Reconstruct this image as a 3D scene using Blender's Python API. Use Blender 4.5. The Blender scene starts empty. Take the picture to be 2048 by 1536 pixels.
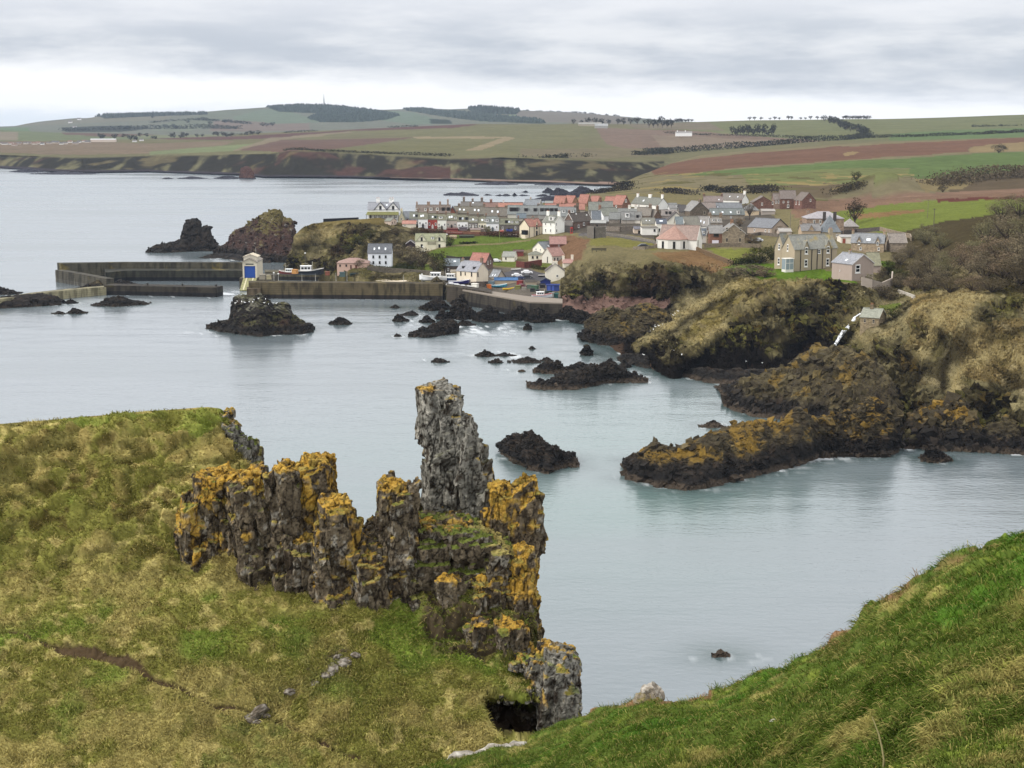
import bpy, math, random
import numpy as np
C = bpy.context.scene
# ------------------------------------------------------------------ camera, sky, sun, exposure
F, H = 3000.0, 70.0                       # focal length in photograph pixels (2048 wide), eye height above the sea
PIT = math.atan((768 - 240) / F)          # the eye-level horizon lies at row 240
sP, cP = math.sin(PIT), math.cos(PIT)
cam = bpy.data.cameras.new('camera'); cam.sensor_width = 36; cam.lens = F / 2048 * 36
cam.clip_start = 0.5; cam.clip_end = 40000
cob = bpy.data.objects.new('camera', cam); C.collection.objects.link(cob)
cob.location = (0, 0, H); cob.rotation_euler = (math.pi / 2 - PIT, 0, 0); C.camera = cob
C.view_settings.view_transform = 'Standard'; C.view_settings.look = 'None'
C.view_settings.exposure = 0.2; C.view_settings.gamma = 1
C.render.resolution_x, C.render.resolution_y = 1024, 768
SUN_EL, SUN_AZ = 42, -108                 # degrees; the veiled sun stands to the left of the camera and a little behind it
SKY = 1.32                               # brightness of the overcast dome well above the horizon
HAZE = 3.3e-5                             # density of the sea air

def N(nt, typ, **kw):
    n = nt.nodes.new(typ)
    for k, v in kw.items():
        if k == 'ins':
            for i, x in v.items():
                if isinstance(x, tuple) and len(x) == 2 and hasattr(x[0], 'outputs'): nt.links.new(x[0].outputs[x[1]], n.inputs[i])
                elif hasattr(x, 'outputs'): nt.links.new(x.outputs[0], n.inputs[i])
                else: n.inputs[i].default_value = x
        else: setattr(n, k, v)
    return n
def M(nt, op, a, b=0.0, c=None):
    ins = {0: a, 1: b}
    if c is not None: ins[2] = c
    return N(nt, 'ShaderNodeMath', operation=op, ins=ins)
def smooth(nt, x, lo, hi):
    return N(nt, 'ShaderNodeMapRange', interpolation_type='SMOOTHSTEP', ins={0: x, 1: lo, 2: hi, 3: 0.0, 4: 1.0})
def mixc(nt, f, a, b, bt='MIX'):
    n = nt.nodes.new('ShaderNodeMix'); n.data_type = 'RGBA'; n.blend_type = bt
    for i, x in ((0, f), (6, a), (7, b)):
        if isinstance(x, tuple) and hasattr(x[0], 'outputs'): nt.links.new(x[0].outputs[x[1]], n.inputs[i])
        elif hasattr(x, 'outputs'): nt.links.new(x.outputs[0 if x.bl_idname != 'ShaderNodeMix' else 2], n.inputs[i])
        else: n.inputs[i].default_value = x if i == 0 else (*x[:3], 1)
    return n
def lin(h):
    h = h.lstrip('#'); v = np.array([int(h[i:i + 2], 16) for i in (0, 2, 4)]) / 255
    return np.where(v <= .04045, v / 12.92, ((v + .055) / 1.055) ** 2.4)

w = bpy.data.worlds.new('World'); C.world = w; w.use_nodes = True
nt = w.node_tree; nt.nodes.clear()
tc = N(nt, 'ShaderNodeTexCoord'); sx = N(nt, 'ShaderNodeSeparateXYZ', ins={0: (tc, 'Generated')})
X_, Y_, Z_ = (sx, 0), (sx, 1), (sx, 2)
hor = M(nt, 'SQRT', M(nt, 'ADD', M(nt, 'MULTIPLY', X_, X_), M(nt, 'MULTIPLY', Y_, Y_)))
el = M(nt, 'DIVIDE', Z_, M(nt, 'MAXIMUM', hor, 0.001))            # tangent of the elevation
az = N(nt, 'ShaderNodeMath', operation='ARCTAN2', ins={0: X_, 1: Y_})
v1 = N(nt, 'ShaderNodeCombineXYZ', ins={0: M(nt, 'MULTIPLY', az, 14.0), 1: M(nt, 'MULTIPLY', el, 56.0), 2: 3.3})
n1 = N(nt, 'ShaderNodeTexNoise', ins={'Vector': v1, 'Scale': 1.0, 'Detail': 9.0, 'Roughness': .62})
v2 = N(nt, 'ShaderNodeCombineXYZ', ins={0: M(nt, 'MULTIPLY', az, 9.0), 1: M(nt, 'MULTIPLY', el, 46.0), 2: 9.1})
n2 = N(nt, 'ShaderNodeTexNoise', ins={'Vector': v2, 'Scale': 1.0, 'Detail': 9.0, 'Roughness': .6})
wob = M(nt, 'MULTIPLY', M(nt, 'SUBTRACT', (n1, 0), 0.5), 0.021)
elw = M(nt, 'ADD', el, wob)
azc = N(nt, 'ShaderNodeClamp', ins={0: az, 1: -0.5, 2: 0.5})
edge = M(nt, 'MULTIPLY_ADD', azc, -0.038, 0.0225)                  # underside of the grey deck: high on the left, low on the right
deck = smooth(nt, M(nt, 'SUBTRACT', elw, edge), -0.006, 0.009)
top = smooth(nt, elw, 0.045, 0.085)
low = smooth(nt, elw, 0.0, 0.012)
left = smooth(nt, az, 0.05, -0.30)
WHITE, GREY, TOPC, BLUE = (.90, .905, .915), (.47, .51, .575), (.72, .735, .78), (.66, .72, .79)
c0 = mixc(nt, M(nt, 'MULTIPLY', left, M(nt, 'SUBTRACT', 1.0, low)), WHITE, BLUE)
gvar = mixc(nt, smooth(nt, (n2, 0), .35, .7), GREY, (.68, .70, .735))
c1 = mixc(nt, deck, c0, gvar)
c2 = mixc(nt, M(nt, 'MULTIPLY', top, .85), c1, TOPC)
streak = smooth(nt, (n2, 0), .40, .75)
c2 = mixc(nt, M(nt, 'MULTIPLY', streak, .20), c2, (.82, .825, .845))
high = smooth(nt, el, 0.082, 0.20)
c3 = mixc(nt, high, c2, (SKY * .975, SKY * .99, SKY * 1.02))
nish = N(nt, 'ShaderNodeTexSky', sky_type='NISHITA', sun_disc=False, sun_elevation=math.radians(SUN_EL), sun_rotation=math.radians(SUN_AZ))
bg1 = N(nt, 'ShaderNodeBackground', ins={0: (c3, 2), 1: 1.0})
bg2 = N(nt, 'ShaderNodeBackground', ins={0: nish, 1: 0.006})
N(nt, 'ShaderNodeOutputWorld', ins={0: N(nt, 'ShaderNodeAddShader', ins={0: bg1, 1: bg2})})

sl = bpy.data.lights.new('sun', 'SUN'); sl.energy = 2.3; sl.angle = math.radians(12); sl.color = (1, .96, .9)
so = bpy.data.objects.new('sun', sl); C.collection.objects.link(so)
so.rotation_euler = (math.radians(90 - SUN_EL), 0, math.radians(180 - SUN_AZ) )
so.location = (200, 500, 900)

# ------------------------------------------------------------------ camera rays -> world points
def PYv(px, py, Y):
    a = (np.asarray(px, float) - 1024) / F; b = (768 - np.asarray(py, float)) / F
    s = np.asarray(Y, float) / (cP + b * sP)
    return np.stack(np.broadcast_arrays(a * s, np.asarray(Y, float), H + s * (-sP + b * cP)), -1)
def YofZ(py, z):
    b = (768 - np.asarray(py, float)) / F
    return (np.asarray(z, float) - H) / (-sP + b * cP) * (cP + b * sP)
def PXZ(px, z, Y):
    q = (np.asarray(z, float) - H) / np.asarray(Y, float)
    b = (q * cP + sP) / (cP - q * sP)
    return PYv(px, 768 - b * F, Y)
def proj(P):
    P = np.asarray(P, float); x, y, z = P[..., 0], P[..., 1], P[..., 2] - H
    f = y * cP - z * sP; u = y * sP + z * cP
    return 1024 + F * x / f, 768 - F * u / f

# ------------------------------------------------------------------ noise
def _h(ix, iy, iz, s):
    v = np.sin(ix * 127.1 + iy * 311.7 + iz * 74.7 + s * 19.19) * 43758.5453
    return v - np.floor(v)
def vn(P, s=0):
    i = np.floor(P); f = P - i; f = f * f * (3 - 2 * f)
    x, y, z = i[..., 0], i[..., 1], i[..., 2]; r = 0
    for dx in (0, 1):
        wx = f[..., 0] if dx else 1 - f[..., 0]
        for dy in (0, 1):
            wy = f[..., 1] if dy else 1 - f[..., 1]
            for dz in (0, 1):
                r = r + wx * wy * (f[..., 2] if dz else 1 - f[..., 2]) * _h(x + dx, y + dy, z + dz, s)
    return r * 2 - 1
ROT = np.array([[.8, .6, 0], [-.48, .64, .6], [.36, -.48, .8]])
def fbm(P, sc, o=4, s=0, g=.5):
    P = P / sc; a, r, t = 1.0, 0, 0
    for k in range(o):
        r = r + a * vn(P, s + k); t += a; a *= g; P = P @ ROT * 2.03
    return r / t
def ridge(P, sc, o=4, s=0):
    P = P / sc; a, r, t = 1.0, 0, 0
    for k in range(o):
        r = r + a * (1 - 2 * np.abs(vn(P, s + k))); t += a; a *= .5; P = P @ ROT * 2.1
    return r / t
def worley(P, s=0):
    i = np.floor(P); f1 = np.full(P.shape[:-1], 9.); f2 = f1.copy(); cid = np.zeros_like(f1)
    for dx in (-1, 0, 1):
        for dy in (-1, 0, 1):
            for dz in (-1, 0, 1):
                x, y, z = i[..., 0] + dx, i[..., 1] + dy, i[..., 2] + dz
                d = (x + _h(x, y, z, s) - P[..., 0]) ** 2 + (y + _h(x, y, z, s + 5) - P[..., 1]) ** 2 + (z + _h(x, y, z, s + 9) - P[..., 2]) ** 2
                m = d < f1
                f2 = np.where(m, f1, np.minimum(f2, d)); cid = np.where(m, _h(x, y, z, s + 13), cid); f1 = np.where(m, d, f1)
    return np.sqrt(f1), np.sqrt(f2), cid
def facets(P, s=0, tilt=.5):
    """cells with a flat, tilted face each: (height, distance to the joint, cell value)"""
    i = np.floor(P); f1 = np.full(P.shape[:-1], 9.); f2 = f1.copy(); cid = np.zeros_like(f1); h = np.zeros_like(f1)
    for dx in (-1, 0, 1):
        for dy in (-1, 0, 1):
            for dz in (-1, 0, 1):
                x, y, z = i[..., 0] + dx, i[..., 1] + dy, i[..., 2] + dz; v = _h(x, y, z, s + 13)
                ex, ey, ez = P[..., 0] - x - _h(x, y, z, s), P[..., 1] - y - _h(x, y, z, s + 5), P[..., 2] - z - _h(x, y, z, s + 9); d = ex * ex + ey * ey + ez * ez; m = d < f1
                f2 = np.where(m, f1, np.minimum(f2, d)); cid = np.where(m, v, cid); f1 = np.where(m, d, f1)
                h = np.where(m, (v - .5) + tilt * (ex * (_h(x, y, z, s + 21) - .5) + ey * (_h(x, y, z, s + 22) - .5) + ez * (_h(x, y, z, s + 23) - .5)) * 2, h)
    return h, np.sqrt(f2) - np.sqrt(f1), cid
def sstep(x, lo, hi):
    t = np.clip((x - lo) / (hi - lo), 0, 1); return t * t * (3 - 2 * t)
def lerp(a, b, t):
    t = np.asarray(t)[..., None] if np.ndim(t) and np.ndim(a + b) > np.ndim(t) or (np.ndim(t) and np.ndim(b) == 1) else t
    return a + (b - a) * t
def inpoly(poly, x, y):
    p = np.array(poly, float); r = np.zeros(x.shape, bool); j = len(p) - 1
    for i in range(len(p)):
        (xi, yi), (xj, yj) = p[i], p[j]
        if yi != yj: r ^= ((yi > y) != (yj > y)) & (x < (xj - xi) * (y - yi) / (yj - yi) + xi)
        j = i
    return r
def dline(poly, x, y):
    d = np.full(x.shape, 1e9)
    for (ax, ay), (bx, by) in zip(poly[:-1], poly[1:]):
        vx, vy = bx - ax, by - ay; t = np.clip(((x - ax) * vx + (y - ay) * vy) / (vx * vx + vy * vy + 1e-9), 0, 1)
        d = np.minimum(d, np.hypot(x - ax - t * vx, y - ay - t * vy))
    return d
def ev(poly, px):
    p = np.array(poly, float); return np.interp(px, p[:, 0], p[:, 1])

# ------------------------------------------------------------------ objects
def tag(o, label=None, cat=None, group=None, kind=None):
    for k, v in (('label', label), ('category', cat), ('group', group), ('kind', kind)):
        if v: o[k] = v
    return o
def link(name, me, mat=None, parent=None):
    o = bpy.data.objects.new(name, me); C.collection.objects.link(o)
    if mat is not None and me is not None and not me.materials:
        for m in (mat if isinstance(mat, (list, tuple)) else [mat]): me.materials.append(m)
    if parent: o.parent = parent
    return o
def empty(name, loc, rz=0):
    o = bpy.data.objects.new(name, None); C.collection.objects.link(o); o.location = loc; o.rotation_euler.z = rz
    o.empty_display_size = .5
    return o
def npmesh(name, V, Fc, col=None, sm=False, attrs=None):
    V = np.asarray(V, np.float32).reshape(-1, 3); Fc = np.asarray(Fc, np.int32); k = Fc.shape[1]
    me = bpy.data.meshes.new(name); me.vertices.add(len(V)); me.vertices.foreach_set('co', V.ravel())
    me.loops.add(Fc.size); me.loops.foreach_set('vertex_index', Fc.ravel())
    me.polygons.add(len(Fc)); me.polygons.foreach_set('loop_start', np.arange(0, Fc.size, k, dtype=np.int32))
    me.polygons.foreach_set('use_smooth', np.full(len(Fc), sm))
    if col is not None:
        a = me.color_attributes.new('Col', 'FLOAT_COLOR', 'POINT')
        cc = np.ones((len(V), 4), np.float32); cc[:, :3] = np.asarray(col).reshape(-1, 3); a.data.foreach_set('color', cc.ravel())
    for n, v in (attrs or {}).items():
        a = me.attributes.new(n, 'FLOAT', 'POINT'); a.data.foreach_set('value', np.asarray(v, np.float32).ravel())
    me.update(calc_edges=True)
    return me
def gfaces(R, K, wrap=False):
    r, c = np.meshgrid(np.arange(R - 1), np.arange(K if wrap else K - 1), indexing='ij'); d = (c + 1) % K
    return np.stack([r * K + c, (r + 1) * K + c, (r + 1) * K + d, r * K + d], -1).reshape(-1, 4)
def gnorm(P):
    dr = np.gradient(P, axis=0); dc = np.gradient(P, axis=1); n = np.cross(dr, dc)
    return n / (np.linalg.norm(n, axis=-1, keepdims=True) + 1e-9)

# ------------------------------------------------------------------ materials
GA = .50                                   # photographed ground colour -> surface colour under this sky
def g(h): return lin(h) * GA
GN = 1.0
def gn(h): return lin(h) * GN               # near turf and rock
_mats = {}
def attr_mat(name, s1, s2, a1=.5, a2=.4, bump=.3, bs=1.0, rough=.95, spec=.15):
    """vertex colour broken up by two scales of noise, with a bump; everything in metres on the object"""
    m = bpy.data.materials.new(name); m.use_nodes = True; nt = m.node_tree; b = nt.nodes['Principled BSDF']
    at = N(nt, 'ShaderNodeVertexColor', layer_name='Col'); tc = N(nt, 'ShaderNodeTexCoord')
    f1 = N(nt, 'ShaderNodeTexNoise', ins={'Vector': (tc, 'Object'), 'Scale': 1 / s1, 'Detail': 4.0, 'Roughness': .6})
    f2 = N(nt, 'ShaderNodeTexNoise', ins={'Vector': (tc, 'Object'), 'Scale': 1 / s2, 'Detail': 5.0, 'Roughness': .65})
    k = M(nt, 'MULTIPLY', M(nt, 'MULTIPLY_ADD', (f1, 0), a1 * 2, 1 - a1), M(nt, 'MULTIPLY_ADD', (f2, 0), a2 * 2, 1 - a2))
    kc = N(nt, 'ShaderNodeCombineXYZ', ins={0: k, 1: k, 2: k})
    c = mixc(nt, 1.0, (at, 0), kc, 'MULTIPLY')
    nt.links.new(c.outputs[2], b.inputs['Base Color'])
    b.inputs['Roughness'].default_value = rough; b.inputs['Specular IOR Level'].default_value = spec
    if bump:
        bp = N(nt, 'ShaderNodeBump', ins={'Strength': bump, 'Distance': bs, 'Height': (f2, 0)})
        nt.links.new(bp.outputs[0], b.inputs['Normal'])
    return m
def flat_mat(hexc, kind='plain', k=1.0):
    key = (hexc, kind, k)
    if key in _mats: return _mats[key]
    m = bpy.data.materials.new(kind + '_' + hexc.strip('#')); m.use_nodes = True; nt = m.node_tree; b = nt.nodes['Principled BSDF']
    c = lin(hexc) * k; tc = N(nt, 'ShaderNodeTexCoord')
    sc, amp, rough = {'plain': (.8, .12, .7), 'wall': (.45, .16, .9), 'pier': (.35, .6, .95), 'mossroof': (.9, .35, .85), 'stone': (1.6, .55, .95), 'roof': (.9, .38, .8), 'glass': (.5, .1, .08), 'metal': (1, .15, .35), 'paint': (1, .08, .3), 'twig': (.5, .4, 1)}[kind]
    n = N(nt, 'ShaderNodeTexNoise', ins={'Vector': (tc, 'Object'), 'Scale': sc, 'Detail': 6.0, 'Roughness': .7})
    k2 = M(nt, 'MULTIPLY_ADD', (n, 0), amp * 2, 1 - amp)
    kc = N(nt, 'ShaderNodeCombineXYZ', ins={0: k2, 1: k2, 2: k2})
    mc = mixc(nt, 1.0, tuple(c), kc, 'MULTIPLY'); last = mc
    if kind in ('stone', 'roof', 'mossroof'):          # courses of stone / slates
        vo = N(nt, 'ShaderNodeTexVoronoi', ins={'Vector': N(nt, 'ShaderNodeVectorMath', operation='MULTIPLY', ins={0: (tc, 'Object'), 1: (1.6, 1.6, 3.0) if kind == 'stone' else (2.2, 2.2, 2.2)}), 'Scale': 1.0})
        vb = M(nt, 'MULTIPLY_ADD', N(nt, 'ShaderNodeSeparateColor', ins={0: (vo, 'Color')}), .5 if kind == 'stone' else .3, .75 if kind == 'stone' else .85)
        last = mixc(nt, 1.0, last, N(nt, 'ShaderNodeCombineXYZ', ins={0: vb, 1: vb, 2: vb}), 'MULTIPLY')
    if kind in ('wall', 'pier'):                     # rain streaks that run down render
        st = N(nt, 'ShaderNodeTexNoise', ins={'Vector': N(nt, 'ShaderNodeVectorMath', operation='MULTIPLY', ins={0: (tc, 'Object'), 1: (1.4, 1.4, .12) if kind == 'wall' else (.5, .5, .10)}), 'Scale': 1.0, 'Detail': 3.0})
        sb = M(nt, 'MULTIPLY_ADD', smooth(nt, (st, 0), .5, .75) if kind == 'wall' else smooth(nt, (st, 0), .42, .62), -.07 if kind == 'wall' else -.6, 1.0 if kind == 'wall' else 1.08)
        last = mixc(nt, 1.0, last, N(nt, 'ShaderNodeCombineXYZ', ins={0: sb, 1: sb, 2: sb}), 'MULTIPLY')
    if kind == 'mossroof':
        l2 = N(nt, 'ShaderNodeTexNoise', ins={'Vector': (tc, 'Object'), 'Scale': .22, 'Detail': 6.0, 'Roughness': .6}); last = mixc(nt, M(nt, 'MULTIPLY', smooth(nt, (l2, 0), .50, .66), .7), last, (.30, .22, .045))
    if kind == 'pier':                     # stone courses and patches of yellow lichen
        sz = N(nt, 'ShaderNodeSeparateXYZ', ins={0: (tc, 'Object')}); ln = N(nt, 'ShaderNodeMath', operation='FRACT', ins={0: M(nt, 'MULTIPLY', (sz, 2), 1.25)})
        lb = M(nt, 'MULTIPLY_ADD', M(nt, 'LESS_THAN', ln, .16), -.28, 1.0); last = mixc(nt, 1.0, last, N(nt, 'ShaderNodeCombineXYZ', ins={0: lb, 1: lb, 2: lb}), 'MULTIPLY')
        l2 = N(nt, 'ShaderNodeTexNoise', ins={'Vector': (tc, 'Object'), 'Scale': .09, 'Detail': 6.0, 'Roughness': .65}); lf = M(nt, 'MULTIPLY', smooth(nt, (l2, 0), .56, .72), smooth(nt, (sz, 2), 2.5, 5.0))
        last = mixc(nt, M(nt, 'MULTIPLY', lf, .75), last, (.20, .15, .035))
    nt.links.new(last.outputs[2], b.inputs['Base Color'])
    b.inputs['Roughness'].default_value = rough; b.inputs['Specular IOR Level'].default_value = .5 if kind in ('glass', 'paint', 'metal') else .2
    _mats[key] = m
    return m
MT_FAR = attr_mat('far_ground', 60, 9, .30, .45, 0, 1, 1, 0.0)
MT_MID = attr_mat('headland_ground', 9, 1.2, .35, .8, 1.0, .9, 1, 0.0)
MT_NEAR = attr_mat('turf', 2.2, .22, .35, .6, .7, .08, 1, .05)
MT_ROCK = attr_mat('rock', 1.3, .16, .35, .85, 1.0, .10, .9, .15)
MT_SEAROCK = attr_mat('sea_rock', 3.5, .7, .4, .85, 1.0, .5, .85, .15)
MT_BLADE = attr_mat('grass_blades', 1.2, .3, .25, .2, 0, 1, 1, 0.0)

# ------------------------------------------------------------------ sheets of ground
class Sheet:
    """grid of world points whose columns follow the camera's sight lines; knows where each pixel of the photograph lies"""
    def __init__(s, P, cols): s.P, s.cols = P, cols; s.pj = proj(P)[1]
    def at(s, px, py):
        i = int(np.argmin(np.abs(s.cols - px)))
        col = s.pj[:, i]; k = None
        for r in range(len(col) - 2, -1, -1):              # from the near end upwards
            if (col[r] - py) * (col[r + 1] - py) <= 0 and col[r] != col[r + 1]: k = r; break
        if k is None: k = int(np.argmin(np.abs(col - py))); p = s.P[k, i].copy()
        else:
            t = (py - col[k]) / (col[k + 1] - col[k]); p = s.P[k, i] + (s.P[k + 1, i] - s.P[k, i]) * t
        return p + np.array([(px - s.cols[i]) / F * p[1], 0, 0])
def paint(base, px, py, polys, wob=2.0, P=None, sc=20):
    col = np.empty(px.shape + (3,)); col[:] = base
    if P is not None: px = px + wob * fbm(P, sc, 3, 71); py = py + wob * .5 * fbm(P, sc, 3, 72)
    for poly, hx in polys: col[inpoly(poly, px, py)] = g(hx)
    return col
def tps(ctrl, px, py):
    c = np.array(ctrl, float); X = c[:, :2] / 300; v = np.log(c[:, 2]); n = len(c)
    def K(a, b):
        d = ((a[:, None, :] - b[None]) ** 2).sum(-1); return .5 * d * np.log(d + 1e-9)
    A = np.zeros((n + 3, n + 3)); A[:n, :n] = K(X, X) + np.eye(n) * 2e-3; A[:n, n] = 1; A[:n, n + 1:] = X; A[n:, :n] = A[:n, n:].T
    s = np.linalg.solve(A, np.r_[v, 0, 0, 0]); q = np.stack([px.ravel(), py.ravel()], -1) / 300; out = np.empty(len(q))
    for i in range(0, len(q), 20000):
        k = q[i:i + 20000]; out[i:i + 20000] = K(k, X) @ s[:n] + s[n] + k @ s[n + 1:]
    return np.exp(out).reshape(px.shape)
def skirt(P, back, front):
    b = [P[0] + np.array([0, dy, dz]) for dy, dz in back]; f = [P[-1] + np.array([0, dy, dz]) for dy, dz in front]
    return np.concatenate([np.array(b).reshape(-1, *P.shape[1:]), P, np.array(f).reshape(-1, *P.shape[1:])], 0)
# ================================================================== far land
def curve(cols, c):
    k, pts = c[0], np.array(c[1], float)
    a = np.interp(cols, pts[:, 0], pts[:, 1])
    if k == 'W': return PYv(cols, a, YofZ(a, c[2] if len(c) > 2 else 0.0))
    b = np.interp(cols, pts[:, 0], pts[:, 2])
    return PYv(cols, a, b) if k == 'Y' else PXZ(cols, a, b)
def loft(cols, curves, rows):
    K = [curve(cols, c) for c in curves]; out = []
    for i, n in enumerate(rows):
        t = np.linspace(0, 1, n, endpoint=False)[:, None, None]; out.append(K[i][None] * (1 - t) + K[i + 1][None] * t)
    return np.concatenate(out + [K[-1][None]], 0)
def smoothrows(P, it):
    for _ in range(it): P[1:-1, :, 1:] = .5 * P[1:-1, :, 1:] + .25 * (P[:-2, :, 1:] + P[2:, :, 1:])
    return P
def ground(name, P, col, mat, kind='structure', sm=True):
    o = link(name, npmesh(name, P, gfaces(*P.shape[:2]), col, sm), mat); return tag(o, kind=kind)

# --- the far hills
cols = np.arange(-220, 1640, 3.0)
SIL0 = [(-220, 256), (0, 253), (30, 252), (55, 247), (80, 243), (150, 236), (175, 236), (220, 229), (350, 227), (400, 224), (450, 219), (540, 213), (600, 209), (650, 209), (690, 211), (720, 216), (760, 219), (840, 216), (900, 217), (960, 214), (1000, 217), (1060, 221), (1150, 224), (1250, 233), (1350, 242), (1500, 248), (1640, 252)]
P0 = loft(cols, [('Z', [(-220, 20, 6500), (1640, 20, 6500)]), ('Y', [(x, y, 6000 - max(0, x - 800) * 1.2) for x, y in SIL0]),
                 ('Y', [(-220, 262, 4800), (0, 260, 4800), (300, 248, 4900), (600, 238, 5000), (900, 240, 4700), (1200, 243, 4300), (1640, 254, 4200)]),
                 ('Y', [(-220, 268, 3900), (350, 272, 3900), (1000, 266, 3800), (1640, 268, 3800)])], [3, 34, 24])
P0 = smoothrows(P0, 2); P0[1:, :, 2] += 3 * fbm(P0[1:] * [1, 1, 0], 500, 3, 5); px0, py0 = proj(P0)
hillcol = paint(g('#7d806c'), px0, py0, [
    ([(0, 253), (200, 232), (350, 228), (330, 240), (200, 245), (100, 250)], '#848068'),
    ([(190, 231), (310, 228), (410, 225), (415, 229), (320, 232), (210, 236)], '#4d5244'),
    ([(430, 240), (620, 244), (620, 262), (420, 262)], '#8a7868'), ([(300, 262), (330, 246), (420, 238), (430, 250), (380, 262)], '#7f866c'),
    ([(460, 228), (560, 216), (640, 244), (560, 248), (470, 240)], '#76866a'), ([(700, 236), (770, 222), (830, 226), (905, 246), (820, 249), (760, 240)], '#74866c'),
    ([(330, 246), (470, 214), (530, 218), (440, 240), (360, 252)], '#787f66'), ([(955, 234), (1080, 226), (1130, 246), (960, 244)], '#7a8a68'),
    ([(1000, 220), (1180, 226), (1260, 236), (1260, 248), (1080, 244)], '#877e70'),
    ([(533, 206), (560, 203), (660, 203), (720, 211), (770, 222), (800, 231), (770, 239), (720, 244), (640, 244), (615, 236), (640, 226), (560, 224), (538, 217)], '#3c4836'),
    ([(805, 213), (850, 215), (880, 222), (960, 226), (1000, 232), (1080, 240), (1090, 248), (960, 243), (880, 232), (812, 221)], '#49503f'),
    ([(935, 213), (960, 206), (1000, 214), (1040, 221), (1030, 229), (950, 227)], '#454d3e'), ([(860, 238), (900, 240), (902, 248), (858, 247)], '#3f4a3c'),
    ([(0, 256), (60, 255), (60, 263), (0, 263)], '#6f8656'), ([(125, 254), (240, 251), (300, 256), (240, 264), (130, 265)], '#474c40')], 5, P0, 150)
hillcol = hillcol + (hillcol.mean(-1, keepdims=True) - hillcol) * .3; hillcol[:1] = hillcol[1]
HILLS = Sheet(P0, cols); ground('far_hills', P0, hillcol, MT_FAR)

# --- the fields above the far bay, down to its cliffs and beach
cols = np.arange(-220, 2320, 2.5)
TOP1 = [(-220, 262), (0, 259), (100, 264), (200, 266), (350, 270), (470, 267), (600, 263), (700, 259), (850, 251), (900, 249), (950, 247), (1100, 248), (1150, 246), (1200, 247), (1300, 246), (1400, 243), (1500, 240), (1600, 239), (1700, 238), (1760, 238), (1900, 234), (2048, 229), (2320, 221)]
WL1 = [(-220, 338), (0, 338), (60, 341), (100, 345), (200, 347), (300, 346), (420, 350), (480, 352), (530, 357), (600, 357), (700, 358), (850, 362), (900, 362), (1000, 366), (1100, 368), (1190, 372), (1300, 374), (2320, 374)]
CT1 = [(-220, 310, 2300), (0, 308, 2290), (150, 313, 2180), (300, 309, 2140), (480, 306, 2050), (540, 304, 2000), (580, 299, 1930), (640, 300, 1920), (700, 304, 1920), (900, 315, 1860), (1000, 312, 1830), (1100, 315, 1830), (1200, 319, 1850), (1280, 321, 1900), (1340, 318, 2050), (1500, 302, 2060), (1700, 287, 2060), (2320, 266, 2060)]
P1 = loft(cols, [('Z', [(-220, 5, 4300), (2320, 5, 4300)]), ('Y', [(x, y, 3400) for x, y in TOP1]),
                 ('Y', [(-220, 287, 2650), (500, 284, 2650), (1000, 281, 2600), (1300, 285, 2600), (1700, 268, 2600), (2320, 248, 2600)]),
                 ('Y', CT1), ('W', [(x, y - 4) for x, y in WL1], 2.2), ('W', WL1, -.6)], [3, 34, 30, 34, 5])
P1 = smoothrows(P1, 1); px1, py1 = proj(P1)
n1_ = gnorm(P1); cl = sstep(py1, ev([(a, b) for a, b, _ in CT1], px1) + 1, ev([(a, b) for a, b, _ in CT1], px1) + 6) * (px1 < 1330) * (P1[..., 2] > 1.5)
P1[..., 1] += cl * 16 * ridge(P1 * [1, .4, .5], 70, 4, 3) * (P1[..., 2] > 2.6); P1[..., 2] += (1 - cl) * 1.2 * fbm(P1 * [1, 1, 0], 220, 3, 8)
px1, py1 = proj(P1)
c1_ = paint(g('#807a55'), px1, py1, [
    ([(0, 282), (300, 286), (470, 282), (420, 303), (150, 310), (80, 308), (0, 305)], '#8d7a62'),
    ([(-220, 262), (0, 259), (330, 272), (320, 279), (0, 282), (-220, 285)], '#7d8562'), ([(-220, 266), (36, 264), (36, 280), (-220, 282)], '#968a74'),
    ([(120, 263), (300, 268), (330, 273), (220, 274), (130, 270)], '#7a6458'), ([(240, 272), (360, 268), (470, 262), (520, 263), (430, 276), (330, 279)], '#868a68'),
    ([(300, 303), (430, 292), (562, 283), (545, 290), (470, 302), (300, 309)], '#879062'),
    ([(470, 300), (555, 280), (830, 275), (690, 296), (560, 304)], '#7c6254'),
    ([(290, 277), (480, 272), (880, 250), (960, 248), (905, 256), (700, 262), (560, 277), (440, 281)], '#72544c'),
    ([(700, 263), (905, 256), (1060, 249), (1200, 250), (1240, 262), (1100, 290), (1080, 310), (900, 312), (700, 302), (690, 296), (840, 276)], '#807c54'),
    ([(840, 278), (1000, 277), (925, 299), (700, 300)], '#7f7a50'),
    ([(825, 274), (1012, 273), (1030, 276), (965, 300), (928, 302), (1002, 277), (830, 277)], '#a2906c'),
    ([(540, 276), (700, 263), (706, 265), (560, 280), (470, 302), (462, 302)], '#94866a'),
    ([(1190, 256), (1350, 260), (1500, 270), (1660, 283), (1400, 297), (1290, 304), (1215, 290)], '#8b7462'),
    ([(1300, 270), (1430, 275), (1640, 284), (1400, 297), (1330, 300)], '#95826c'),
    ([(1040, 298), (1300, 296), (1330, 312), (1200, 317), (1040, 312)], '#867a5c'),
    ([(1350, 246), (1700, 238), (2320, 222), (2320, 262), (1740, 280), (1660, 282), (1440, 267), (1350, 258)], '#7e8054'),
    ([(1780, 268), (1950, 258), (2320, 250), (2320, 266), (1780, 282)], '#6f8350'), ([(1250, 246), (1420, 246), (1450, 262), (1270, 256)], '#867a62')], 4, P1, 90)
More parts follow.
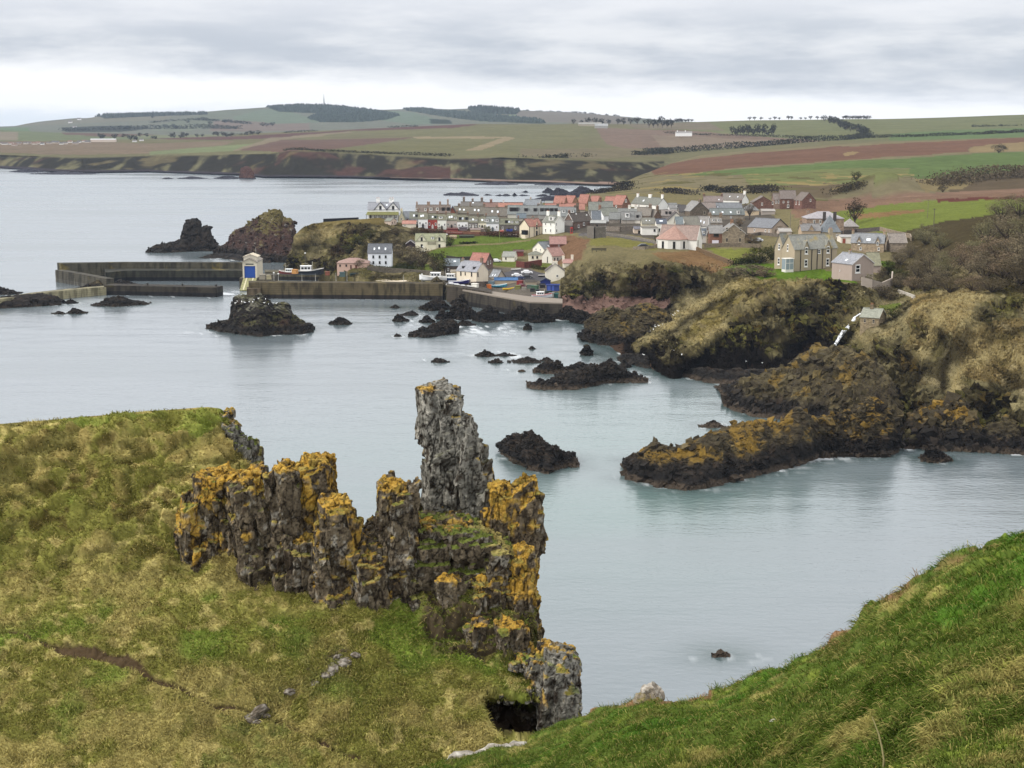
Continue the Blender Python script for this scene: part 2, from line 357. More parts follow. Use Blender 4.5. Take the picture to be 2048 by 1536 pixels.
st = fbm(P1 * [1, .2, .4], 15, 5, 21); k = (cl * sstep(st + .2 * ridge(P1 * [1, .2, 1], 24, 4, 4), -.38, .02))[..., None]
c1_ = c1_ * (1 - k) + k * g('#39352a')
red = (cl * sstep(fbm(P1, 40, 4, 33) + .35 * inpoly([(560, 300), (640, 300), (740, 340), (900, 330), (900, 362), (540, 357)], px1, py1), .25, .6))[..., None]
c1_ = c1_ * (1 - red) + red * g('#5e4238')
tan = (cl * sstep(fbm(P1, 45, 4, 51), .16, .38))[..., None]; c1_ = c1_ * (1 - tan * .5) + tan * .5 * g('#948559')
low = ((P1[..., 2] < 3.4) * (px1 < 1330)); c1_[low] = np.where((px1[low] > 780)[:, None], g('#a08472'), g('#4a4347'))
c1_[(P1[..., 2] < 1.2) & (fbm(P1, 40, 2, 9) + (px1 < 700) * .3 > -.05)] = g('#2c2830')
c1_ = c1_ + (c1_.mean(-1, keepdims=True) - c1_) * .15
FIELDS = Sheet(P1, cols); ground('far_fields', P1, c1_, MT_FAR)

# --- hillside behind the village
cols = np.arange(1150, 2340, 2.5)
V1 = [(572, 545, 690), (578, 522, 694), (584, 495, 698), (590, 474, 700), (602, 459, 706), (625, 448, 725), (650, 443, 740), (735, 437, 770), (800, 432, 790), (830, 428, 810), (900, 420, 860), (1000, 412, 900), (1100, 405, 900), (1190, 396, 930), (1260, 388, 960), (1330, 386, 980), (1450, 386, 1000), (1600, 397, 985), (1650, 402, 985), (1760, 398, 1000), (2048, 383, 1000), (2320, 372, 1000)]
TOP2 = [(1150, 398, 1000), (1172, 386, 1150), (1215, 378, 1300), (1245, 366, 1420), (1262, 358, 1480), (1290, 346, 1600), (1340, 326, 1800), (1400, 309, 2000), (1500, 299, 2000), (1700, 284, 2000), (2048, 273, 2000), (2340, 264, 2000)]
P2 = loft(cols, [('Z', [(a, 0, y + 120) for a, b, y in TOP2]), ('Y', TOP2),
                 ('Y', [(1150, 400, 980), (1172, 390, 1080), (1215, 384, 1150), (1260, 372, 1250), (1340, 352, 1350), (1500, 341, 1380), (1700, 331, 1380), (2048, 317, 1380), (2340, 306, 1380)]),
                 ('Y', [(a, b + 8, c - 25) for a, b, c in V1])], [3, 36, 44])
P2 = smoothrows(P2, 3); px2, py2 = proj(P2)
mound = np.exp(-((px2 - 1765) / 75) ** 2) * np.exp(-((py2 - 388) / 17) ** 2); P2[..., 2] += 15 * mound * sstep(py2, 400, 389)
P2[2:, :, 2] += .8 * fbm(P2[2:] * [1, 1, 0], 60, 4, 12); px2, py2 = proj(P2)
c2_ = paint(g('#8a8062'), px2, py2, [
    ([(1480, 345), (1700, 332), (1820, 338), (1815, 352), (1760, 362), (1640, 372), (1500, 372)], '#7f8354'),
    ([(1330, 350), (1520, 335), (1700, 322), (1940, 308), (2340, 292), (2340, 345), (2048, 338), (1960, 350), (1870, 368), (1815, 352), (1820, 336), (1700, 336), (1450, 352)], '#6c7d4c'),
    ([(1300, 342), (1345, 327), (1400, 316), (1500, 306), (1700, 292), (2048, 275), (2340, 266), (2340, 276), (2048, 283), (1940, 294), (1935, 304), (1700, 319), (1500, 334), (1400, 344), (1310, 350)], '#80614f'),
    ([(1935, 306), (1945, 293), (2048, 283), (2340, 272), (2340, 292), (2048, 300)], '#9a8763'), ([(1685, 307), (1705, 303), (1720, 305), (1705, 310), (1690, 312)], '#a08a64'),
    ([(1870, 366), (1965, 350), (2048, 338), (2340, 338), (2340, 372), (1900, 384)], '#6a5c48'), ([(1830, 358), (1960, 356), (1925, 378), (1850, 384)], '#93835e'),
    ([(1540, 372), (1650, 366), (1700, 370), (1660, 396), (1540, 392)], '#74664f'),
    ([(1620, 402), (1800, 388), (2340, 366), (2340, 380), (1900, 395), (1640, 418)], '#927662')], 4, P2, 40)
sh = fbm(P2 * [1, 1, 0], 26, 4, 41)[..., None]; nf = (~((py2 < 345) | (px2 > 1830)))[..., None]
c2_ = np.where(nf & (sh > .3), g('#6f6a44'), c2_); c2_ = np.where(nf & (sh < -.33), g('#a0905f'), c2_)
BACK = Sheet(P2, cols); ground('hillside_terrain', P2, c2_, MT_FAR)

# ================================================================== the headland: village shelf, cliffs, coves
BOT = [(572, 547), (600, 548), (640, 552), (690, 556), (720, 562), (800, 568), (860, 578), (885, 585), (940, 590), (1000, 598), (1060, 606), (1110, 610), (1130, 612), (1165, 622), (1170, 660), (1185, 690), (1240, 705), (1255, 722), (1290, 734), (1340, 738), (1400, 745), (1440, 765), (1490, 772), (1500, 800), (1500, 822), (1560, 832), (1640, 845), (1780, 886), (1800, 893), (1850, 898), (1920, 900), (2048, 906), (2320, 925)]
ctrl = [(x, y, Y) for x, y, Y in V1 if x % 2 == 0] + [(x, y, float(YofZ(y, z))) for x, y, z in [
    # shore line and quay
    (600, 548, 1), (690, 556, 3), (800, 568, 3), (885, 585, 2), (1000, 598, 1.5), (1110, 610, 2), (1170, 660, 0), (1185, 690, -.3), (1255, 722, -.3), (1290, 734, -.4), (1400, 745, -.4), (1490, 772, -.4), (1500, 822, -.4), (1640, 845, -.4), (1800, 893, -.4), (1920, 900, -.4), (2048, 906, -.4), (2320, 925, -.4),
    (900, 570, 5.4), (960, 574, 5.6), (1040, 582, 5.6), (1100, 596, 5.4), (930, 550, 6), (1000, 555, 6), (1060, 550, 6.2), (1090, 560, 6.2), (1100, 580, 5.8), (1060, 538, 7), (990, 530, 8), (760, 534, 6.5), (705, 540, 6), (820, 540, 6), (870, 545, 6), (640, 540, 4),
    # slope up to the terrace
    (860, 502, 10), (930, 505, 10), (1000, 505, 10), (1050, 500, 11), (1090, 500, 12), (850, 462, 16.5), (950, 463, 16), (1040, 470, 15), (1090, 470, 16), (1140, 468, 17), (790, 470, 16), (740, 450, 20), (690, 452, 20), (640, 452, 19), (610, 470, 17), (600, 500, 10), (650, 510, 9), (700, 490, 13), (600, 525, 5), (660, 525, 6), (770, 500, 10), (820, 500, 9),
    # village shelf
    (900, 440, 18.5), (1000, 438, 18.5), (1100, 440, 19), (1000, 425, 20), (1150, 425, 20), (1200, 450, 19), (1260, 440, 20), (1330, 440, 20), (1400, 440, 20), (1480, 440, 20), (1250, 460, 19.5), (1330, 470, 19), (1400, 480, 19), (1480, 487, 19), (1560, 470, 20), (1540, 435, 21), (1620, 420, 22.5), (1680, 465, 21), (1740, 505, 19), (1800, 495, 20), (1880, 450, 24), (1950, 420, 26), (1760, 425, 24),
    (1200, 480, 19), (1250, 495, 18.5), (1300, 500, 18.5), (1360, 508, 18), (1400, 510, 17), (1440, 510, 18), (1500, 515, 18.2), (1480, 535, 18), (1560, 545, 18.4), (1640, 548, 18.4), (1700, 562, 18), (1780, 530, 18.6), (1760, 575, 16),
    (1160, 500, 16), (1120, 520, 10), (1150, 530, 12),
    # cliffs and coves
    (1150, 600, 3), (1200, 600, 3), (1270, 600, 3), (1330, 602, 3), (1180, 560, 9), (1140, 570, 7), (1230, 545, 14), (1330, 545, 15), (1340, 570, 10), (1400, 560, 12), (1410, 590, 6), (1200, 615, 1.5), (1340, 612, 2.5),
    (1460, 580, 13), (1400, 630, 8), (1330, 670, 5), (1290, 700, 2.5), (1540, 590, 15), (1480, 640, 10), (1420, 690, 5.5), (1380, 725, 2), (1640, 580, 15), (1600, 640, 8), (1560, 690, 4), (1520, 730, 1.5), (1480, 755, .5), (1690, 600, 13), (1660, 650, 7.5), (1640, 690, 3), (1600, 730, 1),
    (1745, 655, 10.5), (1710, 655, 9), (1780, 640, 12), (1700, 700, 4), (1800, 610, 14), (1840, 590, 18), (1770, 600, 12.5),
    (1760, 740, 3), (1700, 780, 1.5), (1620, 800, .8), (1560, 800, .5), (1820, 660, 14), (1900, 600, 22), (1960, 610, 22.5), (2048, 600, 24), (2320, 600, 28), (1860, 700, 11), (1950, 690, 15), (2048, 680, 18), (1850, 780, 5.5), (1950, 770, 9), (2048, 760, 11.5), (1850, 860, 1.2), (1950, 850, 3), (2048, 850, 4), (2320, 850, 6), (1800, 850, 1),
    (1880, 560, 19), (1960, 560, 24), (2048, 555, 27), (1860, 520, 20), (1960, 500, 28), (2048, 470, 33), (1920, 460, 27), (2048, 425, 34), (2320, 430, 40), (2320, 560, 32), (1800, 560, 15), (1830, 540, 18)]]
dx = 2.0; cols = np.arange(572, 2322, dx); R = 210
top = np.interp(cols, [a for a, _, _ in V1], [b for _, b, _ in V1]); bot = ev(BOT, cols)
t = np.linspace(0, 1, R)[:, None]; py3 = top + (bot - top) * t; px3 = np.broadcast_to(cols, py3.shape)
Y3 = tps(ctrl, px3, py3)
def bulge(Y, lines):
    for poly, wd, A in lines: Y = Y - A * np.exp(-(dline(poly, px3, py3) / wd) ** 2)
    return Y
Y3 = bulge(Y3, [([(1275, 700), (1330, 660), (1400, 615), (1450, 580)], 24, 7), ([(1345, 735), (1400, 690), (1480, 630), (1560, 580)], 26, 11), ([(1540, 735), (1560, 690), (1590, 650)], 22, 8),
    ([(1300, 690), (1380, 640), (1440, 610)], 9, -7), ([(1420, 700), (1500, 640), (1540, 610)], 10, -7), ([(1600, 700), (1650, 640), (1690, 590)], 20, -9), ([(1640, 560), (1600, 620), (1580, 650)], 16, -6),
    ([(1140, 600), (1160, 560), (1190, 525)], 22, 8), ([(1200, 590), (1230, 550), (1240, 530)], 14, -6), ([(1340, 595), (1335, 560)], 40, 6), ([(1660, 720), (1700, 680), (1725, 640)], 12, -6),
    ([(1820, 870), (1850, 800), (1900, 720), (1920, 640)], 26, 7), ([(1990, 870), (2000, 780), (1990, 690)], 24, -8), ([(2048, 860), (2050, 700)], 20, 7), ([(1880, 880), (1900, 830)], 26, 5), ([(1960, 800), (1990, 760)], 24, 5), ([(1760, 770), (1800, 700), (1860, 630)], 16, 5), ([(1800, 800), (1860, 740), (1890, 680)], 12, -6),
    ([(700, 520), (730, 490), (760, 455)], 12, 5), ([(690, 505), (680, 480)], 14, -6), ([(605, 520), (600, 480)], 20, 6), ([(640, 520), (640, 480)], 14, -5)])
P3 = PYv(px3, py3, Y3)
QUAY = [(885, 568), (895, 548), (980, 535), (1060, 536), (1092, 552), (1120, 590), (1125, 604), (1070, 600), (980, 584), (900, 572)]
rockz = np.zeros(px3.shape)
for poly in [[(690, 448), (760, 455), (755, 480), (700, 518), (655, 520), (680, 490)], [(560, 500), (600, 520), (680, 520), (690, 556), (560, 560)], [(1255, 545), (1330, 528), (1410, 535), (1400, 575), (1370, 602), (1300, 595), (1255, 580)],
             [(1120, 610), (1150, 570), (1200, 540), (1240, 545), (1215, 590), (1160, 605)], [(1500, 590), (1560, 572), (1690, 560), (1700, 590), (1670, 640), (1640, 700), (1580, 740), (1500, 745), (1440, 735), (1500, 680), (1540, 640)],
             [(1255, 725), (1270, 690), (1330, 680), (1400, 690), (1350, 745)], [(1420, 690), (1480, 650), (1540, 640), (1500, 740), (1380, 745), (1350, 735)], [(1640, 700), (1690, 690), (1760, 720), (1800, 760), (1800, 860), (1500, 830), (1500, 770)],
             [(1790, 900), (1800, 800), (1850, 770), (1900, 800), (1960, 780), (2048, 800), (2320, 820), (2320, 930)], [(1750, 680), (1830, 690), (1850, 760), (1760, 740)], [(1450, 640), (1500, 600), (1530, 600), (1470, 660)], [(1640, 620), (1730, 610), (1720, 660), (1660, 700)], [(1940, 610), (2048, 595), (2048, 640), (1960, 650)], [(1820, 650), (1860, 620), (1850, 700)]]:
    rockz = np.maximum(rockz, inpoly(poly, px3 + 9 * fbm(P3, 9, 3, 4), py3 + 7 * fbm(P3, 9, 3, 5)))
k = np.ones(5) / 5
for ax in (0, 1, 0, 1): rockz = np.apply_along_axis(lambda v: np.convolve(v, k, 'same'), ax, rockz)
wild = sstep(py3, 500, 560) * (px3 > 1120) + (px3 < 850) * sstep(py3, 440, 455)
quay = inpoly(QUAY, px3, py3)
flatp = inpoly([(1440, 535), (1500, 522), (1690, 530), (1760, 560), (1690, 568), (1600, 556), (1530, 560)], px3, py3)
wild = np.clip(wild, 0, 1) * ~quay * ~flatp * (P3[..., 2] > .2)
n3 = gnorm(P3)
d = .45 * fbm(P3, 16, 4, 1) + wild * (1.3 * fbm(P3, 14, 4, 2) + .5 * ridge(P3, 5, 3, 6) + .35 * fbm(P3, 2, 3, 66)) + rockz * wild * (1.9 * ridge(P3 * [1, 1, .7], 9, 5, 7) + .5 * ridge(P3, 2.6, 3, 17) + 2.6 * (worley(P3 / [4.2, 4.2, 3.0] + .2 * fbm(P3, 3, 2, 9)[..., None], 21)[2] - .5) + 1.2 * (worley(P3 / [1.7, 1.7, 1.2], 22)[2] - .5) - .4)
d = d * np.where(quay | flatp, .08, 1); P3 = P3 + n3 * d[..., None]
n3 = gnorm(P3)
LAWN = '#6f8a30'
c3_ = paint(g('#928762'), px3, py3, [
    ([(560, 430), (740, 430), (800, 450), (700, 450), (600, 470), (560, 470)], '#8d7d4e'),
    ([(900, 470), (1000, 469), (1065, 478), (1095, 480), (1060, 500), (1005, 503), (1000, 520), (975, 524), (930, 514), (870, 520), (848, 508), (880, 492)], '#72833a'),
    ([(985, 522), (1035, 522), (1032, 535), (960, 530)], '#7a8440'), ([(1065, 530), (1105, 526), (1100, 540), (1058, 536)], '#818a48'), ([(735, 534), (830, 525), (870, 530), (860, 545), (740, 546)], '#74803c'),
    ([(820, 440), (1060, 455), (1050, 470), (900, 470), (820, 470)], '#6a5344'), ([(880, 430), (1500, 410), (1560, 440), (1500, 480), (1400, 490), (1250, 470), (1150, 465), (1050, 460), (900, 450)], '#6f675c'),
    ([(1180, 475), (1260, 474), (1330, 490), (1310, 500), (1230, 492), (1180, 492)], '#918b4e'), ([(1130, 470), (1180, 478), (1160, 520), (1120, 530), (1095, 510)], '#927257'),
    ([(1410, 497), (1515, 497), (1515, 520), (1470, 528)], '#8f9249'), ([(1300, 506), (1400, 500), (1470, 535), (1420, 545), (1330, 520)], '#9a7a56'),
    ([(1440, 535), (1500, 526), (1590, 527), (1690, 548), (1715, 566), (1650, 563), (1600, 561), (1530, 564), (1500, 548)], LAWN), ([(1755, 525), (1830, 520), (1845, 548), (1790, 555)], LAWN), ([(1850, 525), (1930, 520), (1925, 555), (1850, 560)], LAWN),
    ([(1895, 480), (1935, 474), (1930, 492), (1900, 492)], LAWN), ([(1755, 608), (1815, 605), (1785, 628), (1765, 625)], '#7d8a42'),
    ([(1590, 425), (1690, 415), (1760, 408), (2048, 392), (2320, 385), (2320, 420), (2048, 440), (1900, 470), (1800, 470), (1700, 460)], '#858f45'),
    ([(1580, 420), (1640, 408), (1800, 396), (1850, 402), (1700, 420), (1590, 436)], '#9c7d66'), ([(1855, 392), (2048, 381), (2320, 374), (2320, 392), (2048, 398), (1880, 404)], '#75493f'), ([(1560, 410), (1660, 398), (2048, 381), (2048, 392), (1760, 402), (1600, 425)], '#927560'), ([(1700, 428), (1850, 418), (1850, 424), (1720, 438)], '#a07f58'),
    ([(1780, 470), (1900, 440), (2048, 420), (2320, 410), (2320, 590), (1850, 590), (1790, 560)], '#5a5038'),
    ([(1820, 590), (1950, 575), (1950, 620), (1880, 680), (1820, 700)], '#a48f5f'), ([(1480, 560), (1560, 555), (1500, 610), (1440, 650), (1400, 690), (1350, 680), (1440, 600)], '#93844e'), ([(1540, 565), (1640, 562), (1560, 590), (1500, 640), (1470, 650)], '#a08f5c'),
    ([(1900, 660), (2048, 640), (2048, 780), (1930, 760)], '#8b7950')], 7, P3, 7)
def over(c, m, hx, k=1.0): m = (np.clip(m, 0, 1) * k)[..., None]; return c * (1 - m) + m * g(hx)
Pn = P3 * [1, .28, 1.5]; nf = fbm(Pn, 11, 5, 91); nf2 = fbm(Pn, 2.6, 4, 92); nf3 = fbm(Pn, 26, 4, 93)
jx3, jy3 = px3 + 10 * nf, py3 + 8 * nf
SPURS = [([(1275, 695), (1330, 655), (1400, 610), (1450, 580), (1500, 560)], 13), ([(1380, 700), (1430, 665), (1480, 628), (1530, 595), (1580, 568), (1640, 560)], 13), ([(1690, 650), (1730, 640), (1760, 620)], 9), ([(1840, 700), (1870, 650), (1900, 600), (1960, 590)], 26), ([(1930, 640), (1980, 700), (2048, 720)], 22), ([(1700, 640), (1740, 690), (1800, 660), (1850, 610)], 9), ([(1900, 790), (1930, 740), (1970, 720)], 16), ([(700, 520), (730, 490), (760, 458)], 5), ([(1195, 590), (1215, 560), (1225, 535)], 7), ([(600, 480), (640, 470), (700, 462)], 10)]
GULLY = [([(1300, 692), (1380, 640), (1440, 605), (1470, 590)], 6), ([(1400, 712), (1470, 665), (1540, 612)], 7), ([(1590, 720), (1640, 660), (1690, 590), (1680, 570)], 18), ([(1530, 720), (1560, 660), (1620, 600)], 12), ([(1660, 720), (1700, 680)], 8), ([(1880, 780), (1900, 700), (1880, 660)], 9), ([(1990, 660), (1960, 640), (2048, 610)], 8), ([(1820, 780), (1850, 740)], 12)]
spur = np.zeros(px3.shape); gul_ = spur.copy()
for L_, w_ in SPURS: spur = np.maximum(spur, np.exp(-(dline(L_, jx3, jy3) / w_) ** 2))
for L_, w_ in GULLY: gul_ = np.maximum(gul_, np.exp(-(dline(L_, jx3, jy3) / w_) ** 2))
c3_ = over(c3_, wild * (1 - spur) * sstep(nf + .3 * nf3, .12, .38), '#6a6238', .75); c3_ = over(c3_, wild * sstep(nf2 - .3 * nf, .1, .4), '#b3a47c', .7); c3_ = over(c3_, wild * sstep(nf3 - .4 * nf2, .15, .4), '#6f6838', .6)
c3_ = over(c3_, wild * (1 - spur) * sstep(ridge(Pn, 7, 4, 8) - .5 * nf, .30, .6), '#3c3522', .8); c3_ = over(c3_, wild * spur * sstep(nf2 + .8, .3, .9), '#bbaa78', .9); c3_ = over(c3_, wild * gul_, '#2c2619', .85)
rk = rockz * wild * (1 - .55 * spur); c3_ = over(c3_, rk * sstep(nf2 + nf * .6, -.28, .1), '#2e281e'); c3_ = over(c3_, rk * sstep(nf3 + .5 * nf2, .12, .4), '#4c3c2e', .7); c3_ = over(c3_, rk * sstep(-nf2 + .3 * nf, .26, .46), '#7d7450', .6); c3_ = over(c3_, rk * (n3[..., 2] > .74) * sstep(nf, -.1, .2), '#7f7a42', .8)
c3_ = over(c3_, rk * (px3 > 1440) * (P3[..., 2] > 1.5) * sstep(nf2 + .3 * n3[..., 2], .45, .7), '#8a7236', .6)
dark = sstep(5.6 + 2.4 * nf + 2.0 * nf2 - P3[..., 2] - 4 * spur, 0, 2.0) * (px3 > 1165) * (px3 < 1800); c3_ = over(c3_, dark, '#221e1b')
dark2 = sstep(2.6 + 1.2 * nf2 - P3[..., 2], 0, 1.2) * (px3 > 1780); c3_ = over(c3_, dark2, '#2b2520')
c3_ = over(c3_, sstep(1.0 + .5 * nf2 - P3[..., 2], 0, .4) * (px3 > 1165), '#5c4a3c')
bch = inpoly([(1110, 606), (1170, 596), (1250, 592), (1345, 598), (1330, 618), (1180, 628), (1120, 620)], px3 + 4 * nf, py3 + 3 * nf); c3_[bch] = g('#96786c') * (1 + .3 * nf2[bch])[..., None]
c3_[quay] = g('#857c70') * (1 + .25 * nf[quay])[..., None]
rd = inpoly([(1040, 536), (1095, 548), (1098, 562), (1030, 560), (1000, 548)], px3, py3); c3_[rd] = g('#737072')
road = dline([(1160, 470), (1215, 468), (1260, 476), (1320, 486), (1335, 492)], px3, py3) < 3.2; c3_[road] = g('#7d7876')
path = dline([(860, 500), (900, 492), (1000, 487), (1060, 480)], px3, py3) < 1.6; c3_[path] = g('#9a8f66')
P3s = skirt(P3, [(50, -30), (25, -9), (8, -1.5)], [(-1, -1.5), (-2, -6)]); c3s = np.concatenate([c3_[:1]] * 3 + [c3_] + [c3_[-1:]] * 2, 0)
HEAD = Sheet(P3, cols); ground('headland_terrain', P3s, c3s, MT_MID)

# heather, dead bracken and rough grass that give the headland its pile
def tufts(name, label, P, col, mask, n, smin, smax, seed, mat):
    rng = np.random.default_rng(seed); R_, K_ = P.shape[:2]; r = rng.integers(0, R_ - 1, n * 3); c = rng.integers(0, K_ - 1, n * 3); ok = rng.random(n * 3) < mask[r, c]; r, c = r[ok][:n], c[ok][:n]; m = len(r)
    p = P[r, c] + rng.random((m, 1)) * (P[r, c + 1] - P[r, c]) + rng.random((m, 1)) * (P[r + 1, c] - P[r, c]); s = (smin + (smax - smin) * rng.random((m, 1)) ** 2) * (.5 + .9 * sstep(fbm(p * [1, .5, 1], 5, 3, 7), -.3, .4))[:, None]; V = []
    for k in range(3):
        a = rng.random((m, 1)) * 6.283; d = np.concatenate([np.cos(a), np.sin(a), 0 * a], 1); up = np.concatenate([rng.normal(size=(m, 2)) * .35, np.ones((m, 1))], 1)
        V.append(np.stack([p - d * s * .6 - [0, 0, .1], p + d * s * .6 - [0, 0, .1], p + d * s * .25 + up * s * .8, p - d * s * .3 + up * s * .65], 1))
    V = np.stack(V, 1).reshape(-1, 3); cc = np.repeat(col[r, c] * rng.uniform(.95, 1.9, (m, 1)), 12, 0)
    o = link(name, npmesh(name, V, np.arange(len(V)).reshape(-1, 4), cc), mat); return tag(o, label, 'grass', kind='stuff')
tm = np.clip(wild * (wild > .35), 0, 1) * (1 - .75 * rockz) * (P3[..., 2] > 2.2) * ~bch * ~road * (1 - .6 * gul_)
tufts('undergrowth', 'rough grass, bracken and heather on the headland slopes', P3, c3_, tm, 60000, .2, .62, 3, MT_BLADE)

def rubble(label, P, col, mask, n, smin, smax, seed, mat):
    """angular broken blocks strewn over bare rock"""
    rng = np.random.default_rng(seed); R_, K_ = P.shape[:2]; r = rng.integers(0, R_ - 1, n * 6); c = rng.integers(0, K_ - 1, n * 6); ok = rng.random(n * 6) < mask[r, c]; r, c = r[ok][:n], c[ok][:n]; m = len(r)
    p = P[r, c]; s = smin + (smax - smin) * rng.random((m, 1, 1)) ** 3; cube = np.array([(x, y, z) for x in (-1, 1) for y in (-1, 1) for z in (-1, 1)], float); A = rng.normal(size=(m, 3, 3)); q, _ = np.linalg.qr(A)
    V = (cube[None] * rng.uniform(.35, .75, (m, 1, 3)) + rng.normal(size=(m, 8, 3)) * .24) * s @ q + p[:, None]; fc = np.array([(0, 1, 3, 2), (4, 6, 7, 5), (0, 4, 5, 1), (2, 3, 7, 6), (0, 2, 6, 4), (1, 5, 7, 3)])
    Fc = (np.arange(m) * 8)[:, None, None] + fc[None]; o = link('rubble', npmesh('rubble', V, Fc.reshape(-1, 4), np.repeat(col[r, c] * rng.uniform(.7, 1.35, (m, 1)), 8, 0)), mat); return tag(o, label, 'rubble', kind='stuff')
rubble('broken blocks strewn over the headland rock faces', P3, c3_, np.clip(rockz * wild + .5 * (dark + dark2 > .3), 0, 1) * (P3[..., 2] > .3) * (px3 > 570), 8000, .3, 1.4, 5, MT_MID)
def over2(c, m, hx, k=1.0): m = (np.clip(m, 0, 1) * k)[..., None]; return c * (1 - m) + m * gn(hx)
# ================================================================== the grassy spur with the rock pinnacles
TOPL = [(-900, 900), (-140, 856), (0, 848), (60, 843), (120, 838), (200, 831), (250, 826), (300, 822), (360, 818), (415, 814), (440, 817), (452, 824), (466, 842), (472, 870), (476, 902), (500, 930), (530, 965), (550, 990), (580, 1030), (640, 1080), (700, 1112), (735, 1112), (780, 1060), (840, 1012), (870, 1000), (920, 1010), (960, 1050), (1000, 1088), (1050, 1120), (1066, 1180), (1070, 1240), (1078, 1296), (1110, 1304), (1140, 1310), (1150, 1325), (1156, 1400), (1160, 1450)]
dx = 1.6; cols = np.concatenate([np.arange(-900, -42, 6.0), np.arange(-40, 1162, dx)]); R = 470
top = ev(TOPL, cols); t = np.linspace(0, 1, R)[:, None] ** .92; pyL = top + (1570 - top) * t; pxL = np.broadcast_to(cols, pyL.shape)
ctl = [(-900, 900, 69), (-900, 1150, 58.5), (-900, 1570, 45), (-500, 870, 68.5), (-500, 1570, 45.5), (-140, 856, 68), (0, 848, 68), (120, 838, 68), (250, 826, 67.5), (415, 814, 67), (440, 817, 66.5), (472, 870, 66), (476, 902, 65.5), (510, 940, 64), (550, 990, 62), (640, 1080, 59.5), (735, 1112, 58), (840, 1012, 61), (900, 1010, 61), (960, 1050, 61), (1050, 1120, 59), (1070, 1240, 56), (1078, 1296, 55), (1140, 1310, 54.6), (1156, 1400, 53), (1160, 1450, 52.5),
       (0, 900, 66), (200, 900, 65), (400, 900, 64.5), (0, 1000, 63), (200, 1000, 62.5), (350, 1000, 61.8), (430, 960, 62.5), (0, 1150, 57.8), (200, 1150, 57.5), (360, 1130, 58.4), (480, 1200, 55.8), (560, 1215, 55.5), (650, 1265, 54), (760, 1295, 53.5), (850, 1290, 54), (950, 1285, 54.6), (950, 1180, 57), (850, 1150, 57.6), (1040, 1200, 57), (900, 1080, 59.5),
       (0, 1250, 54.8), (300, 1250, 54.3), (0, 1400, 50.8), (300, 1400, 50.8), (0, 1536, 47), (300, 1536, 48), (450, 1330, 52.6), (560, 1440, 51), (600, 1536, 48.5), (560, 1330, 52.6), (700, 1380, 51.8), (800, 1400, 51.6), (850, 1536, 48.8), (950, 1450, 50.6), (960, 1400, 51.8), (1050, 1350, 53.6), (1100, 1380, 53), (1000, 1536, 48.8), (1160, 1536, 50), (900, 1340, 53), (-140, 1150, 57.6), (-140, 1536, 46)]
YL = tps(ctl, pxL, pyL)
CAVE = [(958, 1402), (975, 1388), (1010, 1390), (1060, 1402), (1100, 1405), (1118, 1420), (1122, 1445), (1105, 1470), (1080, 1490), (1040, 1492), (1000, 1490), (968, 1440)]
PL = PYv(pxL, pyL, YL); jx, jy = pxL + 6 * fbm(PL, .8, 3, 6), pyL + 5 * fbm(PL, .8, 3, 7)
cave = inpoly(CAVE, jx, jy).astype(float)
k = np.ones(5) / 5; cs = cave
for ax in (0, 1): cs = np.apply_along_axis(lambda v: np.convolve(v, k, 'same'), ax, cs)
YL = YL + 3.2 * cs; PL = PYv(pxL, pyL, YL)
nL = gnorm(PL)
PATH = [(-900, 1200), (-140, 1245), (0, 1258), (40, 1268), (90, 1290), (150, 1302), (230, 1318), (270, 1340), (300, 1358), (360, 1382), (430, 1412), (490, 1425), (520, 1440), (570, 1455), (620, 1478), (660, 1500), (720, 1530)]
dp = dline(PATH, pxL + 8 * fbm(PL, 1.2, 3, 9), pyL + 7 * fbm(PL, 1.2, 3, 10)); wpath = 3 + 9 * np.exp(-((pxL - 220) / 110) ** 2)
path = sstep(wpath + 4 - dp + 8 * fbm(PL, .5, 3, 19), 0, 7)
up = sstep(1210 - pyL, 0, 160) * (pxL < 560)                         # the tussocky upper part
f1, f2, cid = worley(PL * [1.0, 1.15, 1.15] / .95, 3); g1, _, gid = worley(PL / .42, 8)
PG = PL * [1, 1, 1]
tus = np.clip(1 - f1 * 1.25, 0, 1) ** .6 * sstep(cid, .25, .7)
d = .50 * fbm(PL, 3.2, 4, 1) + .16 * fbm(PL, 1.0, 3, 2) + up * .55 * tus + up * .75 * ridge(PL * [.6, 1.2, 1.6], 1.6, 3, 14) + (1 - up) * (.24 * tus + .10 * ridge(PL * [.7, 1.2, 1.6], .9, 3, 15)) + .1 * np.clip(1 - g1, 0, 1) * sstep(gid, .1, .8) + .05 * fbm(PL, .25, 3, 4)
mass = inpoly([(800, 1120), (840, 1010), (1000, 1080), (1075, 1120), (1085, 1300), (1000, 1330), (860, 1300)], pxL + 25 * fbm(PL, 1.5, 3, 77), pyL + 20 * fbm(PL, 1.5, 3, 78)).astype(float)
for ax in (0, 1, 0, 1): mass = np.apply_along_axis(lambda v: np.convolve(v, np.ones(9) / 9, 'same'), ax, mass)
d = d * sstep(pyL - top, -2, 40) + mass * (.85 * ridge(PL * [1, 1, 1.8], 1.7, 4, 12) + .5 * (worley(PL / [.9, .9, .6], 31)[2] - .5)) - path * .14 + cs * .4 * ridge(PL, 1.1, 4, 3)
dsave = d; PL = PL + nL * d[..., None]; nL = gnorm(PL)
nA, nB, nC = fbm(PL, 5.5, 4, 61), fbm(PL, 1.3, 4, 62), fbm(PL, .45, 3, 63)
cL = np.empty(PL.shape); cL[:] = gn('#78763a')
cL = over2(cL, sstep(nB + .8 * nA + .25 * (pyL > 1150) * (pxL < 700), .05, .42), '#a0925a', .75); cL = over2(cL, sstep(-nA + .5 * nB, .12, .45), '#66782e', .85); cL = over2(cL, sstep(nC - .4 * nB, .2, .5), '#c2b274', .6)
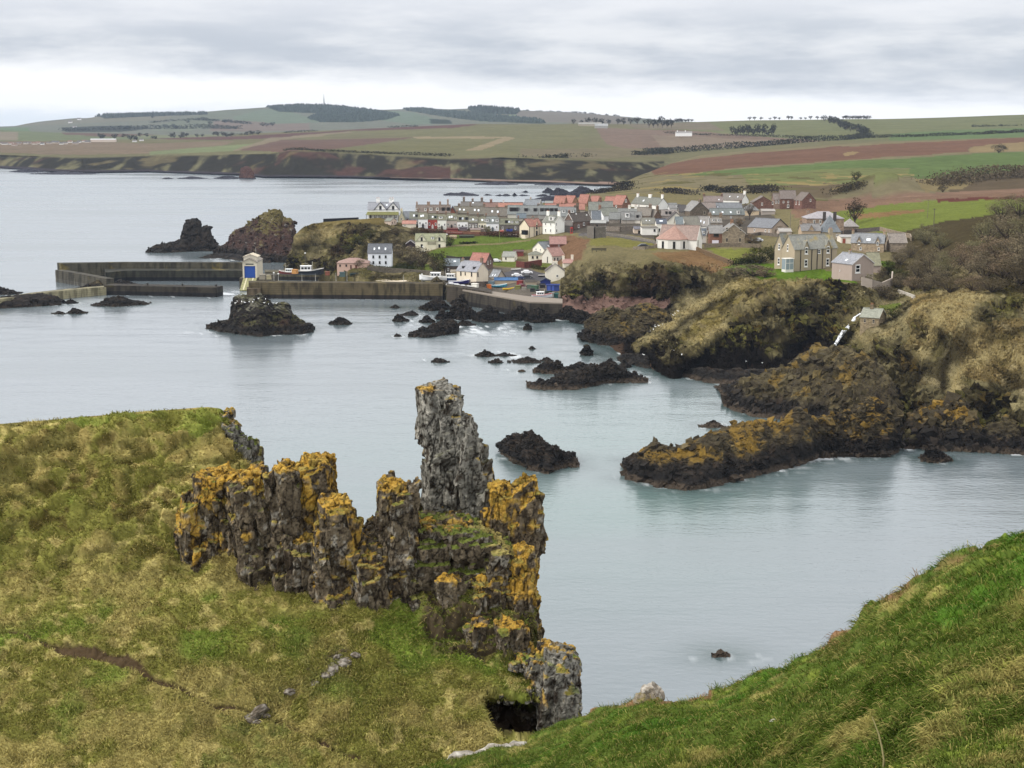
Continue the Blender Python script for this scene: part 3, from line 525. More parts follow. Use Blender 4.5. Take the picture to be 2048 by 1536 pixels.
hol_shade = fbm(PL * [1, 1, 1.6], .9, 3, 44); cL = over2(cL, (.35 + .65 * up) * sstep(hol_shade, .18, .42), '#4a3f22', .8); cL = over2(cL, up * sstep(f1 - .35, 0, .3) * sstep(nB, -.3, .2), '#54512a', .8); cL = over2(cL, up * tus * sstep(nC + nB, -.1, .3), '#8b7a48', .8)  # dark tones between tussocks and in noise patches stand in for shaded hollows
cL = over2(cL, inpoly([(230, 830), (440, 815), (470, 850), (400, 900), (300, 890), (120, 870), (120, 850)], pxL, pyL) * sstep(nB, -.3, .3), '#6c7c30', .7)
cL = over2(cL, inpoly([(500, 1260), (640, 1290), (760, 1330), (900, 1340), (780, 1420), (640, 1420), (520, 1300)], pxL + 70 * nB + 60 * nA, pyL + 60 * nB) * sstep(nB + nC, -.4, .5), '#616c30', .6)
cL = over2(cL, inpoly([(460, 1450), (560, 1445), (640, 1500), (600, 1570), (420, 1570)], pxL + 70 * nB + 60 * nA, pyL + 60 * nB) * sstep(nB + nC, -.4, .5), '#5f7030', .6)
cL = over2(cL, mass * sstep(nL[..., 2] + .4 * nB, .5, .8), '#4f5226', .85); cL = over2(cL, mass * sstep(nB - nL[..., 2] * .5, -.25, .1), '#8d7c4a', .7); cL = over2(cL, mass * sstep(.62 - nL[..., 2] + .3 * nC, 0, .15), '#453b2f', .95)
edge = (pxL > 440) * (pxL < 560) * (pyL < top + 14) * (pyL < 1000) * sstep(nC, -.1, .2); cL = over2(cL, edge, '#6f685a', .9)
cL = over2(cL, path, '#46382a', .97); cL = over2(cL, sstep(5 - np.abs(dline([(560, 1390), (600, 1350), (660, 1320), (720, 1300), (740, 1300)], pxL + 10 * nC, pyL + 10 * nB)), 0, 4) * sstep(nC, -.2, .2), '#5d5142', .9)
cL = over2(cL, sstep(5 - dline([(350, 1130), (300, 1200), (330, 1230), (380, 1270)], pxL + 9 * nC, pyL + 6 * nC), 0, 4), '#5b5228', .7)
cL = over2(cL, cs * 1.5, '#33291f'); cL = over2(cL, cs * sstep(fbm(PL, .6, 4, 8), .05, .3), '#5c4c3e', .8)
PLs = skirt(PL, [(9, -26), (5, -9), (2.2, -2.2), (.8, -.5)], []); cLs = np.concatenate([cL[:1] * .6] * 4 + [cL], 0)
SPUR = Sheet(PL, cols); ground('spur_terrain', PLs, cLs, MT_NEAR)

# ================================================================== the near slope at lower right
TOPR = [(820, 1560), (880, 1538), (905, 1524), (960, 1508), (1010, 1500), (1060, 1488), (1100, 1464), (1130, 1452), (1160, 1440), (1200, 1424), (1260, 1408), (1300, 1403), (1340, 1406), (1390, 1402), (1450, 1385), (1500, 1364), (1560, 1344), (1600, 1320), (1660, 1284), (1700, 1262), (1722, 1246), (1738, 1216), (1800, 1190), (1860, 1154), (1900, 1130), (1930, 1124), (1980, 1100), (2048, 1075), (2200, 1020), (2700, 860), (3300, 720), (3800, 640)]
colsR = np.concatenate([np.arange(820, 2202, 2.0), np.arange(2206, 3804, 6.0)]); RR = 300
top = ev(TOPR, colsR); t = np.linspace(0, 1, RR)[:, None]; pyR = top + (1640 - top) * t; pxR = np.broadcast_to(colsR, pyR.shape)
YR = tps([(820, 1560, 33), (905, 1524, 34.5), (1060, 1488, 35.5), (1160, 1440, 36), (1300, 1403, 34), (1450, 1385, 32), (1500, 1364, 31), (1660, 1284, 29), (1800, 1190, 27.5), (1930, 1124, 26.8), (2048, 1075, 26), (2200, 1020, 25), (1000, 1536, 31), (1160, 1500, 29), (1300, 1460, 26.5), (1400, 1536, 20.5), (1500, 1450, 23), (1600, 1536, 17.5), (1700, 1400, 19.5), (1750, 1536, 15.5), (1850, 1300, 19.5), (2048, 1250, 18), (2048, 1400, 15), (2048, 1536, 12.8), (2200, 1536, 12), (2200, 1200, 18), (1000, 1640, 27), (1500, 1640, 16), (2048, 1640, 11), (2200, 1640, 10.5), (2700, 870, 22.5), (2700, 1200, 14.5), (2700, 1640, 9), (3300, 740, 20), (3300, 1200, 12.5), (3300, 1640, 8), (3800, 660, 18), (3800, 1200, 11), (3800, 1640, 7)], pxR, pyR)
PR = PYv(pxR, pyR, YR); nR = gnorm(PR)
f1, f2, cid = worley(PR / .62, 5); g1, _, gid = worley(PR / .27, 6)
tus = np.clip(1 - f1 * 1.2, 0, 1) ** .7 * sstep(cid, .15, .7); edge = sstep(26 - (pyR - top), 0, 22)
d = .13 * fbm(PR, 2, 4, 1) + .20 * tus + .05 * np.clip(1 - g1, 0, 1) + .02 * fbm(PR, .12, 3, 2) + edge * .14 * fbm(PR, .7, 3, 5)
PR = PR + nR * d[..., None]; nR = gnorm(PR)
nA, nB, nC = fbm(PR, 2.4, 4, 65), fbm(PR, .7, 4, 66), fbm(PR, .25, 3, 67)
cR = np.empty(PR.shape); cR[:] = gn('#4f5d26')
cR = over2(cR, sstep(-nA + .5 * nB, .0, .4), '#42601e', .9); cR = over2(cR, sstep(nB + .5 * nA, .2, .5), '#938750', .75); cR = over2(cR, sstep(nC, .2, .5), '#86903c', .5); cR = over2(cR, sstep(f1, .45, .8) * sstep(nC, -.3, .3), '#303c14', .8); cR = over2(cR, sstep(fbm(PR, 1.1, 3, 70), .18, .45), '#3a4a18', .8)
soil = edge * sstep(nB + .4 * nA, .02, .3) * (pxR > 1180); cR = over2(cR, soil, '#7a5a44', .9)
PRs = skirt(PR, [(6, -16), (3, -5.5), (1.2, -1.4), (.4, -.3)], []); cRs = np.concatenate([cR[:1] * .7] * 4 + [cR], 0)
SLOPE = Sheet(PR, colsR); ground('near_slope_terrain', PRs, cRs, MT_NEAR)

# ================================================================== grass on both
def blades(name, label, P, col, mask, n, lmin, lmax, wd, seed, lean=.9, vis=None):
    rng = np.random.default_rng(seed); R_, K_ = P.shape[:2]
    r = rng.integers(0, R_ - 1, int(n * 1.6)); c = rng.integers(0, K_ - 1, int(n * 1.6)); ok = rng.random(len(r)) < mask[r, c]; r, c = r[ok][:n], c[ok][:n]; m = len(r)
    u, v = rng.random((2, m, 1)); p = P[r, c] + u * (P[r, c + 1] - P[r, c]) + v * (P[r + 1, c] - P[r, c])
    nrm = gnorm(P)[r, c]; L = (lmin + (lmax - lmin) * rng.random((m, 1)) ** 2) * (.7 + .6 * sstep(fbm(p, .8, 2, 3), -.3, .4))[:, None]
    ph = 6.283 * rng.random((m, 1)); flow = np.concatenate([np.cos(ph), np.sin(ph), 0 * ph], 1) * .75
    wnd = np.stack([fbm(p, 1.1, 2, 81), fbm(p, 1.1, 2, 82) - .35, 0 * u[:, 0]], -1) * 1.6            # blades of a tuft lie over together, mostly downhill
    dirn = nrm * (1 - .25 * rng.random((m, 1))) + (flow + wnd) * lean; dirn /= np.linalg.norm(dirn, axis=1, keepdims=True)
    side = np.cross(dirn, rng.normal(size=(m, 3))); side /= np.linalg.norm(side, axis=1, keepdims=True) + 1e-9
    W = wd * (.6 + .8 * rng.random((m, 1))); mid = p + dirn * L * .55 + nrm * L * .08; tip = p + dirn * L + np.array([0, 0, -1]) * L * .3
    V = np.stack([p - side * W - nrm * .03, p + side * W - nrm * .03, mid + side * W * .7, mid - side * W * .7, tip + side * W * .12, tip - side * W * .12], 1)
    b = (np.arange(m) * 6)[:, None]; Fc = np.concatenate([b + [0, 1, 2, 3], b + [3, 2, 4, 5]], 0)
    cc = col[r, c] * (.62 + .72 * rng.random((m, 1))) ; dry = (rng.random((m, 1)) < .12); cc = np.where(dry, cc * .5 + gn('#b09d62') * .55, cc)
    o = link(name, npmesh(name, V, Fc, np.repeat(cc[:, None], 6, 1)), MT_BLADE); return tag(o, label, 'grass', kind='stuff')
outl = np.where((pxL < -30), .5, 1.0); outr = np.where(pxR > 2110, .6, 1.0)
blades('grass', 'olive and straw coloured winter grass on the spur', PL, cL, outl * (1 - path) * (1 - np.clip(cs * 2, 0, 1)) * (1 - .8 * mass * (nL[..., 2] < .6)), 260000, .08, .26, .015, 1, 1.0)
blades('grass', 'green tussocky grass on the near slope at lower right', PR, cR, outr * (1 - .8 * soil), 330000, .06, .22, .0055, 2, .95)
# ================================================================== lichened rock pinnacles on the spur
def rock_cols(B, nr, blk, hf, seed, lich, grey, grass, core=False):
    """stone, pale crust, golden lichen and grass for points B with normals nr; blk = value of the block each point belongs to"""
    n1, n2, n3 = fbm(B, .9, 4, seed + 50), fbm(B, .26, 4, seed + 51), fbm(B, .09, 3, seed + 52); h1, h2 = np.modf(blk * 7.31)[0], np.modf(blk * 23.7)[0]
    col = np.empty(B.shape); col[:] = gn('#655a49') if not grey else gn('#76736a'); col = col * (.55 + .75 * h1)[..., None]
    col = over2(col, sstep(n2 + .4 * n1 + .3 * (h2 - .5), .12, .38), '#a8a397', .5 + .25 * grey); col = over2(col, sstep(-n2 + .5 * n1, .18, .42), '#352b21', .85); col = over2(col, sstep(n3, .12, .36), '#241d16', .8)
    lm = sstep(.8 * n1 + .45 * n2 + .5 * np.maximum(nr[..., 2], -.2) + .62 * (blk - .5) + lich - .55 * hf - .54, .0, .30)
    col = over2(col, lm, '#b08a34', .88); col = over2(col, lm * sstep(n2, .05, .4), '#92803f', .7); col = over2(col, lm * sstep(n3, .12, .36), '#5c4a28', .75); col = over2(col, lm * sstep(-n3, .28, .5), '#c4a24c', .5)
    gm = min(grass, 1) * sstep(nr[..., 2] + .3 * n2 + .3 * n1, .66 - .3 * max(0, grass - 1), .86 - .3 * max(0, grass - 1)) * (hf > .03 * (grass <= 1))
    col = over2(col, gm, '#626a2e'); col = over2(col, gm * sstep(n1, -.05, .25), '#9a8a54', .8)
    return col
VOX = .048
AX = np.array([[.94, .30, .05], [-.31, .94, .10], [-.02, -.11, .99]])         # the joints of the whole ridge share these directions
def pinnacle(label, prof, Y, dr=.7, seed=1, lich=.5, grey=0., nth=110, step=.055, grass=.5, bw=(.35, .9), bh=(.9, 2.7), nb=None):
    """a core with jointed, flat faced blocks of stone set all over it, one mesh"""
    rng = np.random.default_rng(seed * 17 + 3); p = np.array(prof, float); pyt, pyb = p[0, 0], p[-1, 0]; zt, zb = PYv(1024, [pyt, pyb], Y)[:, 2]
    n = max(12, int((zt - zb) / .25)); py = np.linspace(pyt, pyb, n); xl, xr = np.interp(py, p[:, 0], p[:, 1]), np.interp(py, p[:, 0], p[:, 2]); ctr = PYv((xl + xr) / 2, py, Y); hw = (xr - xl) / 2 / F * Y; zc = ctr[:, 2]
    def dep(h): return dr * np.minimum(1, h / (.6 * dr) + .25)
    th = np.linspace(0, 2 * np.pi, 40, endpoint=False); c, s_ = np.cos(th), np.sin(th); ux, uy = np.sign(c) * np.abs(c) ** .62, np.sign(s_) * np.abs(s_) ** .62
    core = np.stack([ctr[:, :1] + np.maximum(hw - .45, .08)[:, None] * ux, Y + .9 - dr + (dep(hw) - .42)[:, None] * uy, np.repeat(zc[:, None] - .2, 40, 1)], -1); core = core + .12 * np.stack([fbm(core, .6, 3, seed + q) for q in (1, 2, 3)], -1)
    V = [core.reshape(-1, 3), np.array([[ctr[0, 0], Y + .9 - dr, zc[0] - .15]])]; Fq = [gfaces(n, 40, True)[:, ::-1]]; k = np.arange(40); Fq.append(np.stack([k, (k + 1) % 40, np.full(40, n * 40), np.full(40, n * 40)], 1)[:, :3][:, [0, 1, 2, 2]]); off = n * 40 + 1
    area = (zt - zb) * 2 * (hw.mean() + dr); nb = nb or int(area * 5.0)
    for lvl, (cnt, w_, h_, sub_, amp) in enumerate([(nb, bw, bh, 4, .03), (int(nb * 3.4), (bw[0] * .35, bw[1] * .42), (bh[0] * .35, bh[1] * .35), 3, .02)]):
        u = np.linspace(-1, 1, sub_); a_, b_ = np.meshgrid(u, u, indexing='ij'); faces = []
        for ax in range(3):
            for sg in (-1, 1):
                q = np.zeros((sub_, sub_, 3)); q[..., ax] = sg; q[..., (ax + 1) % 3] = a_ * sg; q[..., (ax + 2) % 3] = b_; faces.append(q)
        U = np.stack(faces).reshape(-1, 3); gf = gfaces(sub_, sub_); FU = np.concatenate([gf + i * sub_ * sub_ for i in range(6)])
        t = rng.random(cnt); zz = zb + (zt - zb) * t; front = rng.random(cnt) < .72; ang = np.where(front, rng.uniform(np.pi, 2 * np.pi, cnt), rng.uniform(0, np.pi, cnt)); ang[: max(3, cnt // 12)] = rng.uniform(0, 6.28, max(3, cnt // 12)); zz[: max(3, cnt // 12)] = zt
        W = rng.uniform(*w_, cnt) * .5; D = rng.uniform(*w_, cnt) * .5; Hh = rng.uniform(*h_, cnt) * .5
        zz = np.minimum(zz, zt - Hh * rng.uniform(.85, 1.0, cnt) - np.abs(rng.normal(0, min(.5, .12 * (zt - zb)), cnt))); h0 = np.interp(zz, zc[::-1], hw[::-1]); W = np.minimum(W, h0 * .62); cx = np.interp(zz, zc[::-1], ctr[::-1, 0]); cu, su = np.cos(ang), np.sin(ang); cu, su = np.sign(cu) * np.abs(cu) ** .62, np.sign(su) * np.abs(su) ** .62
        jut = rng.normal(-.05, .27 - .13 * (grey > .7), cnt) if lvl == 0 else rng.normal(-.02, .2, cnt)
        C0 = np.stack([cx + cu * np.maximum(h0 - W + np.minimum(jut, .12), 0), Y + .9 - dr + su * np.maximum(dep(h0) - D + jut, 0), zz], 1)
        S = np.stack([W, D, Hh], 1); tw = 1 + rng.normal(0, .15, (cnt, 8, 3)); cor = np.array([(x, y, z) for x in (-1, 1) for y in (-1, 1) for z in (-1, 1)], float)
        wts = np.prod(.5 * (1 + U[:, None, :] * cor[None]), -1)                               # trilinear: each block has eight jittered corners
        L = np.einsum('uk,nkc->nuc', wts, cor[None] * tw) * S[:, None]
        A = np.repeat(AX[None], cnt, 0) + rng.normal(0, .10, (cnt, 3, 3)); A /= np.linalg.norm(A, axis=2, keepdims=True); B = L @ A + C0[:, None]
        nr = np.repeat(np.repeat(np.concatenate([np.eye(3)[[ax]] * sg for ax in range(3) for sg in (-1, 1)]), sub_ * sub_, 0)[None], cnt, 0) @ A
        B = B + amp * nr * (2.2 * fbm(B, .4, 4, seed + lvl) + 1.2 * ridge(B, .5, 3, seed + 9))[..., None] + amp * .5 * np.stack([fbm(B, .5, 2, seed + 7 + q) for q in (1, 2, 3)], -1)
        
        V.append(B.reshape(-1, 3)); Fq.append((np.arange(cnt) * len(U))[:, None, None] + FU[None] + off); Fq[-1] = Fq[-1].reshape(-1, 4); off += cnt * len(U)
    Fq[1] = np.stack([k, (k + 1) % 40, np.full(40, n * 40), (k + 1) % 40], 1)[:0]
    # weld the blocks into one weathered skin, then roughen and colour it
    raw = npmesh('rock_blocks', np.concatenate(V), np.concatenate(Fq)); tmp = bpy.data.objects.new('rock_blocks', raw); C.collection.objects.link(tmp)
    md = tmp.modifiers.new('weld', 'REMESH'); md.mode = 'VOXEL'; md.voxel_size = VOX
    dg = bpy.context.evaluated_depsgraph_get(); em = tmp.evaluated_get(dg).to_mesh(); nv, nf = len(em.vertices), len(em.polygons)
    B = np.empty(nv * 3, np.float32); em.vertices.foreach_get('co', B); B = B.reshape(-1, 3).astype(float); NR = np.empty(nv * 3, np.float32); em.vertices.foreach_get('normal', NR); NR = NR.reshape(-1, 3).astype(float); nl = len(em.loops); li = np.empty(nl, np.int32); em.loops.foreach_get('vertex_index', li)
    assert nl == nf * 4; Fq = li.reshape(-1, 4); tmp.evaluated_get(dg).to_mesh_clear(); bpy.data.objects.remove(tmp); bpy.data.meshes.remove(raw)
    hC, jC, idc = facets((B @ AX.T) / [.30, .30, .95] + seed, seed + 4, .8); hD, jD, idd = facets((B @ AX.T) / [.13, .13, .28] + seed, seed + 6, .8)
    dd = (.11 * hC + .05 * hD) * (1 - .45 * (grey > .7)) + .035 * fbm(B, .3, 4, seed + 2) - .05 * (1 - sstep(jC, 0, .1)) * (idc > .5)
    B = B + NR * dd[:, None]; blk = .5 * idc + .5 * worley((B @ AX.T) / [.6, .6, 2.2] + seed, seed)[2]; hf = np.clip((zt - B[:, 2]) / (zt - zb), 0, 1)
    col = rock_cols(B, NR, blk, hf, seed, lich, grey, grass); col = over2(col, (1 - sstep(jC, .02, .12)) * (idc > .35), '#1a140f', .85)
    o = link('rock_pinnacle', npmesh('rock_pinnacle', B, Fq, col, False), MT_ROCK)
    return tag(o, label, 'rock', 'lichened pinnacles along the spur')
G7 = lambda rows: [(760 + y / 2.354, 330 + a / 2.354, 330 + b / 2.354) for y, a, b in rows]
pinnacle('low broken rock knob under thick orange lichen, at the spur edge', G7([(432, 190, 300), (450, 175, 320), (520, 160, 420), (600, 130, 460), (700, 70, 470), (800, 90, 480), (880, 130, 480), (960, 200, 470)]), 59.2, 1.0, 1, .75, grass=.9)
pinnacle('upright block with an orange cap beside the low orange knob', G7([(445, 335, 395), (470, 325, 440), (540, 330, 465), (620, 345, 500), (800, 355, 512), (950, 370, 512), (1050, 375, 505), (1100, 390, 490)]), 57.6, .8, 2, .5)
pinnacle('narrow dark twin finger with a flat top, left of the orange topped twin', G7([(400, 565, 612), (430, 520, 622), (460, 505, 625), (560, 508, 628), (700, 515, 640), (900, 520, 700), (1000, 518, 690), (1080, 540, 650)]), 57.4, .8, 3, .35)
pinnacle('orange topped twin finger with a smooth golden face', G7([(368, 705, 748), (400, 645, 766), (420, 635, 770), (470, 628, 775), (560, 625, 790), (650, 640, 800), (800, 640, 800), (1000, 640, 780)]), 57.9, .8, 4, .72)
pinnacle('ragged rib stepping down right of the golden finger, orange to its foot', G7([(560, 785, 850), (620, 770, 875), (700, 740, 888), (820, 710, 905), (900, 705, 915), (1000, 700, 915), (1100, 700, 890), (1190, 770, 860), (1230, 790, 830)]), 56.2, .8, 5, .62)
pinnacle('small knob of rock in the notch between the ribs', G7([(758, 940, 990), (790, 915, 1012), (860, 912, 1030), (960, 905, 1060), (1080, 910, 1060), (1180, 940, 1040)]), 56.0, .7, 6, .5, grass=.8)
pinnacle('craggy grey tower with an orange crest left of the tallest stack', G7([(480, 1078, 1104), (500, 1050, 1125), (520, 1032, 1145), (560, 1022, 1160), (700, 1005, 1180), (800, 1000, 1190), (930, 985, 1180), (1080, 975, 1150), (1200, 970, 1110), (1260, 985, 1070), (1290, 1000, 1050)]), 56.6, .9, 7, .42, grass=.8)
pinnacle('tallest stack, a leaning grey slab with a square top', G7([(44, 1240, 1360), (60, 1207, 1378), (110, 1200, 1378), (200, 1212, 1388), (300, 1232, 1395), (400, 1258, 1400), (430, 1228, 1400), (500, 1222, 1400), (580, 1230, 1400), (650, 1270, 1410), (700, 1300, 1420)]), 59.6, .75, 8, .14, 1.0, nth=130, grass=.2, bw=(.5, 1.2), bh=(.9, 2.6))
pinnacle('pale grey slab leaning against the tallest stack', G7([(180, 1385, 1425), (230, 1372, 1450), (330, 1372, 1480), (400, 1380, 1500), (440, 1385, 1540), (520, 1392, 1545), (600, 1395, 1545), (680, 1420, 1530), (760, 1440, 1510), (800, 1460, 1500)]), 59.0, .65, 9, .2, .8, grass=.2, bw=(.4, .9), bh=(.8, 2.0))
pinnacle('big square block of golden lichen at the seaward end', G7([(482, 1590, 1695), (500, 1545, 1712), (520, 1532, 1725), (570, 1532, 1760), (650, 1530, 1760), (680, 1545, 1776), (720, 1560, 1765), (790, 1600, 1740), (880, 1640, 1738), (915, 1650, 1715)]), 58.8, .8, 10, .85)
pinnacle('small orange rib beside the golden block', G7([(610, 1520, 1550), (640, 1505, 1560), (740, 1485, 1560), (790, 1480, 1550)]), 58.4, .45, 11, .7, nth=70)
pinnacle('stubby rock step hanging over the sea below the golden block', G7([(800, 1660, 1740), (830, 1640, 1740), (900, 1640, 1705), (935, 1655, 1728), (1000, 1660, 1732), (1040, 1640, 1725), (1100, 1620, 1730), (1150, 1600, 1738), (1220, 1600, 1750), (1270, 1640, 1752), (1300, 1660, 1740)]), 56.6, .8, 12, .75, grass=.5)
G8 = lambda rows: [(1240 + y / 3.413, 900 + a / 3.413, 900 + b / 3.413) for y, a, b in rows]
pinnacle('orange crusted boulder on the grass above the cave mouth', G8([(205, 420, 520), (225, 395, 560), (270, 375, 560), (320, 372, 510), (345, 400, 500)]), 54.6, .6, 13, .95, nth=80, step=.04)
pinnacle('grey corner pillar with an orange rim beside the cave mouth', G8([(205, 430, 812), (225, 392, 840), (268, 385, 850), (285, 560, 853), (300, 575, 858), (380, 580, 862), (460, 590, 868), (545, 685, 880), (640, 705, 882), (700, 740, 866), (780, 770, 845)]), 53.6, 1.0, 14, .35, .5, step=.045, grass=.6)
pinnacle('small orange rock on the brink at the end of the grassy bluff', [(818, 446, 460), (828, 444, 468), (846, 448, 473), (866, 458, 475)], 66.0, .5, 20, .7, .2, bw=(.2, .5), bh=(.2, .6))
pinnacle('bare crag dropping away below the end of the grassy bluff', [(852, 452, 472), (880, 458, 476), (905, 464, 480), (935, 478, 505), (975, 500, 540), (1010, 520, 560)], 65.2, .8, 21, .1, .3, grass=1.2)
pinnacle('orange crusted ledge along the top of the cave block', G8([(208, 560, 812), (228, 430, 842), (262, 392, 850), (300, 400, 850), (330, 520, 852)]), 54.1, .9, 19, .75, .1, grass=1.2, bw=(.3, .7), bh=(.2, .45))
pinnacle('thick stone lintel hanging over the cave mouth', G8([(440, 330, 690), (470, 230, 720), (505, 205, 735), (530, 205, 735)]), 53.0, .7, 15, .25, .2, grass=1.3, bw=(.3, .8), bh=(.2, .5))
pinnacle('black inner wall of the cave', G8([(520, 230, 700), (600, 215, 760), (700, 300, 760), (800, 330, 700), (880, 380, 620)]), 55.4, 1.0, 16, -.9, 0, step=.07, nth=150, grass=0)
pinnacle('broad ledged flank of rock and grass below the tallest stack', G7([(630, 1180, 1400), (670, 1140, 1480), (730, 1110, 1610), (800, 1090, 1690), (900, 1085, 1690), (1000, 1110, 1710), (1100, 1150, 1712), (1180, 1230, 1715), (1250, 1330, 1700)]), 58.5, 1.7, 17, .2, 0, step=.05, nth=200, grass=1.7, bw=(.5, 1.5), bh=(.3, .8))
pinnacle('dark joined foot of the ribs in the middle of the ridge', G7([(700, 640, 800), (800, 560, 1000), (900, 540, 1120), (1000, 560, 1150), (1080, 600, 1150), (1150, 690, 1120), (1200, 760, 1050)]), 58.1, 1.3, 18, .25, 0, step=.05, nth=180, grass=.8)
for px, py, wd, h, lab in [(915, 1050, 60, 40, 'dark ledge of rock between grass below the tallest stack'), (905, 1180, 70, 46, 'ledge of bare rock half way down the grassy flank'), (975, 1190, 60, 60, 'orange spotted ledge near the seaward edge of the flank'), (1035, 1215, 60, 60, 'rough rock step above the boulder by the cave'), (955, 1265, 44, 34, 'rounded rock in the grass above the cave'), (850, 1110, 50, 60, 'dark rib poking out of grass behind the grey tower'), (1000, 1120, 70, 30, 'long orange ledge below the golden block'), (1020, 1270, 60, 40, 'dark cracked rock beside the seaward edge, above the boulder')]:
    Y = SPUR.at(px, py)[1]; pinnacle(lab, [(py - h / 2, px - wd * .3, px + wd * .3), (py - h * .3, px - wd * .45, px + wd * .5), (py + h * .3, px - wd * .5, px + wd * .5), (py + h * .7, px - wd * .4, px + wd * .4)], Y - .1, .5, int(px), .55, nth=64, step=.06, grass=.9)

# loose stones on paths and edges
def boulder(name, label, loc, size, hexes, seed, group=None, sub=3, mat=None, flat=.6, cat='stone'):
    import bmesh
    bm = bmesh.new(); bmesh.ops.create_icosphere(bm, subdivisions=sub, radius=1); V = np.array([v.co[:] for v in bm.verts]); Fc = np.array([[v.index for v in f.verts] for f in bm.faces]); bm.free()
    rng = np.random.default_rng(seed); s = np.array(size) * [1, 1, flat]; a = worley(V * 1.3 + seed, seed); V = V * (1 + .35 * (a[2] - .5) + .18 * fbm(V, .6, 3, seed))[:, None]
    V = V * s; n = fbm(V + seed, .35 * max(size), 3, seed); col = np.where((n > .05)[:, None], gn(hexes[0]), gn(hexes[1])) * .8
    o = link(name, npmesh(name, V, Fc, col), mat or MT_ROCK); o.location = loc; o.rotation_euler = (rng.normal() * .25, rng.normal() * .25, rng.random() * 6)
    return tag(o, label, cat, group)
for k, (px, py, s, lab) in enumerate([(518, 1428, .5, 'largest flat pale stone in the muddy path'), (532, 1432, .22, 'small white stone at the end of the path stones'), (505, 1440, .28, 'dark stone below the flat pale path stone'), (515, 1447, .22, 'little grey stone under the flat pale path stone'),
        (690, 1325, .34, 'grey slab in the scree under the pinnacles'), (664, 1340, .3, 'flat slab lower in the scree under the pinnacles'), (655, 1350, .26, 'pale stone at the scree foot'), (712, 1312, .26, 'brown stone at the scree top'), (628, 1368, .22, 'lone pale stone left of the scree foot'), (582, 1385, .3, 'dark stone at the lower end of the scree line'), (675, 1318, .24, 'small brown stone in mid scree')]):
    boulder('stone', lab, SPUR.at(px, py) + [0, 0, .03], (s, s * .8, s * .7), ('#9a9286', '#6b6154'), k + 3, 'stones lying on the spur paths')
for k, (px, py, s, lab) in enumerate([(930, 1512, .55, 'pale boulder at the bottom of the white rock line'), (960, 1506, .35, 'small pale rock second from the bottom of the white rock line'), (985, 1503, .62, 'broad pale boulder midway along the white rock line'), (1012, 1498, .4, 'angular pale rock in the upper white rock line'), (1040, 1494, .5, 'long pale rock high in the white rock line'), (1068, 1480, .6, 'topmost white rock against the cave mouth'), (905, 1526, .5, 'half buried pale rock at the picture foot')]):
    boulder('stone', lab, SPUR.at(px, min(py, 1530)) * [1, 1, 1] + [0, -.4, .1], (s, s * .8, s * .8), ('#c4beb2', '#9c9488'), k + 40, 'white rocks along the gully edge')
p = SLOPE.at(1305, 1404); boulder('stone', 'big pale pyramid rock on the skyline of the near slope', p + [0, .5, -.12], (.30, .3, .34), ('#b9b1a4', '#94897a'), 77, sub=4, flat=1.0)
boulder('stone', 'yellowish rock leaning on the big pale pyramid rock', p + [-.22, .3, -.1], (.18, .2, .22), ('#8d7f58', '#a29682'), 78, flat=1.0)
boulder('stone', 'tiny white pebble in the near grass', SLOPE.at(1545, 1452) + [0, 0, .08], (.06, .05, .05), ('#e0dcd4', '#cfc8be'), 79, sub=2)
# the dry stalk close to the camera
def tube(pts, rad, k=6):
    V, Fc = [], []; pts = np.array(pts, float)
    for i, p in enumerate(pts):
        r = rad[i] if hasattr(rad, '__len__') else rad
        d = pts[min(i + 1, len(pts) - 1)] - pts[max(i - 1, 0)]; d /= np.linalg.norm(d) + 1e-9; a = np.cross(d, [.3, .8, .52]); a /= np.linalg.norm(a); b = np.cross(d, a)
        V += [p + r * (math.cos(t) * a + math.sin(t) * b) for t in np.arange(k) * 2 * math.pi / k]
    for i in range(len(pts) - 1):
        for j in range(k): Fc.append([i * k + j, i * k + (j + 1) % k, (i + 1) * k + (j + 1) % k, (i + 1) * k + j])
    return V, Fc
b0 = SLOPE.at(1770, 1545); st = [b0 + [0, 0, -.05]] + [PYv(x, y, b0[1] - .05 + .02 * i) for i, (x, y) in enumerate([(1768, 1520), (1764, 1495), (1758, 1470), (1750, 1448), (1744, 1433)])]
V, Fc = tube(st, [.012, .011, .010, .009, .007, .004]); o = link('dry_stalk', npmesh('dry_stalk', V, Fc, np.tile(g('#c8bc86'), (len(V), 1))), MT_BLADE); tag(o, 'single bleached dry stalk standing in the near grass', 'plant')

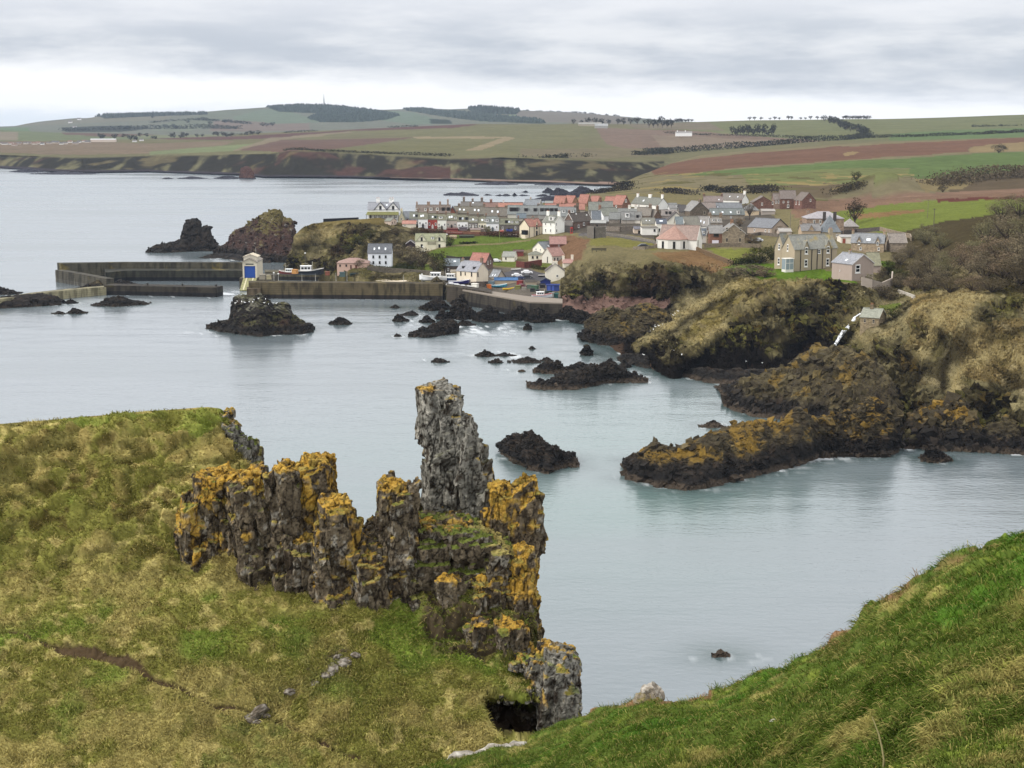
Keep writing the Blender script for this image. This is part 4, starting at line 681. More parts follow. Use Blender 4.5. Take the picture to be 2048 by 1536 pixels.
# ================================================================== rocks in the sea
SHORE = []                                  # water lines, for the foam
def sea_rock(label, top, bot, depth, seed, style='black', group='rocks standing in the bay', name='sea_rock', dx=None, amp=1.0):
    x0, x1 = top[0][0], top[-1][0]; wpx = x1 - x0; dx = dx or max(.9, min(2.0, wpx / 60)); cols = np.arange(x0 - 1, x1 + 1 + dx, dx)
    tp, bt = ev(top, cols), ev(bot, cols); tp = np.minimum(tp, bt - .3); Yf = YofZ(bt, 0.0); Ym = Yf + depth * .5 * np.sin(np.pi * np.clip((cols - x0 + 2) / (wpx + 4), .04, .96)) ** .5 + .2
    rdg = PYv(cols, tp, Ym); frt = PYv(cols, bt, Yf); zr = np.maximum(rdg[:, 2], .05)[:, None]
    nf = int(max(14, min(90, (bt - tp).max() / max(.9, dx * .7)))); t = np.linspace(0, 1, nf)[:, None]
    prof = 1 - t ** 1.5 if style != 'steep' else 1 - t ** 2.6
    front = np.stack([rdg[:, 0] + (frt[:, 0] - rdg[:, 0]) * t, rdg[:, 1] + (frt[:, 1] - rdg[:, 1]) * t, zr.T * prof - .06 * t], -1)
    nb = max(8, nf // 2); tb = np.linspace(1, 0, nb, endpoint=False)[:, None]; bk = rdg + np.array([0, 1, 0]) * (depth * .5 + .3)
    back = np.stack([rdg[:, 0] + 0 * tb, rdg[:, 1] + (bk[:, 1] - rdg[:, 1]) * tb, zr.T * (1 - tb ** 1.8) - .3 * tb], -1)
    P = np.concatenate([back, front, front[-1:] + [0, -.3, -1.2]], 0); n = gnorm(P); sz = max(1.0, rdg[:, 2].max()) * amp; S = (wpx / F * Yf.mean())
    sc = max(.8, min(4, S / 9)); d = .22 * min(sz, 6) ** .75 * ridge(P * [1, 1, 1.2], sc * 1.6, 5, seed) + .10 * min(sz, 5) ** .7 * ridge(P, sc * .5, 4, seed + 3); d = d * np.r_[np.linspace(.6, 1, nb), np.ones(len(P) - nb)][:, None]
    a1, a2, idd = worley(P / (sc * .8), seed); d = d + .5 * min(sz, 4) ** .6 * (idd - .5) + .22 * min(sz, 4) ** .6 * (worley(P / (sc * .32), seed + 1)[2] - .5)
    P = P + n * d[..., None] * [1, 1, .8]; n = gnorm(P); z = P[..., 2]; q1, q2, q3 = fbm(P, sc * 1.5, 4, seed + 6), fbm(P, sc * .4, 4, seed + 7), fbm(P, sc * 4, 3, seed + 8)
    col = np.empty(P.shape); hz = z + .5 * q2 + .4 * q1
    if style == 'far': col[:] = g('#3c3a44')
    elif style == 'red': col[:] = g('#6e4a3e'); col = over(col, sstep(q2, .0, .3), '#4e3830', .8); col = over(col, sstep(1.4 - hz, 0, .8), '#34303a')
    else:
        col[:] = g('#2e2923'); col = over(col, sstep(q2 + q1 * .6, .05, .35), '#463c32', .8); col = over(col, sstep(-q2 + .3 * q1, .22, .45), '#59493a', .6)
        band = sstep(1.15 - hz, 0, .6) * (np.asarray(Yf.mean()) < 420); col = over(col, band, '#5f5244', .85); col = over(col, sstep(hz, 1.0, 1.4) * (1 - sstep(hz, 1.9, 2.6)), '#1f1c1a', .8)
        if style in ('lichen', 'mixed', 'steep'):
            up = sstep(hz, *((3.4, 5.0) if style == 'lichen' else (2.6, 4.6))); col = over(col, up * .9, '#544a36'); col = over(col, up * sstep(q2 + .5 * q1, .05, .35), '#7d7152', .7); col = over(col, up * sstep(-q2, .2, .4), '#3a3026', .7)
            if style != 'steep': lm = up * sstep(n[..., 2] * .6 + q1 + .5 * q2 + (.06 if style == 'lichen' else -.2), .42, .85); col = over(col, lm, '#a4802e', .9)
            gm = up * sstep(n[..., 2] + .4 * q1, .55, .85) * (.3 if style == 'lichen' else .9); col = over(col, gm, '#776b45', .45)
        if style == 'guano': up = sstep(hz, 2.5, 4); col = over(col, up * sstep(n[..., 2] + .5 * q2, .6, .9), '#5d5a34'); col = over(col, sstep(hz, 6, 7.5) * sstep(q2 + .4 * n[..., 2], .35, .6), '#a9a598', .5); col = over(col, sstep(q1, .2, .5) * up, '#5a3d30', .6)
        if style == 'redtop': up = sstep(hz, 3, 5); col = over(col, up, '#594138'); col = over(col, up * sstep(q2 + .3 * q1, .0, .3), '#3d322b', .8); col = over(col, up * sstep(q3 + n[..., 2] * .5 + .03 * (z - 10), .15, .45), '#7a7040', .85); col = over(col, up * sstep(q2, .42, .5), '#c9c2b8', .5)
    o = link(name, npmesh(name, P, gfaces(*P.shape[:2]), np.clip(col, .004, 1)), MT_SEAROCK); tag(o, label, 'rock', group)
    SHORE.append(np.concatenate([frt[::3, :2], bk[::-3, :2]], 0)); S_ = Sheet(P, cols); S_.col = np.clip(col, .004, 1); return S_
def small(label0, x0, x1, yt, yb, seed, peak=.45, style='black', depth=None, group='rocks standing in the bay'):
    label = label0 if len(label0.split()) > 3 else label0 + ' low in the water'
    xm = x0 + (x1 - x0) * peak; h = yb - yt
    return sea_rock(label, [(x0, yb - h * .15), (x0 + (xm - x0) * .5, yb - h * .55), (xm, yt), (xm + (x1 - xm) * .45, yb - h * .7), (x1, yb - h * .1)], [(x0, yb - h * .12), (x0 + (x1 - x0) * .35, yb), (x0 + (x1 - x0) * .75, yb - h * .02), (x1, yb - h * .1)], depth or (x1 - x0) / F * float(YofZ(yb, 0)) * .7, seed, style, group)
ISLE = sea_rock('tall black island rock with white droppings on top', [(413, 656), (440, 646), (463, 640), (468, 615), (472, 599), (485, 594), (510, 592), (535, 597), (543, 612), (560, 606), (575, 612), (580, 628), (600, 644), (615, 650), (625, 661)], [(413, 657), (440, 663), (480, 669), (520, 673), (560, 669), (600, 669), (625, 664)], 22, 11, 'guano')
small('ragged low rock to the right of the tall island rock', 657, 702, 635, 650, 12, .5)
STK1 = sea_rock('jagged dark stack with a notched top beyond the outer pier', [(294, 502), (310, 493), (345, 486), (362, 478), (366, 460), (370, 448), (385, 440), (398, 442), (400, 456), (412, 452), (418, 455), (420, 475), (430, 490), (444, 499)], [(294, 505), (330, 506), (380, 503), (444, 502)], 24, 13)
STK2 = sea_rock('big humped reddish stack beyond the lifeboat house', [(428, 504), (455, 486), (463, 468), (468, 462), (490, 455), (510, 440), (530, 427), (550, 420), (560, 422), (564, 436), (575, 438), (585, 442), (584, 470), (588, 495), (604, 512)], [(428, 508), (470, 512), (520, 522), (604, 528)], 40, 14, 'redtop')
sea_rock('flat shelf of reddish rock at the foot of the humped stack', [(414, 511), (440, 507), (470, 509), (500, 512), (540, 516)], [(414, 512), (450, 518), (500, 524), (540, 526)], 14, 15)
small('little dark ledge behind the outer pier', 398, 436, 511, 517, 16, .4)
ROCKA = sea_rock('brown backed black rock alone in the middle of the bay', [(1004, 892), (1015, 880), (1030, 873), (1055, 870), (1075, 873), (1090, 885), (1110, 900), (1140, 914), (1156, 930)], [(1004, 905), (1030, 926), (1060, 939), (1095, 947), (1112, 938), (1156, 933)], 12, 17)
REEF = sea_rock('long orange crested reef running out from the right shore', [(1252, 952), (1262, 926), (1285, 906), (1305, 894), (1330, 896), (1365, 905), (1390, 890), (1425, 876), (1470, 858), (1520, 846), (1570, 850), (1595, 823), (1612, 830), (1636, 846), (1648, 880)], [(1252, 958), (1300, 970), (1380, 981), (1440, 969), (1520, 949), (1600, 931), (1648, 912)], 24, 18, 'lichen')
REEF2 = sea_rock('orange topped block next to the pillar at the reef end', [(1628, 870), (1640, 842), (1660, 836), (1690, 823), (1708, 828), (1716, 860)], [(1628, 915), (1670, 914), (1716, 913)], 12, 19, 'lichen')
REEF3 = sea_rock('steep orange pillar block at the landward end of the reef', [(1700, 860), (1712, 835), (1728, 818), (1738, 802), (1752, 800), (1764, 812), (1780, 822), (1784, 860), (1795, 888)], [(1700, 914), (1740, 914), (1775, 912), (1795, 900)], 12, 20, 'lichen')
small('brown ledge on the far side of the long reef', 1388, 1440, 876, 892, 21, .6)
small('pair of low rocks off the long reef', 1398, 1451, 842, 856, 22, .55)
MID1 = sea_rock('leaning ridge rock, largest of the middle group', [(1054, 774), (1075, 768), (1120, 755), (1160, 742), (1188, 731), (1198, 742), (1206, 762)], [(1054, 776), (1090, 780), (1150, 779), (1206, 768)], 12, 23)
sea_rock('double humped black rock at the left of the middle group', [(1066, 744), (1080, 732), (1096, 724), (1108, 726), (1116, 722), (1128, 734), (1140, 738)], [(1066, 745), (1095, 748), (1140, 746)], 9, 24)
sea_rock('low brown rock between the two humps of the middle group', [(1123, 744), (1140, 734), (1160, 726), (1180, 733), (1190, 742)], [(1123, 745), (1150, 748), (1190, 746)], 8, 25)
MID2 = sea_rock('stepped black rock at the right of the middle group', [(1186, 752), (1192, 735), (1205, 729), (1215, 733), (1225, 728), (1240, 735), (1255, 748), (1270, 754), (1294, 760)], [(1186, 765), (1230, 767), (1294, 765)], 10, 26)
small('pale pinkish stump behind the middle group', 1202, 1229, 717, 732, 27, .75)
small('upright black stump standing alone off the grassy point', 1162, 1184, 689, 712, 28, .5, 'steep', 4)
small('awash rock ringed with white foam', 863, 898, 716, 726, 29, .3)
small('dark oval rock at the left of the small chain', 950, 990, 701, 714, 30, .5)
small('flat tail of the small chain', 992, 1032, 706, 713, 31, .4)
small('knobbly rock below the dark oval one', 977, 1006, 716, 727, 32, .6)
small('long brown flat rock below the small chain', 1015, 1082, 714, 727, 33, .6)
small('tiny ledge right of the long brown flat rock', 1081, 1106, 715, 723, 34, .5)
small('speck of rock awash left of the middle group', 1036, 1050, 738, 744, 35)
small('lone speck of rock above the small chain', 1058, 1071, 692, 699, 36)
small('stubby rock below the reef flats', 1048, 1062, 647, 661, 37, .5, 'steep', 3)
sea_rock('dark double rock left of the reef flats', [(817, 672), (835, 662), (842, 655), (852, 658), (870, 648), (895, 641), (910, 639), (915, 655)], [(817, 674), (860, 675), (915, 667)], 13, 38)
small('speck left of the dark double rock', 787, 803, 667, 674, 39)
small('tiny cushion of weed covered rock close under the near slope', 1424, 1459, 1299, 1315, 40, .55, depth=1.2)
sea_rock('low black hump in front of the inner breakwater', [(182, 611), (205, 602), (225, 594), (245, 594), (255, 600), (280, 603), (296, 608)], [(182, 612), (230, 614), (296, 609)], 8, 41)
small('small rock left of the low black hump', 127, 154, 598, 608, 42, .5)
small('split rock with foam between, right half', 134, 173, 617, 628, 43, .3)
small('split rock with foam between, left half', 103, 130, 622, 629, 44, .6)
sea_rock('black rock mass at the left edge under the old wall', [(-60, 600), (0, 596), (40, 592), (70, 588), (100, 590), (122, 604)], [(-60, 616), (0, 617), (60, 614), (122, 610)], 16, 45)
small('black rock cut by the left edge, farther out', -30, 39, 574, 590, 46, .4)
for k, (a, b, c, d_, lab) in enumerate([(785, 818, 630, 644, 'reef knob nearest the pier'), (838, 870, 632, 646, 'flat reef slab with a pool edge'), (800, 836, 622, 632, 'thin reef ledge'), (870, 905, 621, 640, 'broken reef block'), (838, 900, 596, 622, 'black reef under the pier end'), (895, 960, 604, 640, 'wide black reef under the quay wall'),
        (945, 1010, 612, 645, 'weedy reef block with a brown top'), (1000, 1060, 612, 642, 'rough reef block right of the brown topped one'), (1050, 1110, 616, 646, 'dark reef block below the slipway'), (1100, 1160, 612, 640, 'black reef block beside the pink shingle'), (1140, 1195, 618, 648, 'last reef block before the grassy mound'), (780, 800, 610, 617, 'speck of reef off the pier'), (900, 950, 585, 612, 'rock heap against the quay wall'), (960, 1030, 596, 618, 'flat weedy reef below the quay wall'), (1030, 1100, 606, 622, 'low reef at the foot of the slipway'), (915, 950, 640, 652, 'outlying reef slab')]):
    small(lab, a, b, c, d_, 60 + k, .3 + .4 * ((k * 7) % 5) / 4, group='black reef flats below the quay')
small('tan topped rock hump where the pier meets the shore', 830, 900, 556, 600, 90, .6, 'mixed', 14)
MOUND = sea_rock('dark rounded mound with a mossy cap at the point', [(1163, 676), (1180, 642), (1200, 624), (1225, 619), (1255, 628), (1280, 648), (1302, 674)], [(1163, 680), (1200, 690), (1250, 692), (1302, 692)], 22, 91, 'mixed')
sea_rock('second mossy mound behind the rounded one', [(1235, 650), (1255, 622), (1280, 608), (1310, 612), (1335, 630), (1350, 660)], [(1235, 668), (1290, 676), (1350, 676)], 20, 92, 'mixed')
sea_rock('black shelf of rock below the grassy spur', [(1236, 716), (1262, 708), (1300, 715), (1340, 722), (1372, 730)], [(1236, 722), (1290, 736), (1372, 740)], 10, 93)
small('round black boulder at the end of the black shelf', 1240, 1262, 721, 736, 94, .4)
sea_rock('long low reef across the cove mouth', [(1362, 748), (1400, 738), (1450, 744), (1480, 738), (1520, 742), (1560, 752)], [(1362, 752), (1420, 766), (1490, 770), (1560, 764)], 12, 95)
small('rounded boulder at the inner end of the cove', 1535, 1590, 722, 748, 96, .5, 'mixed')
OUTC = sea_rock('broad blocky outcrop of brown rock jutting into the cove', [(1448, 808), (1480, 782), (1510, 762), (1545, 748), (1590, 738), (1605, 716), (1640, 700), (1690, 698), (1712, 706), (1745, 725), (1772, 752), (1790, 790), (1800, 830)], [(1448, 812), (1500, 832), (1560, 838), (1640, 848), (1720, 868), (1780, 884), (1800, 884)], 46, 97, 'mixed', amp=.8)
BUTT = sea_rock('orange capped buttress at the water under the right cliff', [(1812, 884), (1830, 845), (1852, 822), (1890, 806), (1925, 808), (1950, 840), (1960, 885)], [(1812, 896), (1860, 900), (1960, 904)], 22, 98, 'lichen')
sea_rock('squat rock at the right edge under the cliff', [(1955, 890), (1985, 858), (2020, 838), (2060, 842), (2100, 880)], [(1955, 904), (2020, 908), (2100, 912)], 16, 99, 'mixed')
small('small skerry off the orange capped buttress', 1842, 1905, 894, 926, 100, .3)
small('tiny skerry in the gap behind the reef pillar', 1795, 1840, 886, 898, 101, .5)
sea_rock('long dark skerry far out behind the cottages', [(888, 389), (900, 386), (915, 387), (925, 384), (940, 387), (956, 390)], [(888, 391), (956, 392)], 30, 102, 'far')
for k, (a, b, c, d_, lab) in enumerate([(968, 985, 388, 391, 'short low skerry right of the long dark one'), (990, 1004, 389, 392, 'thin sliver of skerry'), (1000, 1022, 388, 392, 'low skerry with a flat back'), (1025, 1034, 386, 392, 'pointed little skerry'), (1038, 1058, 389, 392, 'long thin skerry behind the orange roof'), (1044, 1056, 381, 385, 'far small skerry'), (1072, 1098, 388, 393, 'skerry by the dark point'), (1085, 1110, 376, 386, 'peaked skerry off the dark point'), (1100, 1150, 376, 392, 'rough black point below the far beach'), (1060, 1120, 392, 402, 'black rocks just behind the slate roofs'), (1110, 1180, 384, 404, 'rock spit behind the orange roofs'), (1140, 1192, 372, 388, 'dark rocks at the end of the far beach')]):
    small(lab, a, b, c, d_, 110 + k, .3 + .5 * ((k * 3) % 4) / 4, 'far', group='far skerries behind the village')
sea_rock('blocky red stack standing off the far cliffs', [(479, 356), (482, 337), (490, 333), (500, 334), (506, 345), (508, 356)], [(479, 357), (508, 358)], 20, 130, 'red', 'stacks off the far cliffs')
for k, (a, b, c, d_, lab) in enumerate([(428, 480, 351, 358, 'reef beside the red stack'), (355, 412, 353, 358, 'thin reef left of the red stack'), (322, 346, 355, 358, 'small reef farther left of the red stack'), (20, 90, 337, 345, 'reef at the far left shore'), (950, 1035, 363, 370, 'reef on the far beach'), (1070, 1170, 366, 371, 'black reef at the end of the far beach'), (60, 190, 343, 349, 'long reef below the far left cliffs')]):
    small(lab, a, b, c, d_, 140 + k, .5, 'far', group='reefs along the far shore')

for sh, nn, lab, s0, s1 in ((OUTC, 900, 'loose blocks on the broad brown outcrop', .3, 1.5), (STK1, 220, 'rough blocks on the jagged dark stack', .4, 1.5), (STK2, 420, 'rough blocks on the humped reddish stack', .4, 1.6), (ISLE, 200, 'loose blocks on the tall island rock', .3, .9), (REEF, 420, 'broken blocks along the long reef', .25, 1.15), (REEF2, 130, 'broken blocks on the orange topped block', .3, 1.2), (REEF3, 150, 'broken blocks on the pillar block', .3, 1.2), (BUTT, 260, 'broken blocks on the orange capped buttress', .4, 1.6), (MOUND, 160, 'broken blocks on the mossy mound', .4, 1.5), (MID1, 120, 'broken blocks on the leaning ridge rock', .3, 1.0), (MID2, 120, 'broken blocks on the stepped black rock', .3, 1.0), (ROCKA, 160, 'broken blocks on the lone rock in mid bay', .25, .8)):
    rubble(lab, sh.P, sh.col, (sh.P[..., 2] > .3) * 1.0, nn, s0, s1, nn, MT_SEAROCK)
# ================================================================== the sea
SHORE.append(HEAD.P[-1, ::6, :2][HEAD.P[-1, ::6, 1] < 560])
rows = np.concatenate([np.geomspace(40, 1500, 520), np.geomspace(1520, 6450, 60)])
ca = np.concatenate([np.linspace(-2600, -120, 24), np.arange(-100, 2160, 6), np.linspace(2200, 4600, 24)])
a = (ca - 1024) / F * 1.012
S = np.stack([a[None] * rows[:, None], np.broadcast_to(rows[:, None], (len(rows), len(ca))), np.zeros((len(rows), len(ca)))], -1)
D = np.full(S.shape[:2], 99.); sel = rows < 900; px, py = proj(S); Q = S[sel][:, :, :2]
for L in SHORE:
    L = L[np.r_[True, np.hypot(*np.diff(L, axis=0).T) > .05]]
    if len(L) < 2 or L[:, 1].min() > 900: continue
    lo, hi = L.min(0) - 9, L.max(0) + 9; m = (Q[..., 0] > lo[0]) & (Q[..., 0] < hi[0]) & (Q[..., 1] > lo[1]) & (Q[..., 1] < hi[1])
    if m.any(): x, y = Q[..., 0][m], Q[..., 1][m]; dd = D[sel]; dd[m] = np.minimum(dd[m], dline(L, x, y)); D[sel] = dd
fn = fbm(S, 2.2, 4, 3) + .5 * fbm(S, 14, 3, 4)
foam = np.exp(-(D / .7) ** 1.2) * sstep(fn, .0, .5) * .55 + np.exp(-(D / 2.6)) * sstep(fn, .35, .7) * .5
for x, y, rx, ry in [(866, 722, 40, 4), (1050, 712, 35, 6), (1035, 742, 26, 5), (985, 708, 45, 7), (1240, 745, 60, 8), (1280, 690, 40, 5), (1530, 770, 60, 8), (133, 626, 12, 3), (560, 590, 320, 6), (420, 668, 40, 6), (1620, 842, 40, 8), (1640, 915, 60, 8), (930, 655, 120, 14)]:
    foam = np.maximum(foam, np.exp(-((px - x) / rx) ** 2 - ((py - y) / ry) ** 2) * sstep(fn, .12, .55) * .8)
foam[rows > 1400] *= 0; foam[rows < 170] *= .25
weed = np.clip(np.exp(-(D / 4.0)) - .11, 0, 1)
sandy = np.exp(-((px - 1230) / 420) ** 2 - ((py - 960) / 230) ** 2) + .35 * np.exp(-((px - 620) / 260) ** 2 - ((py - 930) / 90) ** 2)
me = npmesh('sea_water', S, gfaces(*S.shape[:2])[:, ::-1], None, True, {'foam': foam, 'weed': weed, 'sandy': sandy})
m = bpy.data.materials.new('sea_water'); m.use_nodes = True; nt = m.node_tree; b = nt.nodes['Principled BSDF']; tc = N(nt, 'ShaderNodeTexCoord')
def A(n): return (N(nt, 'ShaderNodeAttribute', attribute_name=n), 'Fac')
def vec(s): return N(nt, 'ShaderNodeVectorMath', operation='MULTIPLY', ins={0: (tc, 'Object'), 1: s})
w1 = N(nt, 'ShaderNodeTexNoise', ins={'Vector': vec((.62, 1.0, 1)), 'Scale': .9, 'Detail': 4.0, 'Roughness': .6})
w2 = N(nt, 'ShaderNodeTexNoise', ins={'Vector': vec((.35, .8, 1)), 'Scale': .12, 'Detail': 3.0})
pt = N(nt, 'ShaderNodeTexNoise', ins={'Vector': vec((.25, 1.0, 1)), 'Scale': .016, 'Detail': 5.0, 'Roughness': .55})
hgt = M(nt, 'ADD', M(nt, 'MULTIPLY', (w1, 0), .16), M(nt, 'MULTIPLY', (w2, 0), .5))
ys = N(nt, 'ShaderNodeSeparateXYZ', ins={0: (tc, 'Object')}); off = smooth(nt, (ys, 1), 250.0, 1100.0)
bp = N(nt, 'ShaderNodeBump', ins={'Strength': M(nt, 'MULTIPLY_ADD', off, -.42, .55), 'Distance': 1.0, 'Height': hgt}); nt.links.new(bp.outputs[0], b.inputs['Normal'])
c = mixc(nt, A('sandy'), (.125, .148, .158), (.100, .152, .140)); c = mixc(nt, M(nt, 'MULTIPLY', smooth(nt, (pt, 0), .42, .66), .55), c, (.175, .195, .205))
c = mixc(nt, A('weed'), c, (.03, .055, .052)); c = mixc(nt, A('foam'), c, (.82, .84, .85)); nt.links.new(c.outputs[2], b.inputs['Base Color'])
nt.links.new(M(nt, 'ADD', M(nt, 'MULTIPLY_ADD', smooth(nt, (pt, 0), .4, .65), .16, .08), M(nt, 'ADD', M(nt, 'MULTIPLY', A('foam'), .5), M(nt, 'MULTIPLY', off, .10))).outputs[0], b.inputs['Roughness']); b.inputs['IOR'].default_value = 1.33; b.inputs['Specular IOR Level'].default_value = .72
o = link('sea_water', me, m); tag(o, kind='structure')
# ================================================================== builders for small built things
class MB:
    def __init__(s): s.v, s.f, s.m = [], [], []
    def poly(s, pts, mi=0):
        i = len(s.v); s.v += [tuple(map(float, p)) for p in pts]; s.f.append(tuple(range(i, i + len(pts)))); s.m.append(mi)
    def box(s, x0, x1, y0, y1, z0, z1, mi=0, taper=0):
        a, b = taper, taper; i = len(s.v)
        s.v += [(x0, y0, z0), (x1, y0, z0), (x1, y1, z0), (x0, y1, z0), (x0 + a, y0 + b, z1), (x1 - a, y0 + b, z1), (x1 - a, y1 - b, z1), (x0 + a, y1 - b, z1)]
        for q in ((0, 1, 5, 4), (1, 2, 6, 5), (2, 3, 7, 6), (3, 0, 4, 7), (4, 5, 6, 7), (3, 2, 1, 0)): s.f.append(tuple(i + k for k in q)); s.m.append(mi)
    def slab(s, a, b, c, d, th, mi=0):      # quad a b c d given a thickness downwards
        i = len(s.v); s.v += [tuple(p) for p in (a, b, c, d)] + [(p[0], p[1], p[2] - th) for p in (a, b, c, d)]
        for q in ((0, 1, 2, 3), (7, 6, 5, 4), (0, 4, 5, 1), (1, 5, 6, 2), (2, 6, 7, 3), (3, 7, 4, 0)): s.f.append(tuple(i + k for k in q)); s.m.append(mi)
    def tube(s, pts, r, k=6, mi=0):
        V, Fc = tube(pts, r, k); i = len(s.v); s.v += [tuple(p) for p in V]; s.f += [tuple(i + j for j in q) for q in Fc]; s.m += [mi] * len(Fc)
    def build(s, name, mats, parent=None, loc=None):
        me = bpy.data.meshes.new(name); me.from_pydata(s.v, [], s.f); mats = mats if isinstance(mats, (list, tuple)) else [mats]
        for m in mats: me.materials.append(m)
        for p, mi in zip(me.polygons, s.m): p.material_index = mi
        o = link(name, me, None, parent)
        if loc is not None: o.location = loc
        return o
GLASS = flat_mat('#1d2024', 'glass'); WHITEP = flat_mat('#e6e4de', 'plain'); DARKW = flat_mat('#35302c', 'plain'); STONEF = flat_mat('#a39681', 'plain')
_wm = {}
def win_mesh(fr):
    if fr in _wm: return _wm[fr]
    b = MB(); t = .13
    b.box(-.5, .5, -.04, .04, -.5, -.5 + t); b.box(-.5, .5, -.04, .04, .5 - t, .5); b.box(-.5, -.5 + t, -.04, .04, -.5 + t, .5 - t); b.box(.5 - t, .5, -.04, .04, -.5 + t, .5 - t)
    b.box(-.5 + t, .5 - t, -.035, .03, -.035, .035); b.box(-.5 + t, .5 - t, -.012, .02, -.5 + t, .5 - t, 1); b.box(-.58, .58, -.12, .03, -.58, -.5)
    me = bpy.data.meshes.new('window'); me.from_pydata(b.v, [], b.f)
    for m in ({'w': WHITEP, 'd': DARKW, 's': STONEF}[fr], GLASS): me.materials.append(m)
    for p, mi in zip(me.polygons, b.m): p.material_index = mi
    _wm[fr] = me; return me
def window(par, x, y, z, w, h, rz=0, fr='w', name='window'):
    o = bpy.data.objects.new(name, win_mesh(fr)); C.collection.objects.link(o); o.parent = par; o.location = (x, y, z); o.scale = (w, 1.4, h); o.rotation_euler.z = rz
    return o
HK = .96
def mute(h):                                # weathered clay rather than new paint
    v = [int(h[i:i + 2], 16) for i in (1, 3, 5)]; m_ = sum(v) / 3; t = .44 if v[0] - v[2] > 50 else 0
    return '#%02x%02x%02x' % tuple(int(round(q + (m_ - q) * t)) for q in v)
def house(mode, px, py, fw, gw, e, r, wall, roof, label, Y=None, ch=(), chc=None, win=(), gwin=(), lwin=(), sk=(), dm=(), fg=(), hip=False, door=(), fr='w', d=None, cat='house', wk=None, porch=(), verge=None, name='house', group=None, ex=(), rot=0, over_=.25, rk='roof'):
    """mode C: long side towards us; R / L: seen on its corner with the right / left gable showing; G: gable towards us. Sizes in photograph pixels."""
    if Y is None: p = HEAD.at(px, py); Y = p[1]
    k = Y / F; base = PYv(px, py, Y); fw, gw, e, r = fw * k, gw * k, e * k, r * k; th = 0.0
    dep = d * k if d else 7.5
    if mode == 'C': W, D, x0 = fw, dep, -fw / 2
    elif mode == 'G': W, D, x0 = (d * k if d else 9.0), fw, 0
    else:
        th = math.atan2(gw, max(fw, .1)) if (gw > fw * .9 or gw > dep) else math.asin(min(.95, gw / dep)); th = max(th, .06)
        W, D = fw / math.cos(th), gw / math.sin(th); x0 = -W if mode == 'R' else 0
        th = -th if mode == 'R' else th
    root = empty(name, base, th + rot); tag(root, label, cat, group)
    wk = wk or ('stone' if lin(wall).mean() < .3 else 'wall'); MW = flat_mat(wall, wk, HK); MR = flat_mat(mute(roof), rk, .66); mc = flat_mat(chc or wall, wk, HK)
    T = (lambda u, v, z: (u, v, z)) if mode != 'G' else (lambda u, v, z: (v - D / 2, u, z))
    x1 = x0 + W; b = MB(); yc = D / 2; fz = -3.0
    if hip:
        b.box(*(T(x0, 0, 0)[0], T(x1, 0, 0)[0], 0, D, fz, e)) if mode != 'G' else b.box(-D / 2, D / 2, 0, W, fz, e)
    else:
        P = [T(x0, 0, fz), T(x0, D, fz), T(x0, D, e), T(x0, yc, e + r), T(x0, 0, e)]; Q = [T(x1, 0, fz), T(x1, D, fz), T(x1, D, e), T(x1, yc, e + r), T(x1, 0, e)]
        fl = mode == 'G'
        b.poly(P if not fl else P[::-1]); b.poly(Q[::-1] if not fl else Q)
        for i, j in ((4, 0), (1, 2)): q = [P[i], P[j], Q[j], Q[i]]; b.poly(q if not fl else q[::-1])
    R = MB(); ov = over_; sl = r / yc
    if hip:
        o_ = ov; rl = max(0.0, W - D) / 2; xa, xb = (x0 + x1) / 2 - rl, (x0 + x1) / 2 + rl
        A_, B_, C_, D_ = (x0 - o_, -o_, e), (x1 + o_, -o_, e), (x1 + o_, D + o_, e), (x0 - o_, D + o_, e); E1, E2 = (xa, yc, e + r), (xb + .01, yc, e + r)
        for q in ((A_, B_, E2, E1), (B_, C_, E2), (C_, D_, E1, E2), (D_, A_, E1)): R.poly(q)
        R.poly([(p[0], p[1], e - .12) for p in (D_, C_, B_, A_)])
        for a_, b_ in ((A_, B_), (B_, C_), (C_, D_), (D_, A_)): R.poly([(a_[0], a_[1], e - .12), (b_[0], b_[1], e - .12), b_, a_])
    else:
        zz = .06
        for s_ in (-1, 1):
            ye = -ov if s_ < 0 else D + ov; ze = e - ov * sl + zz
            q = [T(x0 - ov, ye, ze), T(x1 + ov, ye, ze), T(x1 + ov, yc, e + r + zz), T(x0 - ov, yc, e + r + zz)]
            R.slab(*(q if (s_ < 0) != (mode == 'G') else q[::-1]), .16)
        R.tube([T(x0 - ov, yc, e + r + .1), T(x1 + ov, yc, e + r + .1)], .16, 5)
    # cross gables on the long side
    for u, w_, rr, z0 in fg:
        xc, hw, zt = x0 + u * W, w_ * k / 2, rr * k; zb = e + z0 * k; yb = min(D / 2, (zb + zt - e) / sl) if sl > 0 else yc
        b.poly([(xc - hw, -.06, 0 if z0 <= 0 else e - .8), (xc + hw, -.06, 0 if z0 <= 0 else e - .8), (xc + hw, -.06, zb), (xc, -.06, zb + zt), (xc - hw, -.06, zb)])
        for sg in (-1, 1):
            yb2 = max(0, min(yc, (zb - e) / sl)) if sl > 0 else 0
            b.poly([(xc + sg * hw, -.06, e - .8), (xc + sg * hw, yb2 + .2, e - .8), (xc + sg * hw, yb2 + .2, zb), (xc + sg * hw, -.06, zb)][::sg])
            q = [(xc, -.3, zb + zt + .1), (xc + sg * (hw + .2), -.3, zb - .2 * zt / hw + .1), (xc + sg * (hw + .2), yb2 + .3, zb - .2 * zt / hw + .1), (xc, yb + .4, zb + zt + .1)]
            R.slab(*(q[::-1] if sg > 0 else q), .14)
    wo = b.build('wall', MW, root); ro = R.build('roof', MR, root)
